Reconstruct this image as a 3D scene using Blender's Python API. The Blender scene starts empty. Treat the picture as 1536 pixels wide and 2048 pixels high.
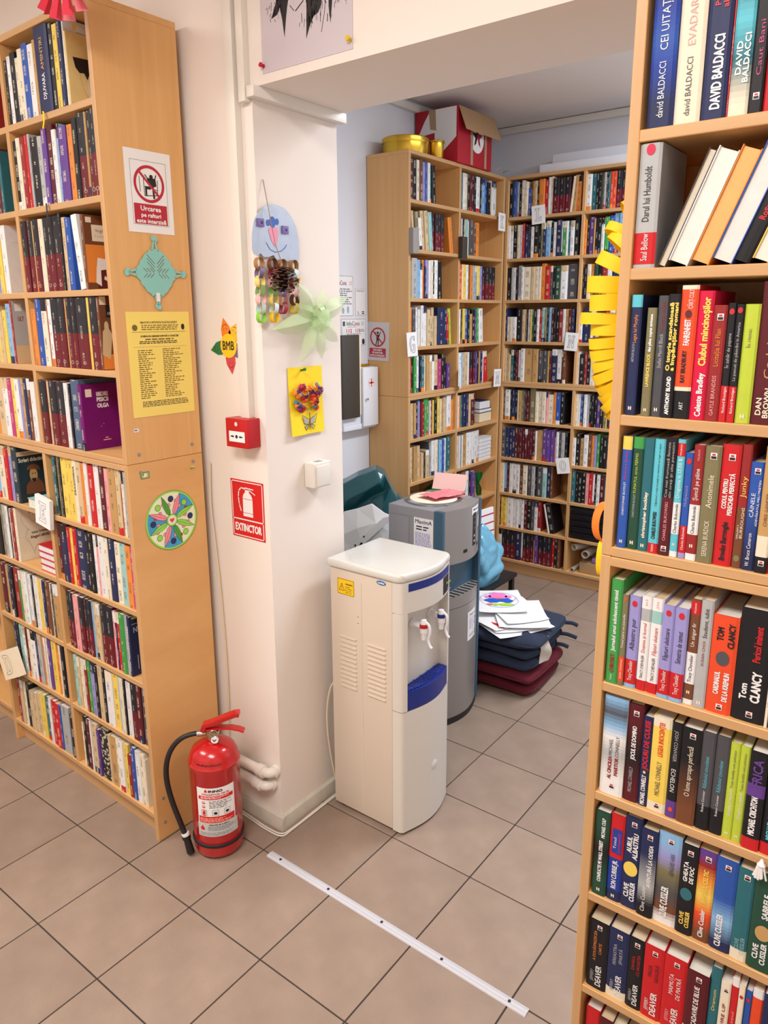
import bpy, bmesh, math, random
from mathutils import Matrix, Vector
PI = math.pi
scene = bpy.context.scene
COL = scene.collection
rnd = random.Random(7)

# ------------------------------------------------------------------ camera
cam_d = bpy.data.cameras.new('camera')
cam = bpy.data.objects.new('camera', cam_d)
COL.objects.link(cam)
scene.camera = cam
YAWC, PITCH, ROLL, FPX, CY = -0.6513, 0.2294, -0.0056, 1472.22, 972.65
fwd = Vector((math.cos(PITCH)*math.sin(YAWC), math.cos(PITCH)*math.cos(YAWC), -math.sin(PITCH)))
rgt = Vector((math.cos(YAWC), -math.sin(YAWC), 0))
upv = rgt.cross(fwd)
r2 = math.cos(ROLL)*rgt + math.sin(ROLL)*upv
u2 = -math.sin(ROLL)*rgt + math.cos(ROLL)*upv
cm = Matrix((r2, u2, -fwd)).transposed().to_4x4()
cm.translation = Vector((1.574, -1.4055, 1.700))
cam.matrix_world = cm
cam_d.sensor_fit = 'VERTICAL'
cam_d.sensor_height = 36.0
cam_d.lens = FPX/2048*36.0
cam_d.shift_y = (CY-1024)/2048
cam_d.clip_start = 0.02
cam_d.clip_end = 60

# ------------------------------------------------------------------ light, world, exposure
world = bpy.data.worlds.new('world')
scene.world = world
world.use_nodes = True
world.node_tree.nodes['Background'].inputs[0].default_value = (0.9, 0.93, 1.0, 1)
world.node_tree.nodes['Background'].inputs[1].default_value = 0.35
def area(name, loc, sx, sy, power, color, rot=(0, 0, 0), spread=180):
    l = bpy.data.lights.new(name, 'AREA')
    l.shape = 'RECTANGLE'; l.size = sx; l.size_y = sy; l.energy = power; l.color = color
    l.spread = math.radians(spread)
    o = bpy.data.objects.new(name, l)
    COL.objects.link(o)
    o.location = loc; o.rotation_euler = rot
    return o
# ceiling luminaires of the reading room (warm white) and of the book room (daylight white)
area('ceiling_lamp_reading_room', (0.95, -1.65, 2.92), 1.2, 0.7, 58, (1.0, 0.945, 0.885))
area('ceiling_lamp_reading_room_second', (-1.4, -1.7, 2.92), 1.2, 0.6, 48, (1.0, 0.945, 0.885))
area('ceiling_lamp_book_room', (0.95, 1.90, 2.80), 0.3, 1.6, 55, (0.93, 0.965, 1.0))
vs = scene.view_settings
vs.view_transform = 'Standard'
vs.look = 'None'
vs.exposure = 0.14
vs.gamma = 1.0
vs.use_curve_mapping = False

# ------------------------------------------------------------------ materials
def lin(c):
    c = c/255.0
    return c/12.92 if c <= 0.04045 else ((c+0.055)/1.055)**2.4
def rgb(r, g, b):
    return (lin(r), lin(g), lin(b), 1.0)
MATS = {}
def mat(name, c, rough=0.55, metal=0.0, spec=0.5, bump=0.0, bscale=200.0, trans=0.0, vary=0.0, vscale=4.0, coat=0.0, emit=None):
    m = bpy.data.materials.new(name)
    m.use_nodes = True
    nt = m.node_tree
    p = nt.nodes['Principled BSDF']
    p.inputs['Base Color'].default_value = rgb(*c)
    p.inputs['Roughness'].default_value = rough
    p.inputs['Metallic'].default_value = metal
    p.inputs['Specular IOR Level'].default_value = spec
    p.inputs['Coat Weight'].default_value = coat
    if trans: p.inputs['Transmission Weight'].default_value = trans
    if vary or bump:
        tc = nt.nodes.new('ShaderNodeTexCoord')
    if vary:
        n = nt.nodes.new('ShaderNodeTexNoise')
        n.inputs['Scale'].default_value = vscale; n.inputs['Detail'].default_value = 5
        nt.links.new(tc.outputs['Object'], n.inputs['Vector'])
        mx = nt.nodes.new('ShaderNodeMix'); mx.data_type = 'RGBA'
        a = [max(0, x*(1-vary)) for x in rgb(*c)[:3]]; b = [min(1, x*(1+vary)) for x in rgb(*c)[:3]]
        mx.inputs[6].default_value = (*a, 1); mx.inputs[7].default_value = (*b, 1)
        nt.links.new(n.outputs['Fac'], mx.inputs[0])
        nt.links.new(mx.outputs[2], p.inputs['Base Color'])
    if bump:
        n2 = nt.nodes.new('ShaderNodeTexNoise')
        n2.inputs['Scale'].default_value = bscale; n2.inputs['Detail'].default_value = 3
        nt.links.new(tc.outputs['Object'], n2.inputs['Vector'])
        bp = nt.nodes.new('ShaderNodeBump')
        bp.inputs['Strength'].default_value = bump; bp.inputs['Distance'].default_value = 0.002
        nt.links.new(n2.outputs['Fac'], bp.inputs['Height'])
        nt.links.new(bp.outputs['Normal'], p.inputs['Normal'])
    MATS[name] = m
    return m
def wood(name, scale, ca, cb, cc, rough=0.42):
    m = bpy.data.materials.new(name)
    m.use_nodes = True
    nt = m.node_tree; p = nt.nodes['Principled BSDF']
    tc = nt.nodes.new('ShaderNodeTexCoord')
    mp = nt.nodes.new('ShaderNodeMapping')
    mp.inputs['Scale'].default_value = scale[:3]
    if len(scale) > 3: mp.inputs['Rotation'].default_value = (scale[3], 0, 0)
    nt.links.new(tc.outputs['Object'], mp.inputs['Vector'])
    n = nt.nodes.new('ShaderNodeTexNoise'); n.inputs['Scale'].default_value = 1.0
    n.inputs['Detail'].default_value = 6; n.inputs['Roughness'].default_value = 0.6
    n.inputs['Distortion'].default_value = 0.4
    nt.links.new(mp.outputs['Vector'], n.inputs['Vector'])
    n2 = nt.nodes.new('ShaderNodeTexNoise'); n2.inputs['Scale'].default_value = 1.3; n2.inputs['Detail'].default_value = 2
    nt.links.new(tc.outputs['Object'], n2.inputs['Vector'])
    cr = nt.nodes.new('ShaderNodeValToRGB')
    cr.color_ramp.elements[0].position = 0.28; cr.color_ramp.elements[0].color = rgb(*ca)
    cr.color_ramp.elements[1].position = 0.72; cr.color_ramp.elements[1].color = rgb(*cb)
    nt.links.new(n.outputs['Fac'], cr.inputs['Fac'])
    mx = nt.nodes.new('ShaderNodeMix'); mx.data_type = 'RGBA'
    mt = nt.nodes.new('ShaderNodeMath'); mt.operation = 'MULTIPLY'; mt.inputs[1].default_value = 0.35
    nt.links.new(n2.outputs['Fac'], mt.inputs[0]); nt.links.new(mt.outputs[0], mx.inputs[0])
    nt.links.new(cr.outputs['Color'], mx.inputs[6]); mx.inputs[7].default_value = rgb(*cc)
    nt.links.new(mx.outputs[2], p.inputs['Base Color'])
    p.inputs['Roughness'].default_value = rough
    MATS[name] = m
    return m
WA, WB, WC = (216, 164, 102), (230, 182, 120), (224, 172, 112)
wood('beech_vertical', (38, 38, 1.6), WA, WB, WC)
wood('beech_across', (1.6, 38, 38), WA, WB, WC)
wood('beech_slanted', (38, 3.2, 9.0, 0.45), WA, WB, WC)
EA, EB, EC = (190, 148, 102), (204, 163, 116), (198, 156, 110)
wood('beech_edge_vertical', (60, 60, 2), EA, EB, EC)
wood('beech_edge_across', (2, 60, 60), EA, EB, EC)
mat('plaster_warm', (238, 229, 222), 0.85, bump=0.12, bscale=60, vary=0.02, vscale=1.5)
mat('plaster_cool', (226, 228, 236), 0.85, bump=0.12, bscale=60, vary=0.02, vscale=1.5)
mat('ceiling_paint', (232, 226, 222), 0.9, vary=0.02, vscale=1.0)
mat('grout', (62, 54, 50), 0.95, vary=0.25, vscale=30)
mat('pvc_white', (232, 228, 220), 0.4)
mat('pvc_dirty', (205, 200, 188), 0.55, vary=0.18, vscale=25)
mat('strip_white', (198, 199, 208), 0.4)
mat('ink', (28, 28, 32), 0.6)
mat('red_metal', (188, 16, 22), 0.24, spec=0.55, coat=0.3)
mat('red_plastic', (190, 14, 26), 0.35)
mat('sign_red', (214, 22, 26), 0.5)
mat('sign_crimson', (186, 34, 56), 0.5)
mat('rubber_black', (24, 24, 26), 0.5)
mat('chrome', (200, 200, 200), 0.22, metal=1.0)
mat('brass', (190, 175, 140), 0.3, metal=1.0)
mat('paper_white', (238, 238, 240), 0.8)
mat('paper_cream', (240, 226, 200), 0.8)
mat('dispenser_white', (218, 214, 206), 0.32, spec=0.5)
mat('dispenser_beige', (218, 204, 188), 0.42)
mat('dispenser_blue', (16, 40, 130), 0.4)
mat('cap_white', (216, 216, 211), 0.2, coat=0.2)
mat('tap_white', (235, 235, 238), 0.3)
mat('tap_red', (190, 24, 40), 0.35)
mat('grey_body', (146, 146, 152), 0.38, metal=0.15)
mat('grey_front', (148, 144, 142), 0.36, metal=0.25)
mat('steel_blue', (58, 92, 116), 0.35)
mat('steel_blue_dark', (24, 38, 56), 0.4)
mat('dark_slot', (20, 20, 22), 0.7)
mat('navy_cloth', (40, 50, 72), 0.95, bump=0.5, bscale=900, vary=0.12, vscale=14)
mat('maroon_cloth', (92, 14, 30), 0.95, bump=0.5, bscale=900, vary=0.12, vscale=14)
mat('teal_vinyl', (22, 84, 92), 0.22, spec=0.6, vary=0.15, vscale=6)
mat('green_plastic', (22, 110, 56), 0.3)
mat('blue_plastic', (110, 175, 205), 0.2, spec=0.6)
mat('yellow_paper', (246, 204, 14), 0.6)
mat('orange_paper', (240, 130, 40), 0.6)
mat('pink_paper', (246, 140, 150), 0.7)
mat('rose_paper', (226, 58, 84), 0.7)
mat('mint_paper', (140, 204, 198), 0.8)
mat('list_yellow', (246, 222, 118), 0.8)
mat('silver_foil', (186, 196, 210), 0.32, metal=0.55, bump=1.0, bscale=26, vary=0.1, vscale=10)
mat('gold_tin', (212, 172, 60), 0.25, metal=0.9)
mat('cardboard', (176, 142, 104), 0.85, vary=0.08, vscale=8)
mat('cardboard_red', (176, 18, 40), 0.6)
mat('packing_tape', (176, 146, 116), 0.3)
mat('cabinet_white', (232, 236, 244), 0.25)
mat('brown_vinyl', (64, 58, 52), 0.45)
mat('pages', (226, 212, 186), 0.9)
mat('twine', (150, 120, 84), 0.9)
mat('cone_brown', (76, 44, 30), 0.8, vary=0.3, vscale=60)
mat('foam_white', (222, 224, 232), 0.7)
mat('tube_card', (176, 166, 154), 0.8)
mat('lilac_plastic', (150, 120, 190), 0.4)
mat('black_plastic', (20, 21, 28), 0.3)
mat('cable_cream', (222, 208, 180), 0.5)
m = mat('green_film', (206, 236, 176), 0.3)
m.node_tree.nodes['Principled BSDF'].inputs['Alpha'].default_value = 0.46
def paint(r, g, b, rough=0.6):
    k = 'paint_%d_%d_%d' % (r, g, b)
    if k not in MATS: mat(k, (r, g, b), rough)
    return k

# tile material: fine speckle, slight tone shift from tile to tile
m = mat('tile_warm', (176, 152, 134), 0.42)
nt = m.node_tree; p = nt.nodes['Principled BSDF']
tc = nt.nodes.new('ShaderNodeTexCoord'); oi = nt.nodes.new('ShaderNodeObjectInfo')
n = nt.nodes.new('ShaderNodeTexNoise'); n.inputs['Scale'].default_value = 420; n.inputs['Detail'].default_value = 2
nt.links.new(tc.outputs['Object'], n.inputs['Vector'])
n3 = nt.nodes.new('ShaderNodeTexNoise'); n3.inputs['Scale'].default_value = 9; n3.inputs['Detail'].default_value = 5
nt.links.new(tc.outputs['Object'], n3.inputs['Vector'])
cr = nt.nodes.new('ShaderNodeValToRGB')
cr.color_ramp.elements[0].position = 0.3; cr.color_ramp.elements[0].color = rgb(140, 121, 108)
cr.color_ramp.elements[1].position = 0.7; cr.color_ramp.elements[1].color = rgb(163, 143, 128)
ad = nt.nodes.new('ShaderNodeMath'); ad.operation = 'MULTIPLY_ADD'; ad.inputs[1].default_value = 0.45; 
nt.links.new(n.outputs['Fac'], ad.inputs[0])
m3 = nt.nodes.new('ShaderNodeMath'); m3.operation = 'MULTIPLY'; m3.inputs[1].default_value = 0.55
nt.links.new(n3.outputs['Fac'], m3.inputs[0]); nt.links.new(m3.outputs[0], ad.inputs[2])
nt.links.new(ad.outputs[0], cr.inputs['Fac'])
hs = nt.nodes.new('ShaderNodeHueSaturation')
mr = nt.nodes.new('ShaderNodeMapRange'); mr.inputs['To Min'].default_value = 0.93; mr.inputs['To Max'].default_value = 1.05
nt.links.new(oi.outputs['Random'], mr.inputs['Value']); nt.links.new(mr.outputs['Result'], hs.inputs['Value'])
nt.links.new(cr.outputs['Color'], hs.inputs['Color']); nt.links.new(hs.outputs['Color'], p.inputs['Base Color'])
bp = nt.nodes.new('ShaderNodeBump'); bp.inputs['Strength'].default_value = 0.12; bp.inputs['Distance'].default_value = 0.001
nt.links.new(n.outputs['Fac'], bp.inputs['Height']); nt.links.new(bp.outputs['Normal'], p.inputs['Normal'])

# book cloth: colour from the mesh, small print on the spine (uv: across, metres up)
def book_material():
    m = bpy.data.materials.new('book_cover')
    m.use_nodes = True
    nt = m.node_tree; p = nt.nodes['Principled BSDF']
    N = nt.nodes.new; L = nt.links.new
    ca = N('ShaderNodeAttribute'); ca.attribute_name = 'Col'
    pa = N('ShaderNodeAttribute'); pa.attribute_name = 'par'
    sp = N('ShaderNodeSeparateXYZ'); L(pa.outputs['Vector'], sp.inputs[0])
    uv = N('ShaderNodeUVMap'); uv.uv_map = 'UVMap'
    su = N('ShaderNodeSeparateXYZ'); L(uv.outputs['UV'], su.inputs[0])
    def math_(op, a, b=None, c=None):
        n = N('ShaderNodeMath'); n.operation = op
        for i, x in enumerate((a, b, c)):
            if x is None: continue
            if isinstance(x, (int, float)): n.inputs[i].default_value = x
            else: L(x, n.inputs[i])
        return n.outputs[0]
    u, t = su.outputs[0], su.outputs[1]
    r, flag, w = sp.outputs[0], sp.outputs[1], sp.outputs[2]
    off = math_('MULTIPLY', r, 37.0)
    # words: slow 1D noise, letters: fast 2D noise
    n1 = N('ShaderNodeTexNoise'); n1.noise_dimensions = '1D'; n1.inputs['Scale'].default_value = 26; n1.inputs['Detail'].default_value = 0
    L(math_('ADD', t, off), n1.inputs['W'])
    words = math_('GREATER_THAN', n1.outputs['Fac'], 0.52)
    cx = N('ShaderNodeCombineXYZ'); L(math_('MULTIPLY', u, 5.0), cx.inputs[0]); L(math_('MULTIPLY', math_('ADD', t, off), 620.0), cx.inputs[1])
    n2 = N('ShaderNodeTexNoise'); n2.noise_dimensions = '2D'; n2.inputs['Scale'].default_value = 1.0; n2.inputs['Detail'].default_value = 0
    L(cx.outputs[0], n2.inputs['Vector'])
    glyph = math_('GREATER_THAN', n2.outputs['Fac'], 0.5)
    half = math_('MULTIPLY_ADD', r, 0.10, 0.06)
    line = math_('LESS_THAN', math_('ABSOLUTE', math_('SUBTRACT', u, 0.5)), half)
    on = math_('COMPARE', flag, 1.0, 0.2)
    text = math_('MULTIPLY', math_('MULTIPLY', words, glyph), math_('MULTIPLY', line, on))
    # series books: thin line of print and a ring near the foot
    on2 = math_('COMPARE', flag, 2.0, 0.2)
    thin = math_('LESS_THAN', math_('ABSOLUTE', math_('SUBTRACT', u, 0.45)), 0.06)
    words2 = math_('GREATER_THAN', n1.outputs['Fac'], 0.5)
    t2 = math_('MULTIPLY', math_('MULTIPLY', thin, words2), glyph)
    du = math_('MULTIPLY', math_('SUBTRACT', u, 0.5), w)
    dv = math_('SUBTRACT', t, 0.018)
    dd = math_('SQRT', math_('ADD', math_('MULTIPLY', du, du), math_('MULTIPLY', dv, dv)))
    ring = math_('COMPARE', dd, 0.0045, 0.0008)
    t2 = math_('MAXIMUM', t2, ring)
    text = math_('MAXIMUM', text, math_('MULTIPLY', math_('MULTIPLY', t2, on2), 0.75))
    # floral print
    on3 = math_('COMPARE', flag, 3.0, 0.2)
    vo = N('ShaderNodeTexVoronoi'); vo.inputs['Scale'].default_value = 90
    cv = N('ShaderNodeCombineXYZ'); L(du, cv.inputs[0]); L(t, cv.inputs[1]); L(cv.outputs[0], vo.inputs['Vector'])
    text = math_('MAXIMUM', text, math_('MULTIPLY', math_('LESS_THAN', vo.outputs['Distance'], 0.42), on3))
    lum = N('ShaderNodeRGBToBW'); L(ca.outputs['Color'], lum.inputs[0])
    dark = math_('GREATER_THAN', lum.outputs[0], 0.28)
    tcx = N('ShaderNodeMix'); tcx.data_type = 'RGBA'
    tcx.inputs[6].default_value = (0.72, 0.66, 0.52, 1); tcx.inputs[7].default_value = (0.06, 0.05, 0.06, 1)
    L(dark, tcx.inputs[0])
    mx = N('ShaderNodeMix'); mx.data_type = 'RGBA'
    L(math_('MULTIPLY', text, 0.7), mx.inputs[0]); L(ca.outputs['Color'], mx.inputs[6]); L(tcx.outputs[2], mx.inputs[7])
    # scuffs
    tc = N('ShaderNodeTexCoord'); ns = N('ShaderNodeTexNoise'); ns.inputs['Scale'].default_value = 35; ns.inputs['Detail'].default_value = 4
    L(tc.outputs['Object'], ns.inputs['Vector'])
    mv = N('ShaderNodeMapRange'); mv.inputs['To Min'].default_value = 0.88; mv.inputs['To Max'].default_value = 1.1
    L(ns.outputs['Fac'], mv.inputs['Value'])
    hv = N('ShaderNodeHueSaturation'); L(mv.outputs['Result'], hv.inputs['Value']); L(mx.outputs[2], hv.inputs['Color'])
    L(hv.outputs['Color'], p.inputs['Base Color'])
    p.inputs['Roughness'].default_value = 0.5
    p.inputs['Specular IOR Level'].default_value = 0.3
    MATS['book_cover'] = m
book_material()

# ------------------------------------------------------------------ geometry helpers
class MB:
    """collects faces; build() links them as one mesh object"""
    def __init__(s, m=None): s.v = []; s.f = []; s.m = []; s.T = None; s.cur = m
    def pt(s, p):
        p = Vector(p)
        if s.T is not None: p = s.T @ p
        s.v.append(p); return len(s.v)-1
    def face(s, pts, m=None):
        s.f.append([s.pt(p) for p in pts]); s.m.append(m or s.cur)
    def idx(s, ids, m=None): s.f.append(list(ids)); s.m.append(m or s.cur)
    def box(s, x0, x1, y0, y1, z0, z1, m=None):
        a = [s.pt(p) for p in ((x0,y0,z0),(x1,y0,z0),(x1,y1,z0),(x0,y1,z0),(x0,y0,z1),(x1,y0,z1),(x1,y1,z1),(x0,y1,z1))]
        for q in ((0,3,2,1),(4,5,6,7),(0,1,5,4),(1,2,6,5),(2,3,7,6),(3,0,4,7)): s.idx([a[i] for i in q], m)
    def prism(s, poly, fn, m=None, cap=True):
        """poly: list of 2d points, fn(p, k) -> 3d for k in 0,1"""
        n = len(poly)
        a = [s.pt(fn(p, 0)) for p in poly]; b = [s.pt(fn(p, 1)) for p in poly]
        for i in range(n):
            j = (i+1) % n; s.idx([a[i], a[j], b[j], b[i]], m)
        if cap: s.idx(a[::-1], m); s.idx(b, m)
    def zprism(s, poly, z0, z1, m=None): s.prism(poly, lambda p, k: (p[0], p[1], z1 if k else z0), m)
    def yprism(s, poly, y0, y1, m=None): s.prism(poly, lambda p, k: (p[0], y1 if k else y0, p[1]), m)
    def xprism(s, poly, x0, x1, m=None): s.prism(poly, lambda p, k: (x1 if k else x0, p[0], p[1]), m)
    def cyl(s, p0, p1, r0, r1=None, n=16, m=None, cap=True):
        r1 = r0 if r1 is None else r1
        p0 = Vector(p0); p1 = Vector(p1); d = (p1-p0).normalized()
        e = d.orthogonal().normalized(); g = d.cross(e)
        a = []; b = []
        for i in range(n):
            t = 2*PI*i/n; w = math.cos(t)*e + math.sin(t)*g
            a.append(s.pt(p0+w*r0)); b.append(s.pt(p1+w*r1))
        for i in range(n):
            j = (i+1) % n; s.idx([a[i], a[j], b[j], b[i]], m)
        if cap: s.idx(a[::-1], m); s.idx(b, m)
    def tube(s, path, r, n=10, m=None, cap=True):
        path = [Vector(p) for p in path]; rings = []
        rr = r if isinstance(r, (list, tuple)) else [r]*len(path)
        e = None
        for i, p in enumerate(path):
            d = (path[min(i+1, len(path)-1)]-path[max(i-1, 0)]).normalized()
            if e is None: e = d.orthogonal().normalized()
            e = (e-d*e.dot(d)).normalized(); g = d.cross(e)
            rings.append([s.pt(p+(math.cos(2*PI*k/n)*e+math.sin(2*PI*k/n)*g)*rr[i]) for k in range(n)])
        for a, b in zip(rings, rings[1:]):
            for k in range(n):
                j = (k+1) % n; s.idx([a[k], a[j], b[j], b[k]], m)
        if cap: s.idx(rings[0][::-1], m); s.idx(rings[-1], m)
    def lathe(s, prof, n=32, c=(0, 0, 0), m=None, sx=1, sy=1):
        rings = []
        for r, z in prof:
            rings.append([s.pt((c[0]+sx*r*math.cos(2*PI*k/n), c[1]+sy*r*math.sin(2*PI*k/n), c[2]+z)) for k in range(n)])
        for a, b in zip(rings, rings[1:]):
            for k in range(n):
                j = (k+1) % n; s.idx([a[k], a[j], b[j], b[k]], m)
        if prof[0][0] > 1e-6: s.idx(rings[0][::-1], m)
        if prof[-1][0] > 1e-6: s.idx(rings[-1], m)
    def grid(s, nu, nv, fn, m=None, loop_u=False):
        a = [[s.pt(fn(i/(nu), j/(nv))) for j in range(nv+1)] for i in range(nu if loop_u else nu+1)]
        for i in range(nu):
            for j in range(nv):
                i2 = (i+1) % nu if loop_u else i+1
                s.idx([a[i][j], a[i2][j], a[i2][j+1], a[i][j+1]], m)
    # flat print in the local xz plane (seen from -y)
    def poly(s, pts, y, m=None): s.face([(x, y, z) for x, z in pts], m)
    def rect(s, x0, x1, z0, z1, y, m=None): s.poly([(x0,z0),(x1,z0),(x1,z1),(x0,z1)], y, m)
    def disc(s, cx, cz, r, y, m=None, n=24, rz=None):
        rz = rz or r
        s.poly([(cx+r*math.cos(2*PI*k/n), cz+rz*math.sin(2*PI*k/n)) for k in range(n)], y, m)
    def ring(s, cx, cz, r0, r1, y, m=None, n=32):
        for k in range(n):
            a, b = 2*PI*k/n, 2*PI*(k+1)/n
            s.poly([(cx+r0*math.cos(a),cz+r0*math.sin(a)),(cx+r1*math.cos(a),cz+r1*math.sin(a)),(cx+r1*math.cos(b),cz+r1*math.sin(b)),(cx+r0*math.cos(b),cz+r0*math.sin(b))], y, m)
    def stroke(s, pts, w, y, m=None, closed=False):
        pts = [Vector((p[0], p[1])) for p in pts]
        if closed: pts = pts+[pts[0]]
        for a, b in zip(pts, pts[1:]):
            d = b-a
            if d.length < 1e-7: continue
            d.normalize(); n = Vector((-d.y, d.x))*w/2; e = d*w*0.3
            s.poly([tuple(a-n-e), tuple(b-n+e), tuple(b+n+e), tuple(a+n-e)], y, m)
    def build(s, name, parent=None, bevel=0, segs=2, smooth=False, ang=35, m=None, fix=False):
        me = bpy.data.meshes.new(name)
        names = []
        for k in s.m:
            k = k or m
            if k not in names: names.append(k)
        me.from_pydata([tuple(v) for v in s.v], [], s.f)
        for k in names: me.materials.append(MATS[k])
        me.polygons.foreach_set('material_index', [names.index(k or m) for k in s.m])
        if bevel or fix:
            bm = bmesh.new(); bm.from_mesh(me)
            bmesh.ops.remove_doubles(bm, verts=bm.verts, dist=1e-6)
            bmesh.ops.recalc_face_normals(bm, faces=bm.faces)
            if bevel:
                ed = [e for e in bm.edges if len(e.link_faces) == 2 and e.calc_face_angle(0) > 0.5]
                bmesh.ops.bevel(bm, geom=ed, offset=bevel, segments=segs, affect='EDGES', profile=0.6, clamp_overlap=True)
            bm.to_mesh(me); bm.free()
        if smooth or bevel:
            me.polygons.foreach_set('use_smooth', [True]*len(me.polygons))
            me.set_sharp_from_angle(angle=math.radians(ang))
        me.update()
        o = bpy.data.objects.new(name, me); COL.objects.link(o)
        if parent is not None: o.parent = parent
        return o
def tag(o, label, cat, group=None):
    o['label'] = label; o['category'] = cat
    if group: o['group'] = group
    return o
def thing(name, label, cat, loc=(0, 0, 0), rotz=0.0, group=None):
    o = bpy.data.objects.new(name, None); COL.objects.link(o)
    o.empty_display_size = 0.05
    o.location = loc; o.rotation_euler = (0, 0, rotz)
    return tag(o, label, cat, group)
def place(o, loc, rotz=0.0):
    o.location = loc; o.rotation_euler = (0, 0, rotz); return o
def struct(o): o['kind'] = 'structure'; return o
E90 = PI/2

# text as flat mesh
_tc = {}
def glyphs(sx):
    if sx not in _tc:
        cu = bpy.data.curves.new('t', 'FONT'); cu.body = sx; cu.size = 1; cu.resolution_u = 2
        o = bpy.data.objects.new('t', cu)
        me = bpy.data.meshes.new_from_object(o)
        vs_ = [(v.co.x, v.co.y) for v in me.vertices]; fs = [tuple(q.vertices) for q in me.polygons]
        bpy.data.objects.remove(o); bpy.data.curves.remove(cu); bpy.data.meshes.remove(me)
        _tc[sx] = (vs_, fs)
    return _tc[sx]
def put_text(mb, sx, org, ex, ey, length, height, m, bold=0.0, slant=0.0):
    """text runs from org along ex over `length`, cap height `height` along ey"""
    vs_, fs = glyphs(sx)
    if not vs_: return
    x0 = min(v[0] for v in vs_); x1 = max(v[0] for v in vs_)
    kx = length/max(1e-6, x1-x0); ky = height/0.69
    org = Vector(org); ex = Vector(ex); ey = Vector(ey)
    nz = ex.cross(ey)
    reps = ((0, 0),) if not bold else ((0, 0), (bold, 0), (-bold, 0), (0, bold), (0, -bold))
    for q, (bx, by) in enumerate(reps):
        ids = [mb.pt(org+ex*((v[0]-x0)*kx+bx+slant*v[1]*ky)+ey*(v[1]*ky+by)+nz*(q*2e-5)) for v in vs_]
        for f in fs: mb.idx([ids[i] for i in f], m)
def flat_text(mb, sx, x, z, length, height, y, m, bold=0.0, slant=0.0, center=False):
    put_text(mb, sx, (x-(length/2 if center else 0), y, z), (1, 0, 0), (0, 0, 1), length, height, m, bold, slant)
def lines_of_print(mb, x0, x1, z0, z1, n, y, m, seed=1, fill=0.55, ragged=0.35):
    """rows of tiny illegible print"""
    q = random.Random(seed); st = (z1-z0)/n
    for i in range(n):
        z = z1-(i+1)*st+st*(1-fill)/2; x = x0; end = x1-(x1-x0)*ragged*q.random()
        while x < end:
            w = st*q.uniform(0.8, 3.2)
            mb.rect(x, min(x+w, end), z, z+st*fill, y, m); x += w+st*0.5

# ------------------------------------------------------------------ books
PAL = dict(K=(27,27,32), N=(36,44,84), a=(30,58,150), B=(44,84,168), b=(132,180,222), C=(92,188,206), T=(44,104,116), t=(150,194,190),
 G=(64,152,76), U=(36,74,58), g=(182,200,64), O=(122,116,84), Y=(232,202,92), o=(224,136,58), v=(222,76,42), R=(194,34,40), r=(146,42,44),
 m=(88,26,36), q=(204,22,66), P=(96,62,140), V=(110,14,106), p=(150,146,204), k=(234,160,164), M=(184,60,120), W=(228,228,229), w=(228,218,196),
 e=(206,182,144), n=(114,70,46), d=(190,150,96), S=(172,174,176), s=(76,76,82), X=(104,24,36), Z=(40,40,42), y=(236,214,150), D=(34,52,62), h=(72,92,124))
CNAME = dict(K='black', N='navy', a='bright blue', B='blue', b='light blue', C='cyan', T='dark teal', t='pale teal', G='green', U='dark green', g='lime green',
 O='olive', Y='yellow', o='orange', v='orange-red', R='red', r='brick red', m='maroon', q='crimson', P='purple', V='violet', p='lavender', k='pink', M='magenta',
 W='white', w='cream', e='beige', n='brown', d='tan', S='light grey', s='dark grey', X='black-and-red', Z='floral black-and-white', y='pale yellow', D='dark slate', h='steel blue')
LIGHTC = dict(W='paper_white', w='paper_cream', K='ink')
for k_, c_ in PAL.items(): mat('print_'+k_, c_, 0.5)
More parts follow.
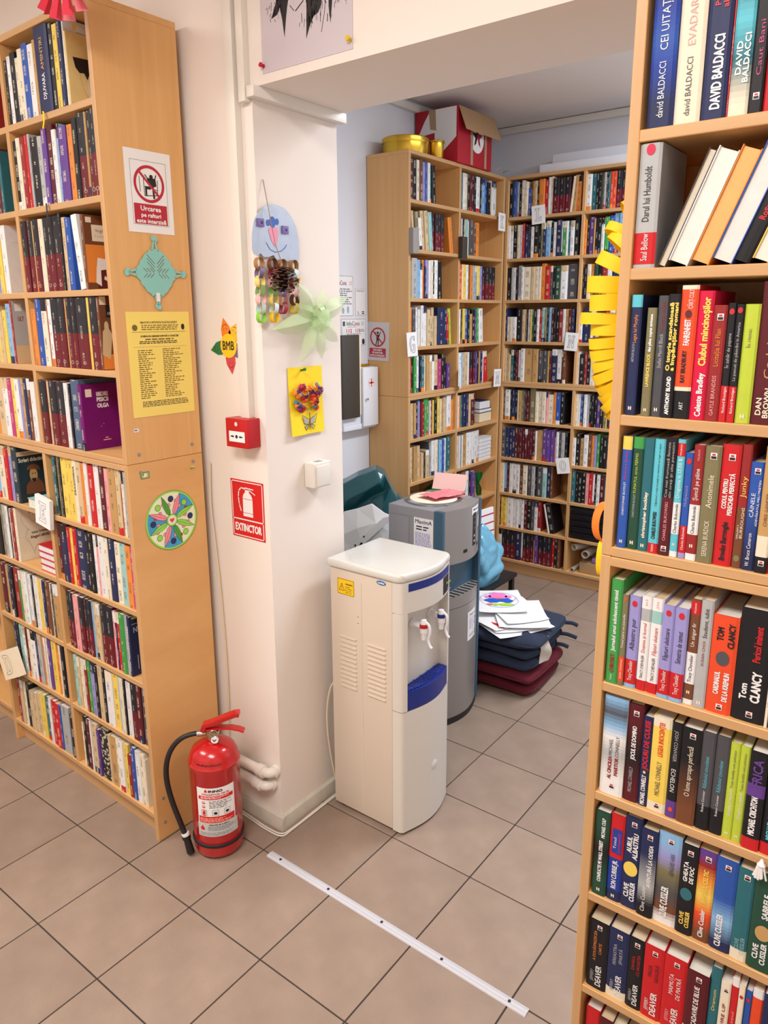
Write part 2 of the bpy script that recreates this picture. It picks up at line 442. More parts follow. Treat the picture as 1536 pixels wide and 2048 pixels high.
class BookMesh:
    def __init__(s): s.v = []; s.f = []; s.c = []; s.par = []; s.uv = []
    def quad(s, p, c, par=(0, 0, 0), uv=None):
        i = len(s.v); s.v += p; s.f.append(tuple(range(i, i+len(p)))); s.c.append(c); s.par.append(par)
        s.uv.append(uv or [(0, 0)]*len(p))
    def box(s, x0, x1, y0, y1, z0, z1, c, T):
        a = [T @ Vector(q) for q in ((x0,y0,z0),(x1,y0,z0),(x1,y1,z0),(x0,y1,z0),(x0,y0,z1),(x1,y0,z1),(x1,y1,z1),(x0,y1,z1))]
        for q in ((0,3,2,1),(4,5,6,7),(0,1,5,4),(1,2,6,5),(2,3,7,6),(3,0,4,7)): s.quad([a[i] for i in q], c)
    def cover(s, w, h, d, segs, right, left, flag, T, r):
        ct = min(0.0016, w*0.08); b = min(0.0022, w*0.10)
        xs = [-w/2, -w/2+w*0.14, 0, w/2-w*0.14, w/2]; ys = [0.0008, -b*0.75, -b, -b*0.75, 0.0008]
        for (v0, v1, c) in segs:
            for i in range(4):
                pts = [(xs[i], ys[i], v0*h), (xs[i+1], ys[i+1], v0*h), (xs[i+1], ys[i+1], v1*h), (xs[i], ys[i], v1*h)]
                s.quad([T @ Vector(q) for q in pts], c, (r, flag, w), [(i/4, v0*h), ((i+1)/4, v0*h), ((i+1)/4, v1*h), (i/4, v1*h)])
        c0 = segs[-1][2]
        s.quad([T @ Vector(q) for q in [(xs[i], ys[i], h) for i in range(5)]+[(w/2, ct, h), (-w/2, ct, h)]], c0)
        s.quad([T @ Vector(q) for q in [(w/2, ct, 0), (-w/2, ct, 0)][::-1]+[(xs[i], ys[i], 0) for i in range(5)][::-1]], c0)
        s.box(-w/2, -w/2+ct, 0.0008, d, 0, h, left, T)
        s.box(w/2-ct, w/2, 0.0008, d, 0, h, right, T)
    def pages(s, w, h, d, c, T):
        ct = min(0.0016, w*0.08)
        s.box(-w/2+ct, w/2-ct, 0.001, d-0.003, 0.001, h-0.002, c, T)
    def mesh(s, name):
        me = bpy.data.meshes.new(name)
        me.from_pydata([tuple(v) for v in s.v], [], s.f)
        n = [len(f) for f in s.f]
        ca = me.color_attributes.new('Col', 'FLOAT_COLOR', 'CORNER')
        pa = me.attributes.new('par', 'FLOAT_VECTOR', 'CORNER')
        uv = me.uv_layers.new(name='UVMap')
        fc = []; fp = []; fu = []
        for k, c, q, u in zip(n, s.c, s.par, s.uv):
            fc += list(c)*k; fp += list(q)*k
            for x in u: fu += list(x)
        ca.data.foreach_set('color', fc); pa.data.foreach_set('vector', fp); uv.data.foreach_set('uv', fu)
        me.materials.append(MATS['book_cover'])
        me.update(); return me
def pal(k): return rgb(*PAL[k])
def jitter(c, q, a=0.06):
    f = 1+q.uniform(-a, a); return (min(1, c[0]*f), min(1, c[1]*f), min(1, c[2]*f), 1)
def book_parts(col, w, h, d, style, seed):
    """segments of the spine, cover colours, print flag"""
    q = random.Random(seed); c = jitter(pal(col), q)
    flag = 1; right = left = c
    if col == 'X':
        lo = jitter(rgb(104, 24, 36), q, .1); hi = jitter(rgb(34, 35, 44), q, .1)
        segs = [(0, .5, lo), (.5, 1, hi)]; flag = 2; right = left = lo
    elif col == 'Z': segs = [(0, 1, c)]; flag = 3
    else:
        segs = [(0, 1, c)]
        k = q.random()
        if k < .16: segs = [(0, .12, jitter(pal(q.choice('WKRNo')), q)), (.12, 1, c)]
        elif k < .28: segs = [(0, .82, c), (.82, 1, jitter(pal(q.choice('WKeNw')), q))]
    return segs, right, left, flag

# ------------------------------------------------------------------ the setting
T = 0.3
def slab(name, x0, x1, y0, y1, z0, z1, m):
    b = MB(m); b.box(x0, x1, y0, y1, z0, z1); return struct(b.build(name))
floor = slab('floor', -3.2, 2.7, -3.1, 3.2, -0.06, -0.0025, 'grout')
def tile_mesh(w, d):
    b = MB('tile_warm'); g = 0.0022
    b.box(g, w-g, g, d-g, -0.01, 0)
    bm = bmesh.new()
    return b
tile_src = None
cells = [(i, j) for i in range(-11, 9) for j in range(-11, 11)]
near = [(i, j) for i, j in cells if -6 <= i <= 4 and -4 <= j <= 10]
far = [c for c in cells if c not in set(near)]
for i, j in near:
    if tile_src is None:
        b = MB('tile_warm'); g = 0.0021; b.box(g, T-g, g, T-g, -0.012, 0)
        o = b.build('tile', floor, bevel=0.0008, segs=1); tile_src = o
    else:
        o = tile_src.copy(); COL.objects.link(o); o.parent = floor
    o.location = (i*T, j*T, 0)
b = MB('tile_warm')
for i, j in far: b.box(i*T+.0021, (i+1)*T-.0021, j*T+.0021, (j+1)*T-.0021, -.012, 0)
o = b.build('tile_field', floor); o['kind'] = 'stuff'

ZC1, ZC2 = 2.95, 2.846
YW, YB = 0.114, 0.462          # wall faces: reading room side, book room side
XJ, XJ2 = -0.026, 1.075        # jambs of the opening
slab('wall_left_of_opening', -3.2, XJ, YW, YB, 0, ZC1, 'plaster_warm')
slab('wall_right_of_opening', XJ2, 2.7, YW, YB, 0, ZC1, 'plaster_warm')
slab('wall_over_opening', XJ, XJ2, YW, YB, 2.298, ZC1, 'plaster_warm')
slab('wall_left', -3.3, -3.2, -3.1, YB, 0, ZC1, 'plaster_warm')
slab('wall_right', 2.7, 2.8, -3.1, YB, 0, ZC1, 'plaster_warm')
slab('wall_rear', -3.3, 2.8, -3.2, -3.1, 0, ZC1, 'plaster_warm')
slab('ceiling', -3.3, 2.8, -3.2, YB, ZC1, ZC1+.1, 'ceiling_paint')
slab('wall_back', -1.1, 2.4, 3.112, 3.21, 0, ZC2, 'plaster_cool')
slab('wall_back_left', -1.1, -0.992, YB, 3.112, 0, ZC2, 'plaster_cool')
slab('wall_back_right', 2.3, 2.4, YB, 3.112, 0, ZC2, 'plaster_cool')
slab('ceiling_back', -1.1, 2.4, YB, 3.21, ZC2, ZC2+.1, 'ceiling_paint')

# plastic skirting round the pier
def skirting(name, pts, h=0.05, t=0.016):
    (x0, y0), (x1, y1) = pts
    b = MB('pvc_dirty')
    d = Vector((x1-x0, y1-y0, 0)); L = d.length; d.normalize(); n = Vector((d.y, -d.x, 0))
    prof = [(0, 0), (t, 0), (t, h*.55), (t*.7, h*.9), (t*.25, h), (0, h)]
    b.prism(prof, lambda p, k: Vector((x0, y0, 0))+d*(L if k else 0)+n*p[0]+Vector((0, 0, p[1])))
    return struct(b.build(name, fix=True, smooth=True))
skirting('baseboard_front', ((-0.298, YW), (XJ+.016, YW)))
skirting('baseboard_jamb', ((XJ, YW+.0002), (XJ, YB)))

# aluminium-white floor strip in the opening
b = MB('strip_white')
prof = [(-.0135, 0), (.0145, 0), (.013, .0025), (.007, .0042), (.0065, .003), (.0055, .003), (.005, .0045), (-.004, .0045), (-.0045, .0032), (-.0055, .0032), (-.006, .0045), (-.012, .0025)]
t = thing('threshold_strip', 'long white metal threshold strip screwed to the tiles under the opening', 'floor strip', (0.03, -0.002, 0), math.radians(-0.5))
b.xprism(prof, 0, 0.92)
b.build('profile', t, fix=True)
for k in range(5):
    b = MB('ink'); b.cyl((.05+k*.205, 0, .003), (.05+k*.205, 0, .0056), .0042, n=10); b.build('screw', t)

# white cable trunking
def trunk(name, label, boxes):
    t = thing(name, label, 'trunking', boxes[0][1])
    for nm, org, (x0, x1, y0, y1, z0, z1) in boxes:
        b = MB('pvc_white'); o0 = boxes[0][1]
        b.box(x0-o0[0], x1-o0[0], y0-o0[1], y1-o0[1], z0-o0[2], z1-o0[2]); b.build(nm, t, bevel=.0015)
    return t
trunk('cable_trunking', 'white plastic trunking running up the pier corner above red call point', [('trunking_run', (-.09, .1, 1.4), (-.107, -.070, .090, YW, 1.400, 2.95))])
trunk('cable_trunking', 'thin white trunking beside the ink poster, turning along the top of jamb', [('trunking_run', (-.05, .1, 2.3), (-.056, -.030, .092, YW, 2.262, 2.95)),
  ('trunking_run', (0, 0, 0), (XJ, XJ+.028, .094, .478, 2.270, 2.298))])
trunk('cable_trunking', 'dusty white trunking along the top of the far back wall', [('trunking_run', (-.9, 3.09, 2.8), (-.99, 1.6, 3.075, 3.111, 2.804, 2.842))])
trunk('cable_trunking', 'white trunking high on the wall behind the red carton', [('trunking_run', (-.98, 1, 2.8), (-.991, -.962, .6, 3.074, 2.790, 2.826))])

# heating pipes with elbows at the foot of the pier
t = thing('heating_pipe', 'pair of white heating pipes with elbows at the foot of the pier', 'pipe', (-.16, .08, .16))
for z, xe in ((.215, -.045), (.160, -.062)):
    b = MB('pvc_white'); z0 = z-.16
    pth = [(-.13, .0, z0), (xe+.16-.02, .0, z0)]+[(xe+.16-.02+.022*math.sin(a), .022-.022*math.cos(a), z0) for a in (.4, .8, 1.2, E90)]+[(xe+.16+.002, .034, z0)]
    b.tube(pth, .0165, 14); b.build('pipe', t, smooth=True, ang=60)
    b = MB('pvc_white')
    b.cyl((xe+.16-.05, 0, z0), (xe+.16-.022, 0, z0), .0205, n=16); b.cyl((xe+.16+.002, .018, z0), (xe+.16+.002, .033, z0), .0205, n=16)
    b.build('pipe_elbow_collar', t, smooth=True)

# ------------------------------------------------------------------ bookcases
def bookcase(name, label, loc, rotz, w, zs, zs2=None, depth=.27, H=2.505, joint=1.267, slanted=False, visible_cols=True, mid=None):
    """local frame: x to the right, y into the case, z up, origin at front left foot"""
    t = thing(name, label, 'bookcase', loc, rotz)
    p = .018; mid = w/2 if mid is None else mid
    def board(nm, x0, x1, y0, y1, z0, z1, m, edge=None):
        b = MB(m); b.box(x0, x1, y0, y1, z0, z1)
        if edge: b.m[2] = edge
        return b.build(nm, t, bevel=.0012, segs=1)
    low = 'beech_slanted' if slanted else 'beech_vertical'
    for x in (0, w-p):
        board('side_panel', x, x+p, 0, depth, 0, joint, low, 'beech_edge_vertical')
        board('side_panel', x, x+p, 0, depth, joint+.0012, H-p, 'beech_vertical', 'beech_edge_vertical')
    board('top_panel', 0, w, 0, depth, H-p, H, 'beech_across', 'beech_edge_across')
    board('divider', mid-p/2, mid+p/2, .002, depth-.006, zs[-1], joint-p, 'beech_vertical', 'beech_edge_vertical')
    board('divider', mid-p/2, mid+p/2, .002, depth-.006, joint+p, H-p, 'beech_vertical', 'beech_edge_vertical')
    board('plinth', p, w-p, .028, .046, 0, zs[-1]-p, 'beech_across', 'beech_edge_across')
    board('back_panel', p, w-p, depth-.006, depth-.001, .02, H-p, 'beech_vertical')
    board('joint_board', p, w-p, 0, depth-.006, joint+.0008, joint+p, 'beech_across', 'beech_edge_across')
    board('joint_board', p, w-p, 0, depth-.006, joint-p, joint-.0008, 'beech_across', 'beech_edge_across')
    for zz, x0, x1 in ((zs, p, mid-p/2), (zs2 or zs, mid+p/2, w-p)):
        for k, z in enumerate(zz):
            if abs(z-joint-p) < .03 : continue
            if k == len(zz)-1:
                if zz is zs2 or (zs2 is None and x0 > p): continue
                board('shelf', p, w-p, .001, depth-.006, z-p, z, 'beech_across', 'beech_edge_across'); continue
            if z > joint or True: board('shelf', x0, x1, .001, depth-.006, z-p, z, 'beech_across', 'beech_edge_across')
    return t
ZL = [2.262, 2.020, 1.774, 1.545, 1.290, 1.045, .812, .568, .338, .097]
ZB = [2.272, 2.030, 1.782, 1.530, 1.282, 1.030, .786, .550, .318, .096]
ZR = [2.245, 1.981, 1.771, 1.530, 1.293, 1.029, .797, .566, .339, .097]
YAWL = math.radians(-1.5)
def left_pt(a, off, z):
    return Vector((-.303+math.cos(YAWL)*a-math.sin(YAWL)*off, -.183+math.sin(YAWL)*a+math.cos(YAWL)*off, z))
case_left = bookcase('bookcase', 'tall beech bookcase beside the fire extinguisher, signs on its side panel', left_pt(-1.0, 0, 0), YAWL, 1.0, ZL, joint=1.272, slanted=True)
case_far = bookcase('bookcase', 'beech bookcase at the left edge, half hidden behind the D card', left_pt(-2.003, .028, 0), YAWL, 1.0, ZL, joint=1.272, depth=.262)
case_right = bookcase('bookcase', 'near beech bookcase at the right edge full of novels', (1.117, -.16, 0), 0, 1.0, ZR, joint=1.275)
case_a = bookcase('bookcase', 'beech bookcase in the back room under the red carton and gold tins', (-.718, 1.822, 0), E90, 1.0155, ZB, joint=1.264, mid=.499)
case_b = bookcase('bookcase', 'beech bookcase on the far back wall with L, N and O cards', (-.716, 2.839, 0), 0, 1.0, ZB, joint=1.264)
# screws on the side of the left bookcase
for y, z in ((-.155, .06), (-.155, .15), (-.14, 1.30), (-.14, 1.245), (.05, 1.305), (.05, 1.25)):
    b = MB('grey_body'); b.cyl((1.0, y+.183, z), (1.0018, y+.183, z), .0055, n=12); b.build('screw_cap', case_left)

# ------------------------------------------------------------------ rows of books
BOOKS = '''L 0R 2.262|K -490.5 18.2 178;W -472.3 18 185;K -454.3 28.8 192;w -425.4 21.8 172;w -403.5 25.8 190;B -377.6 31.8 198;W -345.9 33.2 190;d -312.6 15.6 196;N -297.1 72.5 222 @djuvara;K -224.5 25.1 218;Y -199.4 26.6 210;N -172.8 20.6 216;W -152.3 7.5 218 @antologie;y -144.8 9.2 185 @moth
L 1R 2.020|K -490.5 26.5 198;w -464 22.9 202;r -441.1 23.9 202;R -417.2 16.5 204;S -400.7 11.5 206;N -389.1 7.5 196;K -381.6 43.5 192;S -338.2 24.3 190;P -313.9 26.4 206;m -287.6 32.9 214;W -254.6 22.3 196;b -232.3 12.8 210;P -219.4 43.4 197;o -176.1 28.2 198;K -147.9 24.7 210;X -123.2 44.6 218;d -78.7 8.7 216;X -69.9 23.8 216;X -46.1 25.6 217
L 2R 1.774|X -490.5 28.7 213;d -461.8 7 210;X -454.8 28.7 213;d -426.1 7.8 210;X -418.4 29.1 213;w -389.3 26.2 212;X -363.1 29.6 213;X -333.5 28.7 214;X -304.8 43.1 214;K -261.8 11.1 218;e -250.6 22.1 206;B -228.5 29.7 203;W -172.4 29.6 208 l-6;n -142.8 14.6 206 @boot
L 3R 1.545|o -487.1 25 178;B -462.1 35.6 208;w -426.5 32.3 210;r -394.3 8.5 206;W -385.7 20.6 206;X -365.2 45.1 212;X -320 37.1 212;d -282.9 12.5 210;X -270.4 26.8 212;X -243.7 24.9 212;X -218.7 64.4 212;Y -154.3 11.2 212;X -143.1 41.9 212;n -101.3 12.2 212 @chron
L 4R 1.290|X -490.5 43.4 208;e -447.1 17.1 206;X -429.9 44.9 208;X -385 51.5 209;W -333.5 23.6 206;K -309.9 11.8 204;h -298.2 49.7 218;V -248.4 20.5 205 @olga
L 5R 1.045|T -468.3 22.4 208;K -445.9 11.7 209;O -434.2 11.6 209;K -422.5 11.6 209;Y -410.9 33.2 206;Y -377.9 17 206;Y -360.9 29 204;w -331.9 22 207 @drago;e -309.9 27.1 204;o -282.7 18.2 202;W -264.5 19.1 205;R -245.3 34 200;W -211.2 29.4 210;m -181.9 34.4 211;k -147.4 21 202;d -126.5 39.2 206;e -87.2 24.1 206;r -63.1 10.5 200;w -52.6 14.2 202;S -38.4 17.9 204
L 6R 0.812|m -476.8 21.2 204;N -455.6 42.3 206;R -413.3 19.9 200;Y -393.4 14.9 198;R -378.6 22 200;N -356.5 54.5 205;K -302 23.5 203;K -278.5 23.8 203;W -254.7 19.5 202;k -235.2 12.5 202;W -222.7 35.5 205;w -187.2 22.7 205;N -164.5 34.9 208;w -129.6 31.1 203;t -98.6 30.6 205;o -68 31.1 203;M -36.9 16.4 203
L 7R 0.568|X -470.2 25.8 204;X -444.4 26.8 204;k -417.7 31.5 202;X -386.1 29.8 202;X -356.3 23.8 202;X -332.5 24.8 202;b -307.7 14.7 202;e -293 21.9 204;e -271.2 19.2 204;X -251.9 33.2 210;X -218.7 39.6 210;k -179 13.8 202;N -165.2 9.2 203;R -156.1 18.2 203;G -137.9 29.2 206;S -108.7 14.4 206;N -94.3 13.2 204 @num
L 8R 0.338|t -457.7 18.8 198;e -438.9 16.4 194;w -422.5 16.3 192;w -406.2 15 195;r -391.2 16 198;G -375.2 20.4 200;p -354.8 28 198;K -326.8 22.2 196;e -304.7 27.3 210;K -277.3 19.4 202;W -257.8 41.5 200;Y -216.3 35.5 202;b -180.7 9.3 204;w -171.4 22.6 202;K -148.8 10.2 206;W -138.7 28.2 198;X -110.5 33.7 205;m -76.7 27.3 206;s -49.4 28.9 204
L 9R 0.097|w -458.1 12.1 170;K -446 20.4 200;m -425.6 26.1 198;W -399.4 9.4 198;e -390 37.3 196;P -352.7 15 184;Z -337.7 53.3 196;e -284.4 12.3 188;d -272.1 39.7 190;w -232.4 14.2 192;W -218.2 28 190;Y -190.2 26.6 190;r -163.6 21 160;B -142.5 23.9 196;W -118.6 24.7 192;w -93.9 24.4 190;w -69.5 8.1 176 @folder
L 2L 1.774|p -698.9 33.9 196;Y -665 23.4 200;W -641.5 31.9 212 @plain
L 3L 1.545|e -769 35.1 190;Y -733.9 15.7 170;e -718.2 24.9 172;Y -693.2 23.4 176;b -669.8 28.6 196;S -641.2 13.9 196;r -627.4 15.5 206 @ult
L 4L 1.290|o -839.6 34.4 198;e -805.2 50.6 200;W -754.5 36.4 202;M -718.1 31.3 202;Y -686.9 23.1 204;W -663.7 30.5 202;p -633.3 12.6 204;d -620.7 21.2 205;N -599.5 23.4 206;n -576.1 19.5 208;W -556.6 31.3 198
L 5L 1.045|b -900.1 36.9 198;w -863.2 52.1 200;R -811.1 31.2 190;p -779.9 25.2 206;D -754.7 43.4 203 @scrieri
L 6L 0.812|K -981 74.6 200;O -906.4 20.7 202;S -885.6 25.1 203;W -860.6 17.4 202;K -843.2 12 200;w -831.3 13.4 196;r -817.9 28 195;w -789.9 17.4 204 @alegeri
L 7L 0.568|m -966 39.4 206;s -926.6 13 205;d -913.6 14.5 204;N -899.1 17.7 205;K -881.4 20.7 204;r -860.7 50.2 206;G -810.6 12.4 204;w -798.2 20 203;W -778.2 25.8 203;t -752.4 15.1 203;W -737.3 19.4 205;K -717.9 13.4 204;W -704.5 35.2 205;Y -669.3 16 202;w -653.3 17.3 202;N -636 18.6 203;n -617.4 30.4 206;w -587 14.7 203;s -572.3 15.3 203;d -557.1 37.1 207
L 8L 0.338|N -909 20.4 205;K -888.6 20.3 204;t -868.4 27.8 202;W -840.5 26.4 203;m -814.1 17.5 200;w -796.6 21.6 200;W -775 34.2 203;N -740.8 19 202;S -721.8 27.2 203;o -694.6 18.6 200;w -675.9 11.3 200;W -664.6 13.3 202;P -651.3 24.4 204;Y -626.9 36 202;o -590.9 26.7 196;w -564.2 10.8 200;K -553.5 22.4 203
L 9L 0.097|r -944.3 23 190;e -921.3 22.7 192;w -898.5 18.1 190;K -880.4 33.6 188;e -846.9 30.9 168;e -816 27.2 170;e -788.8 26.9 176;Y -761.9 12.8 180;Y -749.1 25.4 184;T -723.6 32.5 182;W -691.2 16.6 186;R -674.7 28.7 184;R -646 31.9 184;B -614.1 12.5 186;S -601.6 55.2 192;K -537.5 27 172
R 0 1.981|a 1143.1 39 232 @r0a;w 1182.1 39.5 232 @r0b;N 1224.1 34.6 232 @r0c;R 1258.7 3 230;T 1261.7 27.5 230 @r0e;K 1289.2 18.9 225 @r0f;R 1308.1 20.9 225
R 2 1.530|N 1139.3 18.2 199 @r2a;O 1166.2 15.5 178 @r2b;s 1181.7 17.7 197 @r2c;K 1199.4 19.1 199 @r2d;R 1218.4 26.6 212 @r2e;q 1245 23.6 203 @r2f;r 1268.6 20.9 181 @r2g;K 1289.5 12.2 184 @r2h;K 1301.8 11.7 182 @r2i;g 1313.5 22.5 182 @r2j;m 1336 29.8 215 @r2k
R 3 1.293|B 1140.6 17 200 @r3a;U 1157.6 19.3 200 @r3b;T 1176.9 18.4 200 @r3c;C 1195.3 17.9 200 @r3d;m 1213.2 19.1 205 @r3e;C 1232.3 13.2 203 @r3f;B 1245.5 13.7 182 @r3g;r 1259.2 17.3 197 @r3h;O 1276.5 25.6 197 @r3i;R 1302.1 28.5 202 @r3j;r 1330.7 15.1 204 @r3k;B 1345.7 19.6 178 @r3l;n 1365.4 18.8 205 @r3m;R 1384.2 20.5 195
R 4 1.029|G 1137.7 22.3 203 @r4a;O 1159.9 11 178 @r4b;p 1170.9 21.6 178 @r4c;W 1192.6 18.5 182 @r4d;W 1211.1 20.7 182 @r4e;p 1231.7 21 176 @r4f;p 1252.7 23 176 @r4g;n 1275.7 17.4 196 @r4h;S 1293 20.3 198 @r4i;v 1313.3 41.6 178 @r4j;K 1354.9 52 200 @r4k;w 1406.9 5.3 195;N 1412.3 21.1 195
R 5 0.797|W 1140.2 44.5 205 @r5a;m 1184.7 28.1 202 @r5b;N 1212.9 18.1 184 @r5c;Y 1230.9 33.5 192 @r5d;K 1264.5 18.7 192 @r5e;n 1283.1 32.9 190 @r5f;s 1316 22.8 192 @r5g;s 1338.8 22.7 192 @r5h;g 1361.6 16.3 186 @r5i;g 1377.8 16.1 186 @r5j;K 1393.9 28.6 186 @r5k;K 1422.5 25.6 188 @r5l
R 6 0.566|U 1138.6 29 189 @r6a;R 1167.7 28.1 193 @r6b;N 1195.8 32.4 200 @r6c;N 1228.1 30.8 190 @r6d;S 1258.9 41.9 196 @r6e;K 1300.8 29.7 190 @r6f;o 1330.5 30.5 191 @r6g;B 1361.1 36 191 @r6h;T 1397.1 27.7 188 @r6i;U 1424.8 42.2 196 @r6j
R 7 0.339|K 1139.3 41.4 162 @r7a;N 1180.6 40.6 163 @r7b;K 1221.2 30.2 164 @r7c;R 1251.4 38.2 166 @r7d;R 1289.6 42.7 165 @r7e;m 1332.3 39.8 160 @r7f;T 1372.1 18.5 186 @r7g;w 1390.6 17.7 168 @r7h;R 1408.3 12.4 186 @r7i;w 1420.7 10.5 180 @r7j;B 1431.2 11.3 172 @r7k;v 1442.5 18.3 184 @r7l;N 1460.8 14.9 186 @r7m;K 1475.7 23.3 176
R 8 0.097|R 1144.6 31 186 @r8a;m 1175.6 28.9 184 @r8b;w 1204.5 21.2 180;K 1225.7 33.3 175
A A0 2.272|S 1844.2 13.4 185;m 1857.6 23.4 195;K 1881 38.6 198;w 1919.6 27.1 198;n 1946.6 26.1 203;p 1972.8 22.7 195;B 1995.5 16.7 200;W 2012.2 21.2 196;T 2033.4 29 198 l-2;K 2062.4 33.8 190 l-3
A A1 2.030|k 1845.2 22.5 195;e 1887.9 20.4 190 l-6;O 1908.4 31.6 185 l-6;W 1940 33.9 160 l-6;e 1973.8 28 198 l-6;e 2001.9 31.5 200 l-6;t 2033.4 33.2 196 l-6;X 2066.6 25.8 195;X 2092.4 28.7 195;X 2121.2 29.1 195;X 2150.2 28 195;o 2246.2 38.8 190 l-9
A A2 1.782|w 1845.4 13.5 195;Y 1858.9 17 190;S 1875.8 50.4 205;b 1926.3 29.1 198;W 1955.4 20 180;o 1975.4 20.1 200;N 1995.5 14.3 170;p 2009.8 19.2 202;W 2029 20.6 200;w 2049.6 20.7 202;K 2070.3 17.2 195;W 2087.5 36 204;K 2123.5 55.6 198 l-3
A A3 1.530|w 1846.4 12.5 195;o 1859 19.5 205;s 1878.5 16.2 195;s 1894.7 16.3 195;W 1910.9 16.4 205;W 1927.3 16.5 195;w 1943.8 19 195;W 1962.8 25.1 215;W 1987.9 29 213;e 2017 30.6 195;e 2047.5 22.2 160;e 2069.8 23.7 205;e 2093.4 27.7 160;N 2121.1 71.8 205;N 2192.9 24.8 203;R 2217.7 33 180 l-4;g 2250.7 28 200 l-5
A A4 1.282|R 1847.4 25.5 195;K 1873 16.4 195;G 1889.3 27.1 195;W 1916.5 25 195;B 1941.5 9.6 195;K 1951.1 14.5 195;T 1965.5 32.8 190;w 1998.4 16 195;d 2014.3 32.2 195;e 2046.5 27.5 195;W 2074 25.3 195;e 2099.3 37.1 195;M 2136.4 37.6 170;K 2174.1 24.9 195;K 2199 25.2 195;P 2224.1 28.1 140
A A5 1.030|W 1848.8 24.5 195;e 1873.3 22.5 195;d 1895.8 21.6 195;K 1917.4 21.7 195;p 1939.1 26.6 205;r 1965.7 29.2 195;G 1994.8 31.9 208;G 2026.7 25 208;W 2051.7 9.6 195;r 2061.3 20.5 195;Y 2081.8 14.6 195;K 2096.4 36.8 195;Y 2133.2 32.3 210;w 2165.5 11.3 195;d 2176.8 22.7 195;e 2199.4 29.2 200;W 2228.7 46.4 210;o 2275 27.4 180
A A6 0.786|w 1849.8 19.2 195;e 1869 23.9 195;d 1892.9 38 195;e 1930.9 33.9 195;o 1964.8 9.4 150;e 1974.2 26.1 150;K 2000.2 10.7 150;e 2011 34.9 160;s 2045.9 12.1 200;S 2058 25.7 195;W 2083.6 32.1 205;w 2115.7 31.2 205;O 2147 6.3 195;b 2153.2 30.4 200;B 2183.6 21.7 200;W 2205.3 30.9 202;T 2236.3 39.2 210
A B0 2.272|T 2350.2 14.2 195;W 2364.4 21.4 195;w 2385.8 28.8 195;O 2414.7 13.1 195;K 2427.7 17.5 195;m 2445.3 22.1 195;m 2467.3 22.3 195;K 2489.6 23.9 195;W 2513.5 42.4 195;K 2555.9 21.4 195;b 2577.4 43.4 195;B 2620.8 20.4 195;K 2641.2 34.8 180;e 2676 20.8 195;W 2696.8 55.1 195
A B1 2.030|W 2358.7 10.1 195;K 2368.8 18.8 195;w 2387.6 24.8 195;t 2412.4 23.5 195;w 2435.9 13.3 190;s 2449.3 44.9 195;n 2494.2 31.9 180;o 2526 44.6 188
A B2 1.782|v 2349 27.3 195;w 2376.3 11 195;Y 2387.3 33.3 195;W 2420.5 25.2 195;K 2445.8 19.8 195;o 2465.5 29.9 195;S 2495.5 31.7 195;b 2527.1 24.7 195;Y 2551.9 33.8 195;p 2585.7 25.3 195;X 2610.9 42.1 195;X 2653 36.6 195;X 2689.6 40.1 195;X 2729.7 42.3 195
A B3 1.530|W 2357.6 19.4 195;K 2376.9 9.7 195;Y 2386.7 29.4 200;B 2416.1 35.4 200;K 2451.5 20 195;d 2471.6 27.4 170;K 2499 38 195;P 2537 19.2 195;G 2556.1 29.7 205;W 2585.9 51.3 200 l-4
A B4 1.282|W 2349.3 29.4 195;b 2378.7 22.6 195;e 2401.2 21.3 195;e 2422.6 31.6 195;W 2454.2 15.9 195;X 2470.1 29.2 195;X 2499.3 23.6 195;X 2522.8 22.3 195;P 2545.1 19.4 195;K 2564.5 24.1 195;d 2588.6 12.1 195;N 2600.7 30.5 195;W 2631.3 16.9 195;R 2655.9 53.1 190 l-6
A B5 1.030|W 2356.7 16.1 195;o 2372.8 21.6 195;T 2394.4 24.5 195;N 2418.9 27.5 195;N 2446.4 29.1 195;e 2475.5 23.8 195;m 2499.3 38.2 195;m 2537.4 24.3 195
A B6 0.786|w 2354 16.3 195;W 2370.3 16.3 195;T 2386.6 16.4 195;W 2403 12.4 195;d 2415.4 57.1 195;W 2472.5 31.1 200;W 2503.7 32.9 200;W 2536.5 28.9 200;W 2565.4 29.2 200;W 2594.6 30.9 200
A B7 0.550|S 2356.2 28.8 170;e 2385.1 13.8 195;K 2398.9 12.5 195;n 2411.4 14 195;O 2425.3 42.3 195;W 2467.6 35.7 195;K 2503.3 21.6 195;P 2524.9 48.1 185
B C0 2.272|K -700 27.4 195;B -672.6 23.8 205;S -648.8 12.5 200;K -636.4 18 195;w -618.4 20.2 205;w -598.3 22.2 195;B -576 18.3 160;n -557.8 11.6 195;d -546.2 12.1 195;e -534.2 17.5 195;K -516.7 12 195;o -504.6 36.8 200;R -467.8 22.5 195;W -445.3 13.8 205;w -431.4 17 208;X -414.4 39.1 195;X -375.4 34.5 195;X -340.9 34.1 195;w -306.8 13.3 195 l5;d -293.4 21.5 200 l4;o -271.9 30.5 200
B C1 2.030|W -700 16.2 195;W -683.7 17.3 195;K -666.4 27.5 195;w -639 19.4 195;W -619.6 19.3 195;R -600.4 14.1 200;N -586.2 32 190;K -554.3 7.2 195;W -547 22.8 180;K -524.3 29.8 195;K -494.5 14.2 195;O -480.3 14.2 195;N -466.1 16.3 195;b -449.8 32.4 205;K -417.4 16.1 195;W -401.3 21.3 195;N -379.9 31.8 205;W -348.1 7.4 195;G -340.7 22 195;W -318.6 12.5 195;T -306.1 12.5 195;W -293.5 23.8 195;K -269.7 27.7 212
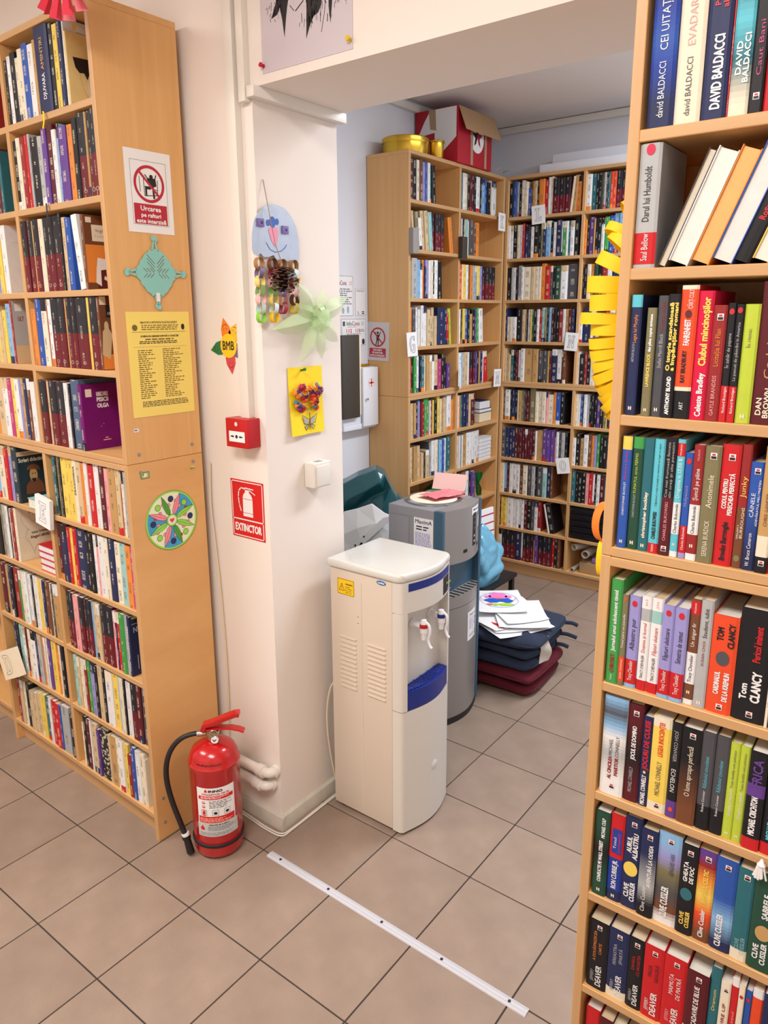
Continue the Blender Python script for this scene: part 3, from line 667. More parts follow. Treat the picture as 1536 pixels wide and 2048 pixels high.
B C2 1.782|K -700 33 195;S -667.1 8.2 195;W -658.8 23.4 195;K -635.5 12.7 195;S -622.8 22 205;W -600.8 17.3 195;w -583.5 47.9 195;e -535.7 28.2 195;w -507.4 23.6 195;w -483.9 16.7 195;o -467.2 27.7 210;R -439.4 33 195;s -406.4 15.3 195;K -391.1 17.4 195;U -373.7 33.5 195;W -340.2 41.8 195;s -298.4 60.1 200
B C3 1.530|N -700 13.1 205;W -686.9 17.3 150;w -669.6 19.5 150;W -650.1 27.9 150;K -622.2 35.1 200;e -587.1 21.1 195;e -565.9 12.6 195;K -553.3 6.3 195;W -547.1 21.9 195;Y -525.1 9.4 195;U -515.7 12.4 195;K -503.3 16.5 195;W -486.8 17.5 195;R -469.3 17.4 195;t -451.8 20.4 205;O -431.4 11.2 195;K -420.2 11.2 195;b -409.1 18.1 205;m -391 18.1 195;K -372.9 15 195;K -357.9 16.9 195;r -341 24.8 195;W -316.3 16.7 195;d -299.6 22.5 195;m -277.1 18.5 195;N -258.6 19.4 195
B C4 1.282|e -700 15.7 205;e -684.4 13.4 170;e -671 14.4 165;T -656.7 19.8 195;K -636.8 18.6 195;m -618.1 16.4 195;W -601.7 17.5 195;W -584.3 26 205;d -558.3 56.7 205;d -501.6 37 205;s -464.6 29.3 195;s -435.2 33.3 195;Y -402 10.3 195;m -391.5 15.5 195;N -376.1 35.8 205;W -340.3 30.4 205;m -309.8 10.1 195;n -299.7 19.1 200
B C5 1.030|s -700 14.2 195;W -685.8 36.4 195;K -649.4 11.6 195;N -637.8 22.1 195;K -615.7 17.3 195;w -598.4 11.5 195;d -586.9 20.7 195;O -566.3 14.8 195;s -551.4 10.2 195;m -541.2 12.5 195;m -528.7 15.8 195;O -512.9 40.4 212;w -472.5 20.1 195;w -452.4 24.3 195;w -428 27.5 195;k -400.5 13.1 195;w -387.4 38.1 180;o -349.3 17.3 195;B -332.1 27.9 195;K -304.1 26.6 195
B C6 0.786|s -700 28.9 195;N -671 25.3 195;N -645.7 20.6 195;N -625.1 19.3 195;m -605.7 20.4 195;m -585.3 14.6 195;m -570.7 16.8 195;m -553.9 19 195;m -534.9 18.9 195;m -515.9 17.7 195;m -498.3 16.5 195;m -481.7 16.4 195;W -465.3 13.1 190;d -452.1 21.7 195;d -430.4 19.5 195;P -410.9 25.9 205;P -385.1 24.6 200;P -360.5 28.6 205;k -331.9 11.6 195;W -320.3 17.9 195;s -302.4 16.7 195;S -285.7 21.8 195;K -263.7 18.6 195
B C7 0.550|w -700 25.3 195;b -674.7 18.2 195;m -656.5 17 195;W -639.4 27.2 195;W -612.3 25.8 195;W -586.5 22.3 195;n -564.2 25.5 195;w -538.6 33 195;s -505.6 29.5 195;S -476.1 24.9 195;K -451.2 10.8 195;s -440.4 37.5 195;t -402.9 28.7 195;N -374.2 27.4 205;n -346.9 14.2 205
B C8 0.318|K -700 9.5 195;Y -690.5 20.1 195;Y -670.4 21.3 195;W -649.1 46.7 195;W -602.4 20.9 195;W -581.5 20.8 195;W -560.7 18.4 195;W -542.4 21.7 195;m -520.7 21.5 195;K -499.2 27.1 195;s -472 21.4 195;W -450.8 24.5 195;r -426.3 23.3 195;W -350.3 11.9 190 l-12;K -338.3 36.7 190 l-12
B C9 0.096|W -700 22.7 195;X -677.2 32.2 195;X -645 31.9 195;X -613.1 36.3 195;N -576.9 39.4 195;W -537.4 15 195;X -522.4 27.5 195;X -494.9 25.1 195;X -469.8 23.8 195;d -446 9 195;P -437 22.5 195;X -414.6 37.9 195;X -376.7 30.9 195;X -345.8 28.5 195;R -317.3 20.7 195;K -296.6 19.5 195;n -277.1 19.4 195
B D0 2.272|W -208 30.3 195;T -177.6 28.2 195;K -149.4 12.6 195;K -136.8 20.2 195;O -116.7 10.6 195;S -106.1 11.4 195;s -94.7 12.4 195;T -82.2 11.3 195;v -70.9 17.9 195;v -53 16.9 195;X -36.1 30.7 195;X -5.3 28.6 195;X 23.3 28.4 195;W 51.8 27.2 195
B D1 2.030|o -208 13.9 195;K -194.1 15.8 195;P -178.3 27.5 205;d -150.8 8.8 195;K -142 17.5 195;K -124.5 17.4 195;W -107.1 18.3 195;G -88.8 24.9 200;B -63.9 28.5 205;b -35.4 31 215;b -4.4 30.7 215;W 26.4 36.9 195
B D2 1.782|K -208 13.2 195;K -194.9 17.2 195;w -177.7 22.1 195;o -155.5 19 195;U -136.5 23.8 195;K -112.7 24.7 195;r -88 29.4 195;W -58.6 29.2 195;N -29.4 38.5 195;K 9 38 195
B D3 1.530|W -208 18.4 150;N -189.5 51 200;W -138.5 14.3 195;P -124.1 14.2 195;W -109.9 25.5 195;K -84.4 28.2 195;R -56.2 28 195;W -28.2 27.7 195
B D4 1.282|W -208 14.2 195;K -193.8 31.1 180;r -162.8 15.9 195;K -146.8 18.6 195;W -128.3 32.3 195;e -96 13.7 195;W -82.2 13.7 195;s -68.5 21.8 195;N -46.6 27.1 195;N -19.6 22.4 195;W 2.8 17.8 195
B D5 1.030|w -208 20.8 195;W -187.2 10.8 195;B -176.4 16.6 195;K -159.8 6.9 195;W -152.9 19.5 195;S -133.4 14.6 195;K -119 14.5 195;K -104.5 15.3 195;K -89.1 16.3 195;P -72.9 23.8 195;K -49.1 16.1 195;O -33 19.7 195;Y -13.3 8.5 195;N -4.8 11.2 195;T 6.4 15.8 195;W 22.3 27.7 195
B D6 0.786|W -208 20 170;K -188 25 195;d -163 23.8 170;W -139.1 29.9 195;n -109.2 21.5 200;o -87.8 13.2 195;p -74.5 15.2 195;G -59.3 20.2 205;K -39.1 24.1 195;K -15 18 195;s 3 16.9 195;K 19.8 26.7 195
B D7 0.550|T -208 26.9 195;K -181.2 19.8 195;K -161.4 22.6 195;K -138.8 24.4 195;k -114.4 22.3 195;R -92.1 23.1 200;W -69 12.4 195;K -56.5 11.5 195;W -45 21.9 195;m -23.1 27.4 195;T 4.3 18.8 195;N 23 23.3 195'''
ORD = ['', 'first', 'second', 'third', 'fourth', 'fifth', 'sixth', 'seventh', 'eighth', 'ninth', 'tenth', 'eleventh', 'twelfth', 'thirteenth',
       'fourteenth', 'fifteenth', 'sixteenth', 'seventeenth', 'eighteenth', 'nineteenth', 'twentieth', 'twenty-first', 'twenty-second']
# spine print of the near novels: bands (from, to, colour), texts (string, from, to, across, cap size, colour[, options])
A_ = {}
def S(key, bands=(), texts=(), extra=()): A_[key] = (bands, texts, extra)
S('r0a', [(0,.3,'N'),(.3,.45,'a'),(.45,.62,'B'),(.62,.8,'a'),(.8,1,'N')], [('david BALDACCI',.06,.40,.5,.26,'W'),('CEI UITAȚI',.47,.78,.5,.30,'W')], [('badge',.87)])
S('r0b', [], [('david BALDACCI',.05,.40,.5,.22,'s'),('EVADAREA',.47,.82,.5,.28,'k')])
S('r0c', [], [('DAVID BALDACCI',.06,.49,.55,.40,'W',.0006),('Puterea',.66,.82,.36,.22,'R',.0003),('absolută',.64,.85,.68,.22,'R',.0003)])
S('r0e', [(0,.14,'w'),(.14,.5,'T'),(.5,.62,'C'),(.62,1,'T')], [('DAVID',.24,.43,.36,.28,'W',.0004),('BALDACCI',.19,.47,.74,.28,'W',.0004),('RECE',.66,.86,.55,.42,'Y')])
S('r0f', [], [('Caut Bani',.22,.54,.55,.34,'M')], [('badge',.1)])
S('r2a', [(0,.9,'N'),(.9,1,'C')], [('ARTHUR BLOCH',.45,.60,.45,.24,'S'),('Legea lui Murphy',.61,.84,.5,.34,'o')], [('logo',.06)])
S('r2b', [], [('LAWRENCE BLOCK',.28,.58,.5,.34,'Y',.0003),('das plina copiei stricane',.60,.94,.5,.30,'W',.0003)], [('logo',.06)])
S('r2c', [], [('Stefan Merrill Block',.41,.69,.5,.36,'S'),('Povestea uitării',.71,.95,.5,.36,'r')], [('logo',.06)])
S('r2d', [], [('ANTHONY BLOND',.03,.34,.55,.34,'W',.0004),('O istorie scandaloasă',.39,.93,.34,.30,'Y',.0005),('a împăraților romani',.39,.93,.72,.30,'Y',.0005)])
S('r2e', [(0,.215,'K'),(.215,.245,'w'),(.245,.97,'v'),(.97,1,'w')], [('ART',.07,.13,.5,.24,'W'),('RAY BRADBURY',.28,.52,.45,.26,'K',.0003),('FAHRENHEIT',.56,.75,.5,.36,'W',.0003),('CĂRȚI CULT',.83,.97,.6,.26,'W')], [('disc',.79,'m',.2)])
S('r2f', [], [('Celeste Bradley',.03,.37,.55,.38,'W',.0004),('Clubul mincinoșilor',.43,.95,.55,.46,'Y',.0006)])
S('r2g', [], [('GAYLE BRANDEIS',.05,.40,.5,.28,'k'),('Licitația lui Flan',.48,.80,.5,.36,'o')], [('badge',.9)])
S('r2h', [(0,.31,'R'),(.31,1,'K')], [('Richard Brautigan',.08,.30,.55,.34,'W'),('În zahăr de pepene',.46,.75,.5,.40,'S')], [('disc',.93,'R',.32)])
S('r2i', [(0,.31,'R'),(.31,1,'K')], [('Richard Brautigan',.08,.30,.55,.34,'W'),('La pescuit de păstrăvi în America',.36,.85,.5,.38,'S')], [('disc',.95,'R',.32)])
S('r2j', [], [('În ritmic',.64,.80,.45,.24,'O')], [('logo',.06)])
S('r2k', [], [('DAN',.07,.19,.34,.26,'w',.0003),('BROWN',.05,.26,.70,.26,'w',.0003),('Codul',.33,.58,.6,.34,'d')])
S('r3a', [(0,.885,'B'),(.885,1,'Y')], [('CHRISTOPHER BUCKLEY',.30,.60,.5,.22,'W'),('Florence a Arabiei',.62,.87,.5,.28,'M')], [('logo',.06)])
S('r3b', [(0,.9,'U'),(.9,1,'G')], [('CHRISTOPHER BUCKLEY',.29,.50,.45,.2,'S'),('FUMATUL strict PERMIS',.51,.86,.45,.26,'g')], [('logo',.06)])
S('r3c', [], [('christopher buckley',.12,.53,.5,.30,'w',.0004)], [('logo',.05)])
S('r3d', [(0,.09,'R'),(.09,1,'C')], [('POLIROM',.015,.08,.5,.22,'W'),('CHARLES BUKOWSKI',.13,.37,.5,.36,'K',.0002),('Căpitanul a ieșit la plajă și marinarii au fugit cu vasul',.42,.96,.5,.18,'K')])
S('r3e', [(0,.5,'m'),(.5,1,'K')], [('CHARLES BUKOWSKI',.13,.46,.5,.26,'k'),('Cea mai frumoasă femeie',.5,.96,.34,.22,'S'),('din oraș și alte povestiri',.5,.96,.70,.22,'S')], [('badge',.06)])
S('r3f', [(0,.05,'W'),(.05,.2,'C'),(.2,.47,'W'),(.47,.86,'C'),(.86,.97,'R'),(.97,1,'C')], [('Charles Bukowski',.21,.46,.5,.42,'K'),('Dragoste la 17,50 $',.51,.84,.5,.42,'W'),('POLIROM',.87,.96,.5,.2,'W')], [('logo',.11)])
S('r3g', [(0,.05,'p'),(.05,.31,'R'),(.31,1,'B')], [('Charles Bukowski',.08,.30,.5,.3,'W'),('Hollywood',.5,.69,.45,.38,'p')], [('disc',.92,'R',.3)])
S('r3h', [(0,.06,'W'),(.06,.23,'r'),(.23,.49,'W'),(.49,1,'r')], [('Charles Bukowski',.24,.48,.5,.34,'K'),('Șuncă pe pâine',.53,.8,.5,.40,'W'),('POLIROM',.87,.96,.5,.2,'k')], [('logo',.13)])
S('r3i', [], [('SERENA BURDICK',.06,.37,.5,.30,'w'),('Anonimele',.48,.76,.5,.36,'w')], [('badge',.92)])
S('r3j', [], [('Brooke Burroughs',.05,.37,.5,.30,'K',.0004),('CODUL PENTRU',.48,.72,.34,.24,'W',.0003),('PERECHEA PERFECTĂ',.43,.77,.68,.24,'W',.0003)], [('badge',.90)])
S('r3k', [(0,.5,'n'),(.5,1,'r')], [('WILLIAM S.',.24,.36,.34,.2,'w'),('BURROUGHS',.25,.50,.7,.3,'w'),('Junky',.58,.75,.5,.5,'Y')], [('disc',.08,'O',.3)])
S('r3l', [(0,.3,'N'),(.3,1,'B')], [('W. Bruce Cameron',.04,.35,.45,.30,'W'),('CÂINELE',.5,.72,.4,.30,'W'),('ADEVĂRATUL MEU PRIETEN',.42,.84,.82,.16,'W')], [('badge',.92)])
S('r3m', [(0,.13,'K'),(.13,.3,'w'),(.3,1,'d')], [('CHRIS GANDER',.38,.64,.5,.26,'n')], [('badge',.08)])
S('r4a', [], [('TREI',.03,.09,.5,.14,'w'),('CHBOSKY',.11,.29,.5,.34,'r',.0004),('Jurnalul unui adolescent timid',.32,.9,.5,.32,'W',.0003)])
S('r4b', [(0,.05,'O'),(.05,.32,'v'),(.32,1,'O')], [('John Connor',.08,.3,.5,.34,'W'),('Totul pare un paradis',.42,.79,.5,.36,'W')], [('disc',.95,'v',.24)])
for kk, tt in (('r4c','Albastru pur'),('r4f','Făpturi uluitoare'),('r4g','Simetria de temut')):
    S(kk, [(0,.04,'b'),(.04,.31,'R'),(.31,1,'p')], [('Tracy Chevalier',.08,.30,.5,.34,'W'),(tt,.42,.76,.5,.40,'K')], [('disc',.92,'R',.22)])
S('r4d', [(0,.11,'R'),(.11,.74,'W'),(.74,.87,'S'),(.87,1,'W')], [('TRACY CHEVALIER',.13,.38,.5,.28,'K'),('Doamna și licornul',.41,.72,.5,.34,'R'),('363',.90,.97,.5,.2,'k')])
S('r4e', [(0,.11,'R'),(.11,.74,'W'),(.74,.87,'t'),(.87,1,'W')], [('TRACY CHEVALIER',.13,.38,.5,.28,'K'),('Făpturi uluitoare',.41,.70,.5,.34,'R'),('394',.90,.97,.5,.2,'k')])
S('r4h', [(0,.05,'W'),(.05,.2,'n'),(.2,.5,'W'),(.5,.86,'n'),(.86,.98,'R'),(.98,1,'n')], [('Tracy Chevalier',.22,.48,.5,.34,'K'),('Un singur fir',.56,.78,.5,.36,'W'),('POLIROM',.875,.965,.5,.18,'W')], [('logo',.12)])
S('r4i', [], [('SUSAN CHOI',.4,.63,.5,.22,'r'),('Student, iubit',.66,.93,.5,.34,'K')], [('logo',.05)])
S('r4j', [], [('CARDINALUL',.2,.43,.36,.2,'W',.0004),('DE LA KREMLIN',.14,.43,.72,.2,'W',.0004),('TOM',.75,.88,.34,.24,'K',.0006),('CLANCY',.69,.93,.76,.24,'K',.0006)], [('badge',.07),('disc',.57,'s',.26)])
S('r4k', [], [('Tom',.2,.34,.30,.2,'W',.0006),('CLANCY',.19,.46,.66,.26,'W',.0008),('Pericol iminent',.55,.86,.58,.22,'R',.0004)], [('badge',.07)])
S('r5a', [(0,.36,'W'),(.36,.5,'S'),(.5,.68,'W'),(.68,.74,'b'),(.74,.96,'s'),(.96,1,'b')], [('AL CINCILEA',.17,.40,.40,.15,'r',.0004),('MICHAEL',.41,.58,.40,.15,'s'),('MARTOR',.22,.40,.68,.15,'r',.0004),('CONNELLY',.41,.62,.68,.15,'s')], [('badge',.1)])
S('r5b', [(0,.25,'m'),(.25,.68,'K'),(.68,1,'m')], [('MICHAEL CONNELLY',.10,.36,.45,.24,'S'),('JOCUL DE DOMINO',.44,.78,.5,.28,'W',.0004)], [('badge',.91)])
S('r5c', [], [('MICHAEL CONNELLY',.02,.35,.5,.44,'W',.0003),('JOCURI DE CULISE',.42,.96,.5,.48,'R',.0006)], [('disc',.385,'Y',.14)])
S('r5d', [(0,.1,'w'),(.1,.9,'Y'),(.9,1,'w')], [('MICHAEL CONNELLY',.18,.54,.5,.26,'s'),('LEGEA INOCENȚEI',.60,.95,.5,.26,'v',.0003)], [('badge',.07)])
S('r5e', [(0,.18,'P'),(.18,1,'K')], [('JOSH CONVISER',.60,.92,.5,.34,'S','flip'),('ECHELON',.28,.52,.5,.42,'W','flip')], [('disc',.09,'v',.2)])
S('r5f', [(0,.34,'n'),(.34,1,'K')], [('O lume aproape perfectă',.30,.82,.5,.28,'w')], [('badge',.93)])
for kk in ('r5g', 'r5h'): S(kk, [(0,.25,'K'),(.25,1,'s')], [('Robert Cormier',.19,.41,.5,.18,'W'),('Războiul ciocolatei',.44,.76,.5,.28,'C')])
for kk in ('r5i', 'r5j'): S(kk, [], [('Douglas Coupland',.25,.52,.5,.30,'W'),('Toate familiile sunt psihotice',.54,.93,.5,.28,'O')], [('logo',.06)])
S('r5k', [(0,.12,'R'),(.12,.55,'K'),(.55,.68,'P'),(.68,1,'K')], [('MICHAEL CRICHTON',.16,.55,.5,.34,'W',.0005),('FRICA',.66,.93,.5,.5,'P',.0006)])
S('r5l', [(0,.12,'R'),(.12,1,'K')], [('MICHAEL CRICHTON',.16,.6,.5,.34,'C',.0004)])
S('r6a', [(0,.45,'U'),(.45,.62,'K'),(.62,1,'U')], [('CONFLICTE PE WALL STREET',.17,.66,.5,.24,'W',.0004),('MICHAEL CULP',.70,.93,.6,.24,'W',.0003)], [('logo',.07)])
S('r6b', [(0,.12,'N'),(.12,.5,'a'),(.5,1,'R')], [('RON CURRIE JR.',.15,.48,.5,.34,'W',.0003),('Totul',.61,.74,.40,.2,'W'),('contează!',.58,.80,.68,.18,'q')], [('panel',.56,.84,'a'),('logo',.06)])
S('r6c', [], [('CLIVE',.12,.27,.34,.28,'W',.0005),('CUSSLER',.09,.30,.70,.28,'W',.0005),('AURUL',.62,.79,.34,.28,'W',.0005),('ALBASTRU',.56,.84,.70,.28,'W',.0005)], [('disc',.44,'Y',.42),('badge',.93)])
S('r6d', [(0,.3,'K'),(.3,.42,'S'),(.42,1,'N')], [('Clive Cussler',.06,.36,.4,.26,'W'),('AVENTURĂ LA ODESA',.36,.84,.66,.24,'W',.0003)], [('badge',.92)])
S('r6e', [(0,.1,'W'),(.1,.22,'n'),(.22,.5,'s'),(.5,.68,'O'),(.68,.8,'p'),(.8,1,'b')], [('CLIVE CUSSLER',.08,.42,.45,.3,'W',.0005),('GENGHIS HAN',.56,.8,.66,.2,'s')], [('badge',.92)])
S('r6f', [], [('CLIVE',.11,.25,.36,.24,'Y',.0004),('CUSSLER',.09,.27,.70,.24,'Y',.0004),('GHEAȚA',.60,.82,.36,.24,'W',.0004),('DE FOC',.60,.78,.72,.24,'W',.0004)], [('disc',.46,'T',.36),('badge',.92)])
S('r6g', [(0,.2,'n'),(.2,.4,'v'),(.4,.62,'Y'),(.62,.78,'o'),(.78,.9,'r'),(.9,1,'P')], [('Clive Cussler',.05,.36,.5,.28,'W',.0003),('IMPERIUL CELTIC',.44,.8,.5,.26,'Y',.0004)], [('badge',.92)])
S('r6h', [(0,.18,'N'),(.18,.48,'b'),(.48,.64,'B'),(.64,1,'B')], [('CLIVE CUSSLER',.05,.4,.4,.28,'W',.0005)], [('badge',.92)])
S('r6i', [(0,.12,'w'),(.12,1,'T')], [('CLIVE',.12,.24,.36,.24,'t'),('CUSSLER',.08,.27,.70,.24,'t')], [('badge',.92)])
S('r6j', [], [('CLIVE',.12,.27,.3,.2,'W',.0005),('CUSSLER',.08,.3,.6,.2,'W',.0005),('SABRELE',.55,.8,.5,.22,'W',.0005)], [('disc',.4,'d',.3)])
S('r7a', [], [('JEFFERY',.1,.27,.30,.16,'S'),('DEAVER',.06,.36,.62,.28,'W',.0003),('A DOUĂSPREZECEA',.42,.86,.36,.14,'o'),('CARTE',.54,.70,.64,.14,'o')], [('badge',.92)])
S('r7b', [(0,.13,'w'),(.13,1,'N')], [('JEFFERY',.1,.27,.30,.16,'S'),('DEAVER',.06,.36,.62,.28,'W',.0003),('FEREASTRA',.50,.80,.36,.16,'S'),('SPARTĂ',.54,.76,.66,.16,'S')], [('badge',.92)])
S('r7c', [], [('JEFFERY',.1,.27,.30,.18,'S'),('DEAVER',.06,.36,.62,.3,'W',.0003),('DANSUL',.56,.76,.36,.2,'R'),('CU MOARTEA',.5,.8,.70,.2,'R')], [('badge',.92)])
S('r7d', [], [('JEFFERY',.1,.27,.30,.18,'W'),('DEAVER',.06,.38,.64,.3,'W',.0004),('MAGIA',.58,.74,.36,.2,'m'),('NEAGRĂ',.54,.78,.70,.2,'m')], [('badge',.92)])
S('r7e', [], [('JEFFERY',.1,.27,.30,.16,'k'),('DEAVER',.05,.32,.62,.28,'W',.0003),('MAIMUȚA',.50,.78,.38,.18,'W'),('DE PIATRĂ',.46,.76,.70,.18,'W')], [('badge',.92)])
S('r7f', [(0,.2,'w'),(.2,1,'m')], [('CADAVRE DE BLUE',.26,.82,.5,.22,'W',.0003),('JEFFERY',.02,.2,.4,.2,'K')], [('badge',.92)])
S('r7g', [], [('Dramum',.5,.75,.5,.3,'Y')], [])
S('r7h', [], [('PRIVIRE UP',.3,.72,.5,.3,'r',.0002)], [('badge',.9)])
S('r7i', [(0,.15,'W'),(.15,.9,'R'),(.9,1,'W')], [('Muzeul',.35,.6,.5,.36,'k')])
S('r7j', [], [('Guillaume',.2,.5,.5,.36,'s')], [('disc',.86,'R',.3)])
S('r7k', [], [('Istoria',.2,.45,.5,.34,'b')], [('disc',.88,'R',.3)])
S('r7l', [(0,.9,'v'),(.9,1,'W')], [('Orașul',.25,.55,.5,.36,'W')])
S('r7m', [], [('Femeia',.35,.6,.5,.3,'S')])
S('r8a', [], [], []); S('r8b', [], [('Pădurea',.5,.8,.5,.3,'k')])
S('djuvara', [], [('DJUVARA',.16,.46,.55,.24,'W',.0003),('AMINTIRI',.50,.86,.55,.24,'d',.0003)], [])
S('drago', [], [('DRAGOMIRNA',.44,.9,.45,.42,'K',.0003)], [])
S('num', [], [('I.ION  NUMĂRĂTOAREA',.1,.85,.4,.36,'W',.0003)], [])

def spine_print(key, w, h, b, parent):
    """each line of lettering and each mark is a part of its own"""
    bands, texts, extra = A_[key]; y = -b-.0006
    X = lambda u: -w/2+u*w
    for e in extra:
        mb = MB('print_W'); nm = 'publisher_badge'
        if e[0] == 'badge':
            s_ = min(.009, w*.42); z = e[1]*h; x = X(.55)
            mb.rect(x-s_*.55, x+s_*.55, z-s_*.6, z+s_*.6, y, 'print_W')
            mb.rect(x-s_*.45, x+s_*.45, z-s_*.5, z-s_*.02, y-.0001, 'print_K'); mb.rect(x-s_*.3, x+s_*.3, z+s_*.08, z+s_*.42, y-.0001, 'print_R')
        elif e[0] == 'logo':
            s_ = min(.005, w*.25); z = e[1]*h
            mb.rect(-s_*.6, -s_*.2, z-s_*.7, z+s_*.7, y, 'print_w'); mb.rect(s_*.2, s_*.6, z-s_*.7, z+s_*.7, y, 'print_w'); mb.rect(-s_*.2, s_*.2, z-s_*.15, z+s_*.15, y, 'print_w')
        elif e[0] == 'disc':
            nm = 'spine_emblem'; mb.disc(0, e[1]*h, e[3]*w, y, 'print_'+e[2], 18, min(e[3]*w*1.25, .016))
        elif e[0] == 'panel':
            nm = 'spine_panel'; mb.rect(X(.2), X(.88), e[1]*h, e[2]*h, y, 'print_'+e[3])
        mb.build(nm, parent)
    for tx in texts:
        sx, v0, v1, u, sz, c = tx[:6]; bold = tx[6] if len(tx) > 6 and not isinstance(tx[6], str) else 0
        cap = min(sz*w, .016); mb = MB('print_W')
        if 'flip' in tx: put_text(mb, sx, (X(u)-cap/2, y-.0002, v1*h), (0, 0, -1), (1, 0, 0), (v1-v0)*h, cap, 'print_'+c, bold)
        else: put_text(mb, sx, (X(u)+cap/2, y-.0002, v0*h), (0, 0, 1), (-1, 0, 0), (v1-v0)*h, cap, 'print_'+c, bold)
        mb.build('spine_lettering', parent)
GRAD = ('r0a', 'r0e', 'r5a', 'r5b', 'r5f', 'r6a', 'r6d', 'r6e', 'r6g', 'r6h', 'r3l')
def graded(bands, n=28):
    """painted covers: the bands melt into each other"""
    mids = [((a+b_)/2, pal(c)) for a, b_, c in bands]; out = []
    for k in range(n):
        v = (k+.5)/n
        if v <= mids[0][0]: c = mids[0][1]
        elif v >= mids[-1][0]: c = mids[-1][1]
        else:
            for (m0, c0), (m1, c1) in zip(mids, mids[1:]):
                if m0 <= v <= m1: f = (v-m0)/(m1-m0); c = tuple(c0[i]*(1-f)+c1[i]*f for i in range(3))+(1,); break
        out.append((k/n, (k+1)/n, c))
    return out

# print on covers that face the camera (right-hand cover of the last book in a row): p = depth from the spine, z = height
class Cover:
    def __init__(s, x, ps=1.0): s.mb = MB('print_W'); s.x = x; s.k = 0; s.ps = ps
    def P(s, pts, c):
        s.k += 1; s.mb.face([(s.x+.0002+s.k*.00004, p*s.ps, z) for p, z in pts], 'print_'+c if len(c) == 1 else c)
    def R(s, p0, p1, z0, z1, c): s.P([(p0, z0), (p1, z0), (p1, z1), (p0, z1)], c)
    def Tx(s, sx, p0, z0, L, h, c, bold=0):
        s.k += 1; put_text(s.mb, sx, (s.x+.0003+s.k*.00004, p0*s.ps, z0), (0, 1, 0), (0, 0, 1), L*s.ps, h, 'print_'+c, bold)
    def line(s, pts, w, c):
        pts = [Vector(p) for p in pts]
        for a, b in zip(pts, pts[1:]):
            d = (b-a); d.normalize(); n = Vector((-d.y, d.x))*w/2
            s.P([tuple(a-n), tuple(b-n), tuple(b+n), tuple(a+n)], c)
    def E(s, cp, cz, rp, rz, c, n=16): s.P([(cp+rp*math.cos(2*PI*k/n), cz+rz*math.sin(2*PI*k/n)) for k in range(n)], c)
PSC = dict(moth=.55, antologie=.55, boot=.6, chron=.6, olga=.74, num=.7, ult=.75, scrieri=.72, alegeri=.85)
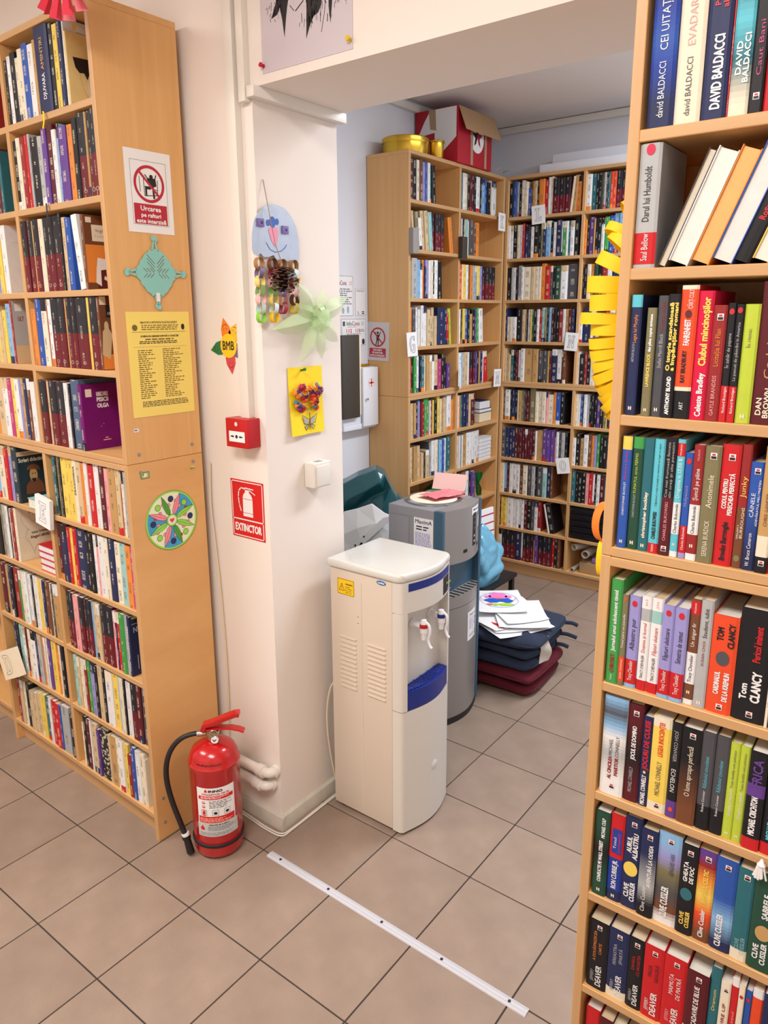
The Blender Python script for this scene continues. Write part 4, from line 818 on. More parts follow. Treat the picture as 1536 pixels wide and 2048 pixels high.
def cover_art(key, w, h, d):
    c = Cover(w/2, PSC.get(key, 1.0))
    if key == 'olga':
        c.R(.018, .046, .166, .190, 'w')
        for i, (sx, z) in enumerate((('URECHILE', .167), ('PISICII', .150), ('OLGA', .131))): c.Tx(sx, .068, z, .052, .0125, 'W', .0009)
        for p, z in ((.078, .072), (.090, .079)): c.R(p-.001, p+.001, z-.0012, z+.0012, 'W')
        c.R(.092, .106, .033, .0362, 'k'); c.R(.082, .118, .026, .0292, 'k')
    elif key == 'boot':
        c.R(.002, d-.002, .02, .125, 'o'); c.P([(.05, .0), (.12, 0), (.12, .07), (.075, .075), (.06, .05)], 'm')
        c.P([(.042, .02), (.07, .01), (.072, .055), (.12, .06), (.12, .085), (.06, .09), (.05, .06)], 'W'); c.P([(.085, .03), (.12, .02), (.12, .03), (.09, .04)], 'w')
        c.R(.04, .11, .135, .18, 'w'); c.Tx('Virgil', .058, .160, .04, .009, 's'); c.Tx('E scrie', .055, .146, .045, .007, 'S'); c.R(.012, .042, .185, .2, 'w')
    elif key == 'chron':
        c.R(.002, d-.002, .002, .045, 'o'); c.P([(.0, .045), (.04, .03), (.06, .1), (.035, .13), (.01, .11)], 'e')
        c.E(.032, .125, .012, .015, 'e'); c.E(.09, .09, .02, .03, 'd'); c.R(.035, .12, .15, .185, 'K'); c.Tx('ION', .06, .172, .025, .006, 'S'); c.Tx('CRONICI', .042, .158, .06, .007, 'W')
        c.R(.004, .038, .186, .209, 'w')
    elif key == 'antologie':
        c.Tx('O antologie', .05, .165, .09, .010, 'n'); c.E(.06, .203, .012, .008, 'Y'); c.R(.07, .12, .19, .193, 'e')
    elif key == 'moth':
        c.P([(.03, .125), (.14, .128), (.14, .085), (.10, .075), (.085, .09), (.06, .088), (.04, .10)], 'K')
        c.line([(.06, .09), (.07, .06), (.09, .035), (.12, .015)], .001, 'O'); c.E(.12, .055, .022, .035, 'w'); c.P([(.11, .03), (.14, .04), (.14, .025)], 'K')
    elif key == 'ult':
        c.R(.0, d-.002, .0, .06, 'e'); c.Tx('ULT', .022, .140, .026, .014, 'r', .0003); c.R(.012, .042, .172, .196, 'W'); c.R(0, d-.002, .06, .2058, 'S'); c.Tx('ULT', .022, .140, .026, .014, 'r', .0004); c.R(.012, .042, .172, .196, 'W')
    elif key == 'scrieri':
        c.R(.0, .135, .170, .186, 'e'); c.Tx('ION CREANGĂ', .02, .174, .085, .008, 's'); c.Tx('Scrieri didactice', .008, .148, .125, .014, 'w', .0006)
        c.P([(.03, .03), (.125, .03), (.12, .06), (.095, .085), (.06, .082), (.035, .062)], 'n'); c.E(.075, .098, .020, .026, 'd'); c.P([(.04, .118), (.052, .132), (.08, .138), (.105, .128), (.112, .112), (.075, .118)], 'n')
        c.P([(.062, .085), (.088, .085), (.084, .074), (.07, .07)], 'K'); c.R(.066, .074, .101, .104, 'K'); c.R(.080, .087, .101, .104, 'K')
    elif key == 'alegeri':
        for pts in ([(.03,.19),(.02,.165),(.03,.135),(.045,.12),(.052,.11)],[(.06,.19),(.058,.165),(.066,.145),(.078,.142),(.086,.155),(.09,.19)],[(.07,.188),(.072,.17),(.078,.165)],[(.045,.12),(.03,.09),(.05,.06),(.06,.03)],[(.085,.03),(.1,.055),(.12,.06),(.13,.04)],[(.06,.02),(.075,.05),(.095,.05)]): c.line(pts, .0009, 'O')
        for p in (.062, .08): c.E(p, .182, .006, .003, 'K'); c.line([(p-.008, .190), (p+.008, .191)], .0018, 'K')
        c.Tx('Ioana Crețoiu', .06, .098, .07, .008, 's', .0003); c.Tx('Alegeri dificile', .052, .080, .085, .010, 'n', .0004)
    elif key == 'num':
        c.R(.012, .13, .176, .178, 'S'); c.Tx('NUMĂR', .02, .148, .10, .018, 'S', .0004); c.Tx('IN', .058, .125, .03, .016, 'S', .0003); c.R(.03, .034, .02, .07, 'S'); c.E(.03, .198, .018, .005, 'g')
    elif key == 'folder':
        c.P([(.045, 0), (.085, 0), (.085, .085), (.062, .07), (.05, .04)], 'K'); c.E(.066, .03, .008, .014, 'Y'); c.line([(.055, .06), (.08, .075)], .002, 'S'); c.line([(.058, .05), (.083, .055)], .002, 'O')
    elif key == 'plain':
        c.Tx('A', .05, .17, .014, .012, 'S'); c.R(.02, .07, .16, .161, 'S')
    else: return None
    return c.mb

def case_matrix(case, a, off):
    if case == 'L': p = left_pt(a, off, 0); return p, YAWL
    if case == 'R': return Vector((a, -.16+off, 0)), 0.0
    if case == 'B': return Vector((a, 2.839+off, 0)), 0.0
    return Vector((-.718-off, a, 0)), E90
rest = BookMesh()
def lean_matrix(lean, w):
    if not lean: return Matrix.Identity(4)
    a = math.radians(lean); px = w/2 if lean > 0 else -w/2
    return Matrix.Translation((px, 0, 0)) @ Matrix.Rotation(a, 4, 'Y') @ Matrix.Translation((-px, 0, 0))
PAGEC = [rgb(226, 212, 186), rgb(232, 226, 212), rgb(214, 194, 160), rgb(236, 234, 228)]
def make_book(label, group, col, w, h, d, lean, style, loc, rotz, seed, pagec=None, nm='book'):
    bm_ = BookMesh(); q = random.Random(seed)
    segs, right, left, flag = book_parts(col, w, h, d, style, seed)
    if style in A_:
        flag = 0; segs = [(0, 1, pal(col))]; right = left = jitter(pal(col), q, .03)
        if A_[style][0]: segs = graded(A_[style][0]) if style in GRAD else [(v0, v1, pal(c)) for v0, v1, c in A_[style][0]]
    bm_.cover(w, h, d, segs, right, left, flag, Matrix.Identity(4), q.random())
    o = bpy.data.objects.new(nm, bm_.mesh(nm)); COL.objects.link(o); tag(o, label, 'book', group)
    Mx = Matrix.Translation(loc) @ Matrix.Rotation(rotz, 4, 'Z') @ lean_matrix(lean, w)
    o.matrix_world = Mx
    pb = BookMesh(); pb.pages(w, h, d, pagec or q.choice(PAGEC), Matrix.Identity(4))
    po = bpy.data.objects.new('pages', pb.mesh('pages')); COL.objects.link(po); po.parent = o
    if style in A_:
        spine_print(style, w, h, min(.0022, w*.10), o)
    mb = cover_art(style, w, h, d)
    if mb: mb.build('cover_print', o)
    return o
seed = 0
for line in BOOKS.split('\n'):
    head, items = line.split('|'); case, rk, z = head.split(); z = float(z)
    items = [it.split() for it in items.split(';')]
    nb = len(items)
    for k, it in enumerate(items):
        seed += 1
        col = it[0]; a0, w, h = (float(x)/1000 for x in it[1:4]); lean = 0; style = ''
        for e in it[4:]:
            if e[0] == 'l': lean = float(e[1:])
            if e[0] == '@': style = e[1:]
        q = random.Random(seed*13+1)
        if case == 'L':
            ri_ = int(rk[0]); top = 2.487 if ri_ == 0 else ZL[ri_-1]-.018
            if ri_ == 5: top = 1.254
            h = min(h, top-z-.003)
        d = {'L': .145, 'R': .130, 'A': .14, 'B': .14}[case]*q.uniform(.92, 1.06)
        off = {'L': .006, 'R': .006, 'A': .012, 'B': .012}[case]+q.uniform(0, .006 if case in 'LR' else .012)
        w2 = max(.002, w-.0006)
        p, rz = case_matrix(case, a0+w/2, off); p.z = z+.0004
        if case in 'LR':
            if case == 'L':
                row = ORD[int(rk[0])+1]; half = 'right half' if rk[1] == 'R' else 'left half'
                if rk[1] == 'R': lab = '%s book, %s from the left, %s shelf down, %s of the left bookcase' % (CNAME[col], ORD[k+1], row, half)
                else: lab = '%s book, %s from the right, %s shelf down, %s of the left bookcase' % (CNAME[col], ORD[nb-k], row, half)
                grp = 'books in the left bookcase'
            else:
                ri = int(rk); row = ('top visible', '', 'third visible', 'fourth visible', 'fifth visible', 'sixth visible', 'seventh visible', 'eighth visible', 'lowest visible')[ri]
                lab = '%s novel, %s from the left, %s shelf of the near right bookcase' % (CNAME[col], ORD[k+1], row)
                grp = 'novels in the near right bookcase'
            make_book(lab, grp, col, w2, h, d, lean, style, p, rz, seed)
        else:
            Mx = Matrix.Translation(p) @ Matrix.Rotation(rz, 4, 'Z') @ lean_matrix(lean, w2)
            segs, right, left, flag = book_parts(col, w2, h, d, style, seed)
            rest.cover(w2, h, d, segs, right, left, flag, Mx, q.random())
            rest.pages(w2, h, d, q.choice(PAGEC), Mx)
# shelves of the right case beyond the edge of the picture, and the far-left case
q = random.Random(99)
def filler(x0, x1, z, fn, hmin=.17, hmax=.205):
    x = x0
    while x < x1-.02:
        w = q.uniform(.012, .038); c = q.choice('KNBTGRrmWWweSsPOd'); h = q.uniform(hmin, hmax)
        if x+w > x1: break
        p, rz = fn(x+w/2); p.z = z+.0004
        Mx = Matrix.Translation(p) @ Matrix.Rotation(rz, 4, 'Z')
        segs, right, left, flag = book_parts(c, w, h, .13, '', int(q.random()*1e6))
        rest.cover(w-.0006, h, .13, segs, right, left, flag, Mx, q.random()); rest.pages(w-.0006, h, .13, q.choice(PAGEC), Mx); x += w
for z, x0 in ((1.981, 1.345), (1.530, 1.385), (1.293, 1.43), (1.029, 1.45), (.797, 1.465), (.566, 1.475), (.339, 1.505), (.097, 1.275)):
    filler(x0, 1.606, z, lambda a: (Vector((a, -.152, 0)), 0.0)); filler(1.63, 2.09, z, lambda a: (Vector((a, -.152, 0)), 0.0))
for k in (0, 1): filler(-.96, -.56, ZL[k], lambda a: (left_pt(a, .01, 0), YAWL))
o = bpy.data.objects.new('library_books', rest.mesh('library_books')); COL.objects.link(o)
tag(o, 'rows of many small books filling the back room bookcases', 'books'); o['kind'] = 'stuff'

# leaning books, spine inward, on the second visible shelf of the right case
z1 = 1.771
S('humb', [(0,.03,'S'),(.03,.29,'R'),(.29,1,'S')], [('Saul Bellow',.06,.28,.5,.3,'W'),('Darul lui Humboldt',.38,.82,.45,.32,'K')], [('disc',.95,'q',.2)])
S('bl', [], [('Roșu sacru',.35,.62,.5,.4,'R',.0004)], [])
make_book('grey novel standing upright at the left end of the shelf of leaning books', 'novels in the near right bookcase', 'S', .0345, .189, .13, 0, 'humb', Vector((1.1535, -.152, z1+.0004)), 0, 501)
def spine_in(label, colr, w, h, d, lean, x, seed, pagec, zoff=0, sp=False, yy=-.150):
    """a book pushed in spine first: its page edges face out"""
    bm_ = BookMesh(); c = pal(colr)
    if sp: bm_.cover(w, h, d, [(0, 1, c)], c, c, 0, Matrix.Identity(4), .3)
    else:
        Tm = Matrix.Translation((0, d, 0)) @ Matrix.Rotation(PI, 4, 'Z')
        bm_.cover(w, h, d, [(0, 1, c)], c, c, 0, Tm, .3)
    o = bpy.data.objects.new('book', bm_.mesh('book')); COL.objects.link(o); tag(o, label, 'book', 'leaning books in the near right bookcase')
    a = math.radians(lean)
    o.matrix_world = Matrix.Translation((x, yy, z1+.0006+zoff)) @ Matrix.Rotation(a, 4, 'Y') @ Matrix.Translation((w/2, 0, 0))
    # lift so that the lower right corner stands on the shelf
    o.matrix_world = Matrix.Translation((0, 0, w*math.sin(a))) @ o.matrix_world
    pb = BookMesh(); Tm = Matrix.Identity(4) if sp else Matrix.Translation((0, d, 0)) @ Matrix.Rotation(PI, 4, 'Z')
    pb.pages(w, h, d, pagec, Tm)
    po = bpy.data.objects.new('pages', pb.mesh('pages')); COL.objects.link(po); po.parent = o
    if sp:
        spine_print('bl', w, h, .002, o)
LEAN = 21.0; Lx = 1.1745
for lab_, c_, w_, h_, d_, pg_, sp_ in (('thin dark-covered book leaning against the upright grey novel', 's', .012, .180, .12, rgb(206, 196, 176), False),
  ('leaning white-paged book turned spine inward, first of the leaning books', 'W', .031, .174, .12, rgb(222, 220, 214), False),
  ('leaning orange-paged book turned spine inward between white and blue books', 'o', .029, .172, .12, rgb(222, 172, 106), False),
  ('leaning blue hardback showing its page edges, right of the orange one', 'B', .031, .186, .13, rgb(226, 216, 212), False),
  ('leaning black paperback with red lettering beside the blue hardback', 'K', .022, .18, .12, rgb(230, 220, 200), True),
  ('leaning white-paged book at the right picture edge', 'Y', .024, .165, .12, rgb(222, 220, 212), False),
  ('leaning orange book cut by the right picture edge', 'o', .022, .165, .12, rgb(236, 200, 140), False)):
    a_ = math.radians(LEAN)
    spine_in(lab_, c_, w_, h_, d_, LEAN, Lx+w_*math.sin(a_)*math.tan(a_), 1, pg_, sp=sp_); Lx += w_/math.cos(a_)+.0008

# books lying flat
def flat_book(label, group, col, w, h, d, loc, rotz, seed, pagec):
    """lies on its cover: w = thickness (up), h = across, d = into the shelf"""
    q = random.Random(seed); bm_ = BookMesh(); c = jitter(pal(col), q)
    Tm = Matrix.Rotation(E90, 4, 'Y') @ Matrix.Rotation(PI, 4, 'Z') @ Matrix.Translation((0, -d, -h/2))
    Tm = Matrix.Translation((0, 0, w/2)) @ Tm
    bm_.cover(w, h, d, [(0, 1, c)], c, c, 0, Tm, .4)
    o = bpy.data.objects.new('book', bm_.mesh('book')); COL.objects.link(o); tag(o, label, 'book', group)
    o.location = loc; o.rotation_euler = (0, 0, rotz)
    pb = BookMesh(); pb.pages(w, h, d, pagec, Tm)
    po = bpy.data.objects.new('pages', pb.mesh('pages')); COL.objects.link(po); po.parent = o
    return o
pw = rgb(224, 224, 228)
nm4 = ['bottom', 'second', 'third', 'top']
p0 = left_pt(-.572, .012, ZL[6]+.0006)
for k in range(4):
    flat_book('%s red-and-white book of the small pile beneath the E card' % nm4[k], 'small pile of red and white books', 'R', .0235, .115, .16, p0+Vector((-.006 if k > 1 else 0, 0, k*.024)), YAWL, 700+k, pw)
p0 = left_pt(-.585, -.002, ZL[5]+.0006)
flat_book('pale green-topped book lying flat above the E card', 'books in the left bookcase', 't', .034, .115, .16, p0, YAWL, 711, rgb(228, 226, 214))
for k, (c, w) in enumerate((('m', .062), ('N', .022), ('N', .05))):
    flat_book(('thick red book at the bottom of the pile in the back room', 'thin white-edged book in the middle of the back room pile', 'white-paged book on top of the pile in the back room')[k], 'pile in the back room bookcase', c, w, (.15, .15, .13)[k], .16, (-.738, 2.70-(.01 if k == 2 else 0), ZB[5]+.0006+(0, .0626, .0852)[k]), E90, 720+k, (rgb(226, 212, 180), pw, pw)[k])
for k in range(6):
    flat_book('%s of the white booklets piled flat on the back room shelf' % ('lowest', 'second', 'third', 'fourth', 'fifth', 'uppermost')[k], 'pile of white booklets', 'W', .0235, .155, .17, (-.738, 2.705+.003*(k % 2), ZB[6]+.0006+k*.0239), E90, 730+k, pw)

# ------------------------------------------------------------------ fire extinguisher
t = thing('fire_extinguisher', 'red fire extinguisher with black hose standing on the tiles by the bookcase', 'fire extinguisher', (-.134, -.070, 0), math.radians(37.3))
t.scale = (1.02, 1.02, .885)
R_ = .0775
b = MB('red_metal')
b.lathe([(.052, .0), (.062, .002), (.072, .012), (.0775, .028), (.0775, .352), (.0800, .357), (.0800, .367), (.0760, .373), (.0735, .392), (.066, .410), (.050, .425), (.032, .434), (.019, .437), (.019, .446)], 40)
b.build('cylinder', t, smooth=True, ang=28)
b = MB('rubber_black')
b.lathe([(.0778, .055), (.081, .057), (.081, .067), (.0778, .069)], 40); b.build('rubber_ring', t, smooth=True)
b = MB('brass'); b.lathe([(.018, .446), (.018, .462), (.022, .464), (.022, .476), (.012, .48)], 20)
b.cyl((-.045, 0, .463), (-.012, 0, .463), .009, n=12); vv = b.build('valve', t, smooth=True)
b = MB('chrome'); b.cyl((-.047, 0, .463), (-.028, 0, .463), .0115, n=14); b.build('hose_coupling', t, smooth=True)
b = MB('paper_white'); b.cyl((.012, -.018, .452), (.012, -.028, .452), .0115, n=18); gg = b.build('pressure_gauge', t, smooth=True)
b = MB('ink'); b.T = Matrix.Translation((.012, -.0284, .452)); b.stroke([(-.005, .004), (-.001, -.003), (.005, .004)], .003, 0); b.build('gauge_needle', gg)
b = MB('chrome'); b.tube([(.010+.013*math.cos(a), -.024, .476+.013*math.sin(a)) for a in [2*PI*k/20 for k in range(21)]], .0014, 6, cap=False); b.build('safety_ring', t, smooth=True)
b = MB('red_metal'); w_ = .011
def lever(pts, nm, wid=.011, th=.005):
    bb = MB('red_metal')
    n = len(pts)
    up = []
    for i in range(n):
        a = Vector(pts[max(0, i-1)]); c = Vector(pts[min(n-1, i+1)]); d_ = (c-a).normalized(); up.append(Vector((-d_.z, 0, d_.x)))
    rr = []
    for i in range(n):
        p = Vector(pts[i]); rr.append([bb.pt(p+up[i]*th*sy+Vector((0, wid*sx, 0))) for sx, sy in ((-1, -1), (1, -1), (1, 1), (-1, 1))])
    for a, c in zip(rr, rr[1:]):
        for k in range(4): bb.idx([a[k], a[(k+1) % 4], c[(k+1) % 4], c[k]])
    bb.idx(rr[0][::-1]); bb.idx(rr[-1])
    return bb.build(nm, t, bevel=.003, segs=2)
lever([(-.028, 0, .476), (-.022, 0, .497), (.005, 0, .506), (.04, 0, .524), (.075, 0, .540), (.088, 0, .540)], 'upper_handle', .0145, .0085)
lever([(-.018, 0, .480), (.02, 0, .486), (.06, 0, .486), (.085, 0, .480), (.100, 0, .472)], 'lower_handle', .0135, .0035)
b = MB('rubber_black')
hp = [(-0.0423, 0, .463), (-0.0705, -.004, .459), (-0.0987, -.008, .445), (-0.1241, -.012, .415), (-0.1410, -.016, .372), (-0.1476, -.02, .32), (-0.1438, -.024, .262), (-0.1297, -.03, .195), (-0.1109, -.036, .13), (-0.0978, -.04, .085), (-0.0921, -.042, .07)]
def smooth_path(pts, n=4):
    pts = [Vector(p) for p in pts]; out = []
    for i in range(len(pts)-1):
        a = pts[max(0, i-1)]; b_ = pts[i]; c = pts[i+1]; d_ = pts[min(len(pts)-1, i+2)]
        for k in range(n):
            u = k/n
            out.append(.5*((2*b_)+(-a+c)*u+(2*a-5*b_+4*c-d_)*u*u+(-a+3*b_-3*c+d_)*u**3))
    return out+[pts[-1]]
b.tube(smooth_path(hp), .0085, 12); ho = b.build('hose', t, smooth=True)
b = MB('rubber_black'); b.cyl((-.093, -.042, .075), (-.081, -.046, .012), .0105, .0125, n=14); b.cyl((-.094, -.042, .08), (-.092, -.042, .066), .0135, n=14); b.build('nozzle', t, smooth=True)
b = MB('tap_white'); b.cyl((-.096, -.041, .088), (-.0935, -.042, .079), .0125, n=14); b.build('hose_band', ho, smooth=True)
# labels wrapped on the cylinder (direct geometry following the curve)
def wrap(mb_flat, r):
    for i, v in enumerate(mb_flat.v):
        a = v.x/R_; mb_flat.v[i] = Vector(((r-v.y)*math.sin(a), -(r-v.y)*math.cos(a), v.z))
    return mb_flat
def wrap_rect(b, x0, x1, z0, z1, y, m, n=14):
    for k in range(n): b.rect(x0+(x1-x0)*k/n, x0+(x1-x0)*(k+1)/n, z0, z1, y, m)
b = MB('paper_white'); x0, x1 = -.044, .078
wrap_rect(b, x0, x1, .150, .300, 0, 'paper_white'); wrap_rect(b, x0-.003, x1+.008, .104, .158, -.0003, paint(196, 198, 200))
lab = wrap(b, R_+.0006).build('label', t, smooth=True)
b = MB('ink')
flat_text(b, 'INNO', x0+.040, .284, .042, .0085, -.0009, 'ink', .0008)
b.poly([(x0+.026, .284), (x0+.036, .284), (x0+.034, .292), (x0+.031, .296), (x0+.028, .292)], -.0009, 'sign_red')
flat_text(b, 'STINGĂTOR TIP P6', x0+.018, .272, .085, .0062, -.0009, 'sign_red', .0003)
wrap_rect(b, x0+.006, x1-.006, .254, .268, -.0007, 'sign_red'); lines_of_print(b, x0+.014, x1-.014, .257, .266, 2, -.0010, 'paper_white', 3)
lines_of_print(b, x0+.04, x1-.008, .219, .250, 5, -.0009, 'ink', 4, .32)
for i, z in enumerate((.238, .222, .206, .190)):
    b.ring(x0+.022, z+.004, .004, .0052, -.0009, 'sign_red', 14); b.rect(x0+.018, x0+.027, z-.0005, z+.003, -.0009, 'sign_red')
for x in (x0+.022, x0+.058, x0+.094):
    b.stroke([(x-.009, .190), (x+.009, .190), (x+.009, .212), (x-.009, .212)], .0008, -.0009, 'ink', True); b.disc(x, .200, .0055, -.0009, 'ink' if x > x0+.03 else 'sign_red', 12)
wrap_rect(b, x0+.004, x1-.004, .160, .186, -.0007, 'sign_red'); lines_of_print(b, x0+.008, x1-.01, .163, .181, 4, -.0010, 'paper_cream', 5, .35)
lines_of_print(b, x0+.036, x1, .150, .155, 1, -.0010, 'ink', 6, .6); lines_of_print(b, x0+.032, x1+.002, .128, .148, 5, -.0010, 'ink', 7, .25)
b.poly([(x0+.008, .130), (x0+.020, .130), (x0+.021, .138), (x0+.014, .150), (x0+.007, .138)], -.0010, 'sign_red')
lines_of_print(b, x0+.004, x1, .108, .122, 3, -.0010, 'ink', 8, .22)
wrap(b, R_+.0006).build('label_print', lab)
# handwritten mark on the shoulder
b = MB('ink'); q = random.Random(4); pts = []
for k in range(60):
    a = -.55+1.1*k/59; z = .3865+.005*math.sin(k*2.3)*q.uniform(.3, 1); r = .0742-(z-.3865)*.3+.0006; pts.append((r*math.sin(a), -r*math.cos(a), z))
b.tube(pts, .0006, 4); b.build('marker_writing', t)

# ------------------------------------------------------------------ white water dispenser
t = thing('water_dispenser', 'white water dispenser with blue drip tray and two taps by the pier', 'water dispenser', (.19, .46, 0))
O_ = Vector((.19, .46, 0))
def W(b):                                # world coordinates -> local
    b.T = Matrix.Translation(-Vector((.19, .46, 0))); return b
b = W(MB('dispenser_beige')); b.box(.033, .287, .320, .598, .012, .8924); b.build('body', t, bevel=.003)
for side in (0, 1):
    for k in range(12):
        z = .660-k*.0163
        b = W(MB('dispenser_beige')); xa = .072 if side == 0 else .189; xb = .141 if side == 0 else .262
        z -= 0
        b.prism([(0, 0), (.0045, .004), (.004, .0075), (0, .0085)], lambda p, kk: (xb if kk else xa, .320-p[0], z-.0085+p[1])); b.build('vent_louvre', t, smooth=True, fix=True)
b = W(MB('dispenser_beige')); b.box(.161, .166, .3192, .32, .03, .86); b.build('panel_seam', t)
b = W(MB('ink'))
for z in (.742, .720): b.cyl((.150, .3202, z), (.150, .3190, z), .0014, n=8)
b.build('screw_hole', t)
def front_plan(xoff=0., y0=.320, y1=.598, bulge=.026, r=.018, xb=.288, xf=.330):
    """plan outline of the curved front shell"""
    pts = [(xb, y0), (xf-r+xoff, y0)]
    for k in range(1, 5): a = -E90+E90*k/5; pts.append((xf-r+r*math.cos(a)+xoff, y0+r+r*math.sin(a)))
    n = 14
    for k in range(n+1):
        u = k/n; y = y0+r+(y1-y0-2*r)*u; pts.append((xf+xoff+bulge*math.sin(PI*u), y))
    for k in range(1, 5): a = E90*k/5; pts.append((xf-r+r*math.cos(a)+xoff, y1-r+r*math.sin(a)))
    pts += [(xf-r+xoff, y1), (xb, y1)]
    return pts
b = W(MB('dispenser_white')); b.zprism(front_plan(), .010, .452); b.build('front_door', t, fix=True, smooth=True, ang=40)
b = W(MB('dispenser_white')); b.zprism(front_plan(), .792, .893); b.build('front_fascia', t, fix=True, smooth=True, ang=40)
# recess: back wall and two cheeks
b = W(MB('dispenser_white')); b.zprism([(.288, .320), (.298, .320), (.298, .598), (.288, .598)], .455, .79); b.build('recess_panel', t, fix=True)
for ya, yb in ((.320, .342), (.576, .598)):
    b = W(MB('dispenser_white'))
    if ya < .4: pl = [(.298, ya), (.316, ya), (.327, ya+.006), (.331, ya+.016), (.332, yb), (.298, yb)]
    else: pl = [(.298, ya), (.332, ya), (.331, yb-.016), (.327, yb-.006), (.316, yb), (.298, yb)]
    b.zprism(pl, .455, .7915); b.build('recess_cheek', t, fix=True, smooth=True, ang=40)
# blue drip tray
def tray_plan(y0=.343, y1=.575, xb=.2985, xf=.332, bulge=.024):
    pts = [(xb, y0)]; n = 16
    for k in range(n+1): u = k/n; pts.append((xf+bulge*math.sin(PI*u), y0+(y1-y0)*u))
    return pts+[(xb, y1)]
b = W(MB('dispenser_blue')); b.zprism(tray_plan(), .456, .520); b.build('drip_tray', t, fix=True, smooth=True, ang=40)
dt = b
g = W(MB('dispenser_blue'))
for k in range(6):
    s_ = .12+.13*k; pl = [(.3+(x-.2985)*s_, .35+(y-.343)*.94) for x, y in tray_plan()[1:-1]]
    for a, c in zip(pl, pl[1:]): g.box(min(a[0], c[0])-.0012, max(a[0], c[0])+.0012, a[1], c[1], .520, .5245)
for y in (.38, .42, .46, .50, .54): g.box(.300, .345-abs(y-.46)*.12, y-.0015, y+.0015, .520, .5245)
g.build('tray_grate', t)
b = W(MB('dark_slot')); b.zprism([(x-.006, y) for x, y in tray_plan(y0=.352, y1=.566, xb=.309, xf=.324, bulge=.022)], .5195, .5206); b.build('tray_well', t, fix=True)
# blue stripe and sticker on the fascia, following the curve
def fascia_strip(y0, y1, z0, z1, m, nm, off=.0006, n=12):
    bb = W(MB(m))
    def X(y):
        u = (y-.338)/(.58-.338); return .330+.026*math.sin(PI*max(0, min(1, u)))+off
    for k in range(n):
        a = y0+(y1-y0)*k/n; c = y0+(y1-y0)*(k+1)/n; bb.face([(X(a), a, z0), (X(c), c, z0), (X(c), c, z1), (X(a), a, z1)])
    return bb.build(nm, t, smooth=True)
fascia_strip(.345, .580, .862, .888, 'dispenser_blue', 'blue_stripe')
st = fascia_strip(.520, .578, .800, .860, 'ink', 'energy_sticker', .0008)
b = W(MB('print_G'))
b.T = b.T @ Matrix.Translation((.3505, .525, 0)) @ Matrix.Rotation(math.radians(90+8), 4, 'Z')
flat_text(b, 'fonex', .006, .836, .034, .009, -.0035, 'print_g', .0004); lines_of_print(b, .014, .04, .803, .824, 3, -.0035, 'print_S', 2, .5); b.build('sticker_print', st)
# cap
b = W(MB('cap_white'))
pl = [(.020, .312), (.300, .312)]
for k in range(1, 6): a = -E90+E90*k/6; pl.append((.302+.03*math.cos(a), .342+.03*math.sin(a)))
for k in range(15): u = k/14; pl.append((.332+.0262*math.sin(PI*u), .342+.234*u))
for k in range(1, 6): a = E90*k/6; pl.append((.302+.03*math.cos(a), .576+.03*math.sin(a)))
pl += [(.300, .606), (.020, .606)]
b.zprism(pl, .8925, .9215); b.build('cap', t, bevel=.013, segs=4)
b = W(MB('dispenser_beige'))
pth = [(.047+.0, .40+.0, .9217)]+[(.17-.12*math.cos(a), .45-.125*math.sin(a), .9217) for a in [PI*.08+PI*.42*k/12 for k in range(13)]]+[(.30, .3255, .9217), (.335, .322, .9170)]
b.tube(pth, .0007, 5); b.build('cap_seam', t)
# taps
for y, mm in ((.412, 'tap_red'), (.515, 'dispenser_blue')):
    b = W(MB('tap_white')); z = .728
    b.cyl((.2985, y, z), (.345, y, z), .0115, .0095, n=16); b.cyl((.345, y, z-.022), (.345, y, z+.014), .0125, n=18)
    b.cyl((.345, y, z-.045), (.345, y, z-.02), .0085, .0105, n=14); b.cyl((.2985, y, z), (.304, y, z), .0165, n=18)
    tp = b.build('tap', t, smooth=True)
    b = W(MB(mm)); b.cyl((.345, y, z-.004), (.345, y, z+.009), .0135, n=18); b.build('colour_collar', tp, smooth=True)
    b = W(MB('tap_white'))
    b.cyl((.345, y, z+.009), (.345, y, z+.022), .012, .009, n=16)
    b.tube(smooth_path([(.352, y, z+.016), (.366, y, z+.006), (.369, y, z-.018), (.363, y, z-.042), (.370, y, z-.062), (.378, y, z-.068)]), .0045, 8); b.build('tap_lever', tp, smooth=True)
# stickers on the side
b = W(MB(paint(250, 205, 20))); b.T = b.T @ Matrix.Translation((0, .3193, 0)); b.rect(.064, .135, .806, .861, 0); st = b.build('warning_sticker', t)
b = W(MB('ink')); b.T = b.T @ Matrix.Translation((0, .3190, 0))
b.stroke([(.066, .808), (.133, .808), (.133, .859), (.066, .859)], .0012, 0, None, True)
b.stroke([(.072, .820), (.094, .820), (.083, .845)], .0014, 0, None, True); b.rect(.0822, .0838, .828, .838, 0); b.rect(.0822, .0838, .8235, .826, 0)
flat_text(b, 'WARNING', .098, .842, .030, .0045, 0, 'ink', .0003); lines_of_print(b, .098, .130, .812, .838, 4, 0, 'ink', 2, .25); b.build('sticker_print', st)
b = W(MB(paint(30, 110, 180))); b.T = b.T @ Matrix.Translation((0, .3193, 0)); b.disc(.246, .880, .019, 0, n=24, rz=.0075); st = b.build('maker_badge', t)
b = W(MB('paper_white')); b.T = b.T @ Matrix.Translation((0, .3190, 0)); flat_text(b, 'wafer', .232, .8775, .028, .006, 0, 'paper_white', .0005); b.build('badge_print', st)
b = W(MB(paint(250, 205, 20))); b.rect(0, 0, 0, 0, 0); b = W(MB(paint(250, 205, 20))); b.face([(.2988, .347, .670), (.2988, .372, .670), (.2988, .372, .712), (.2988, .347, .712)]); st = b.build('hot_water_sticker', t)
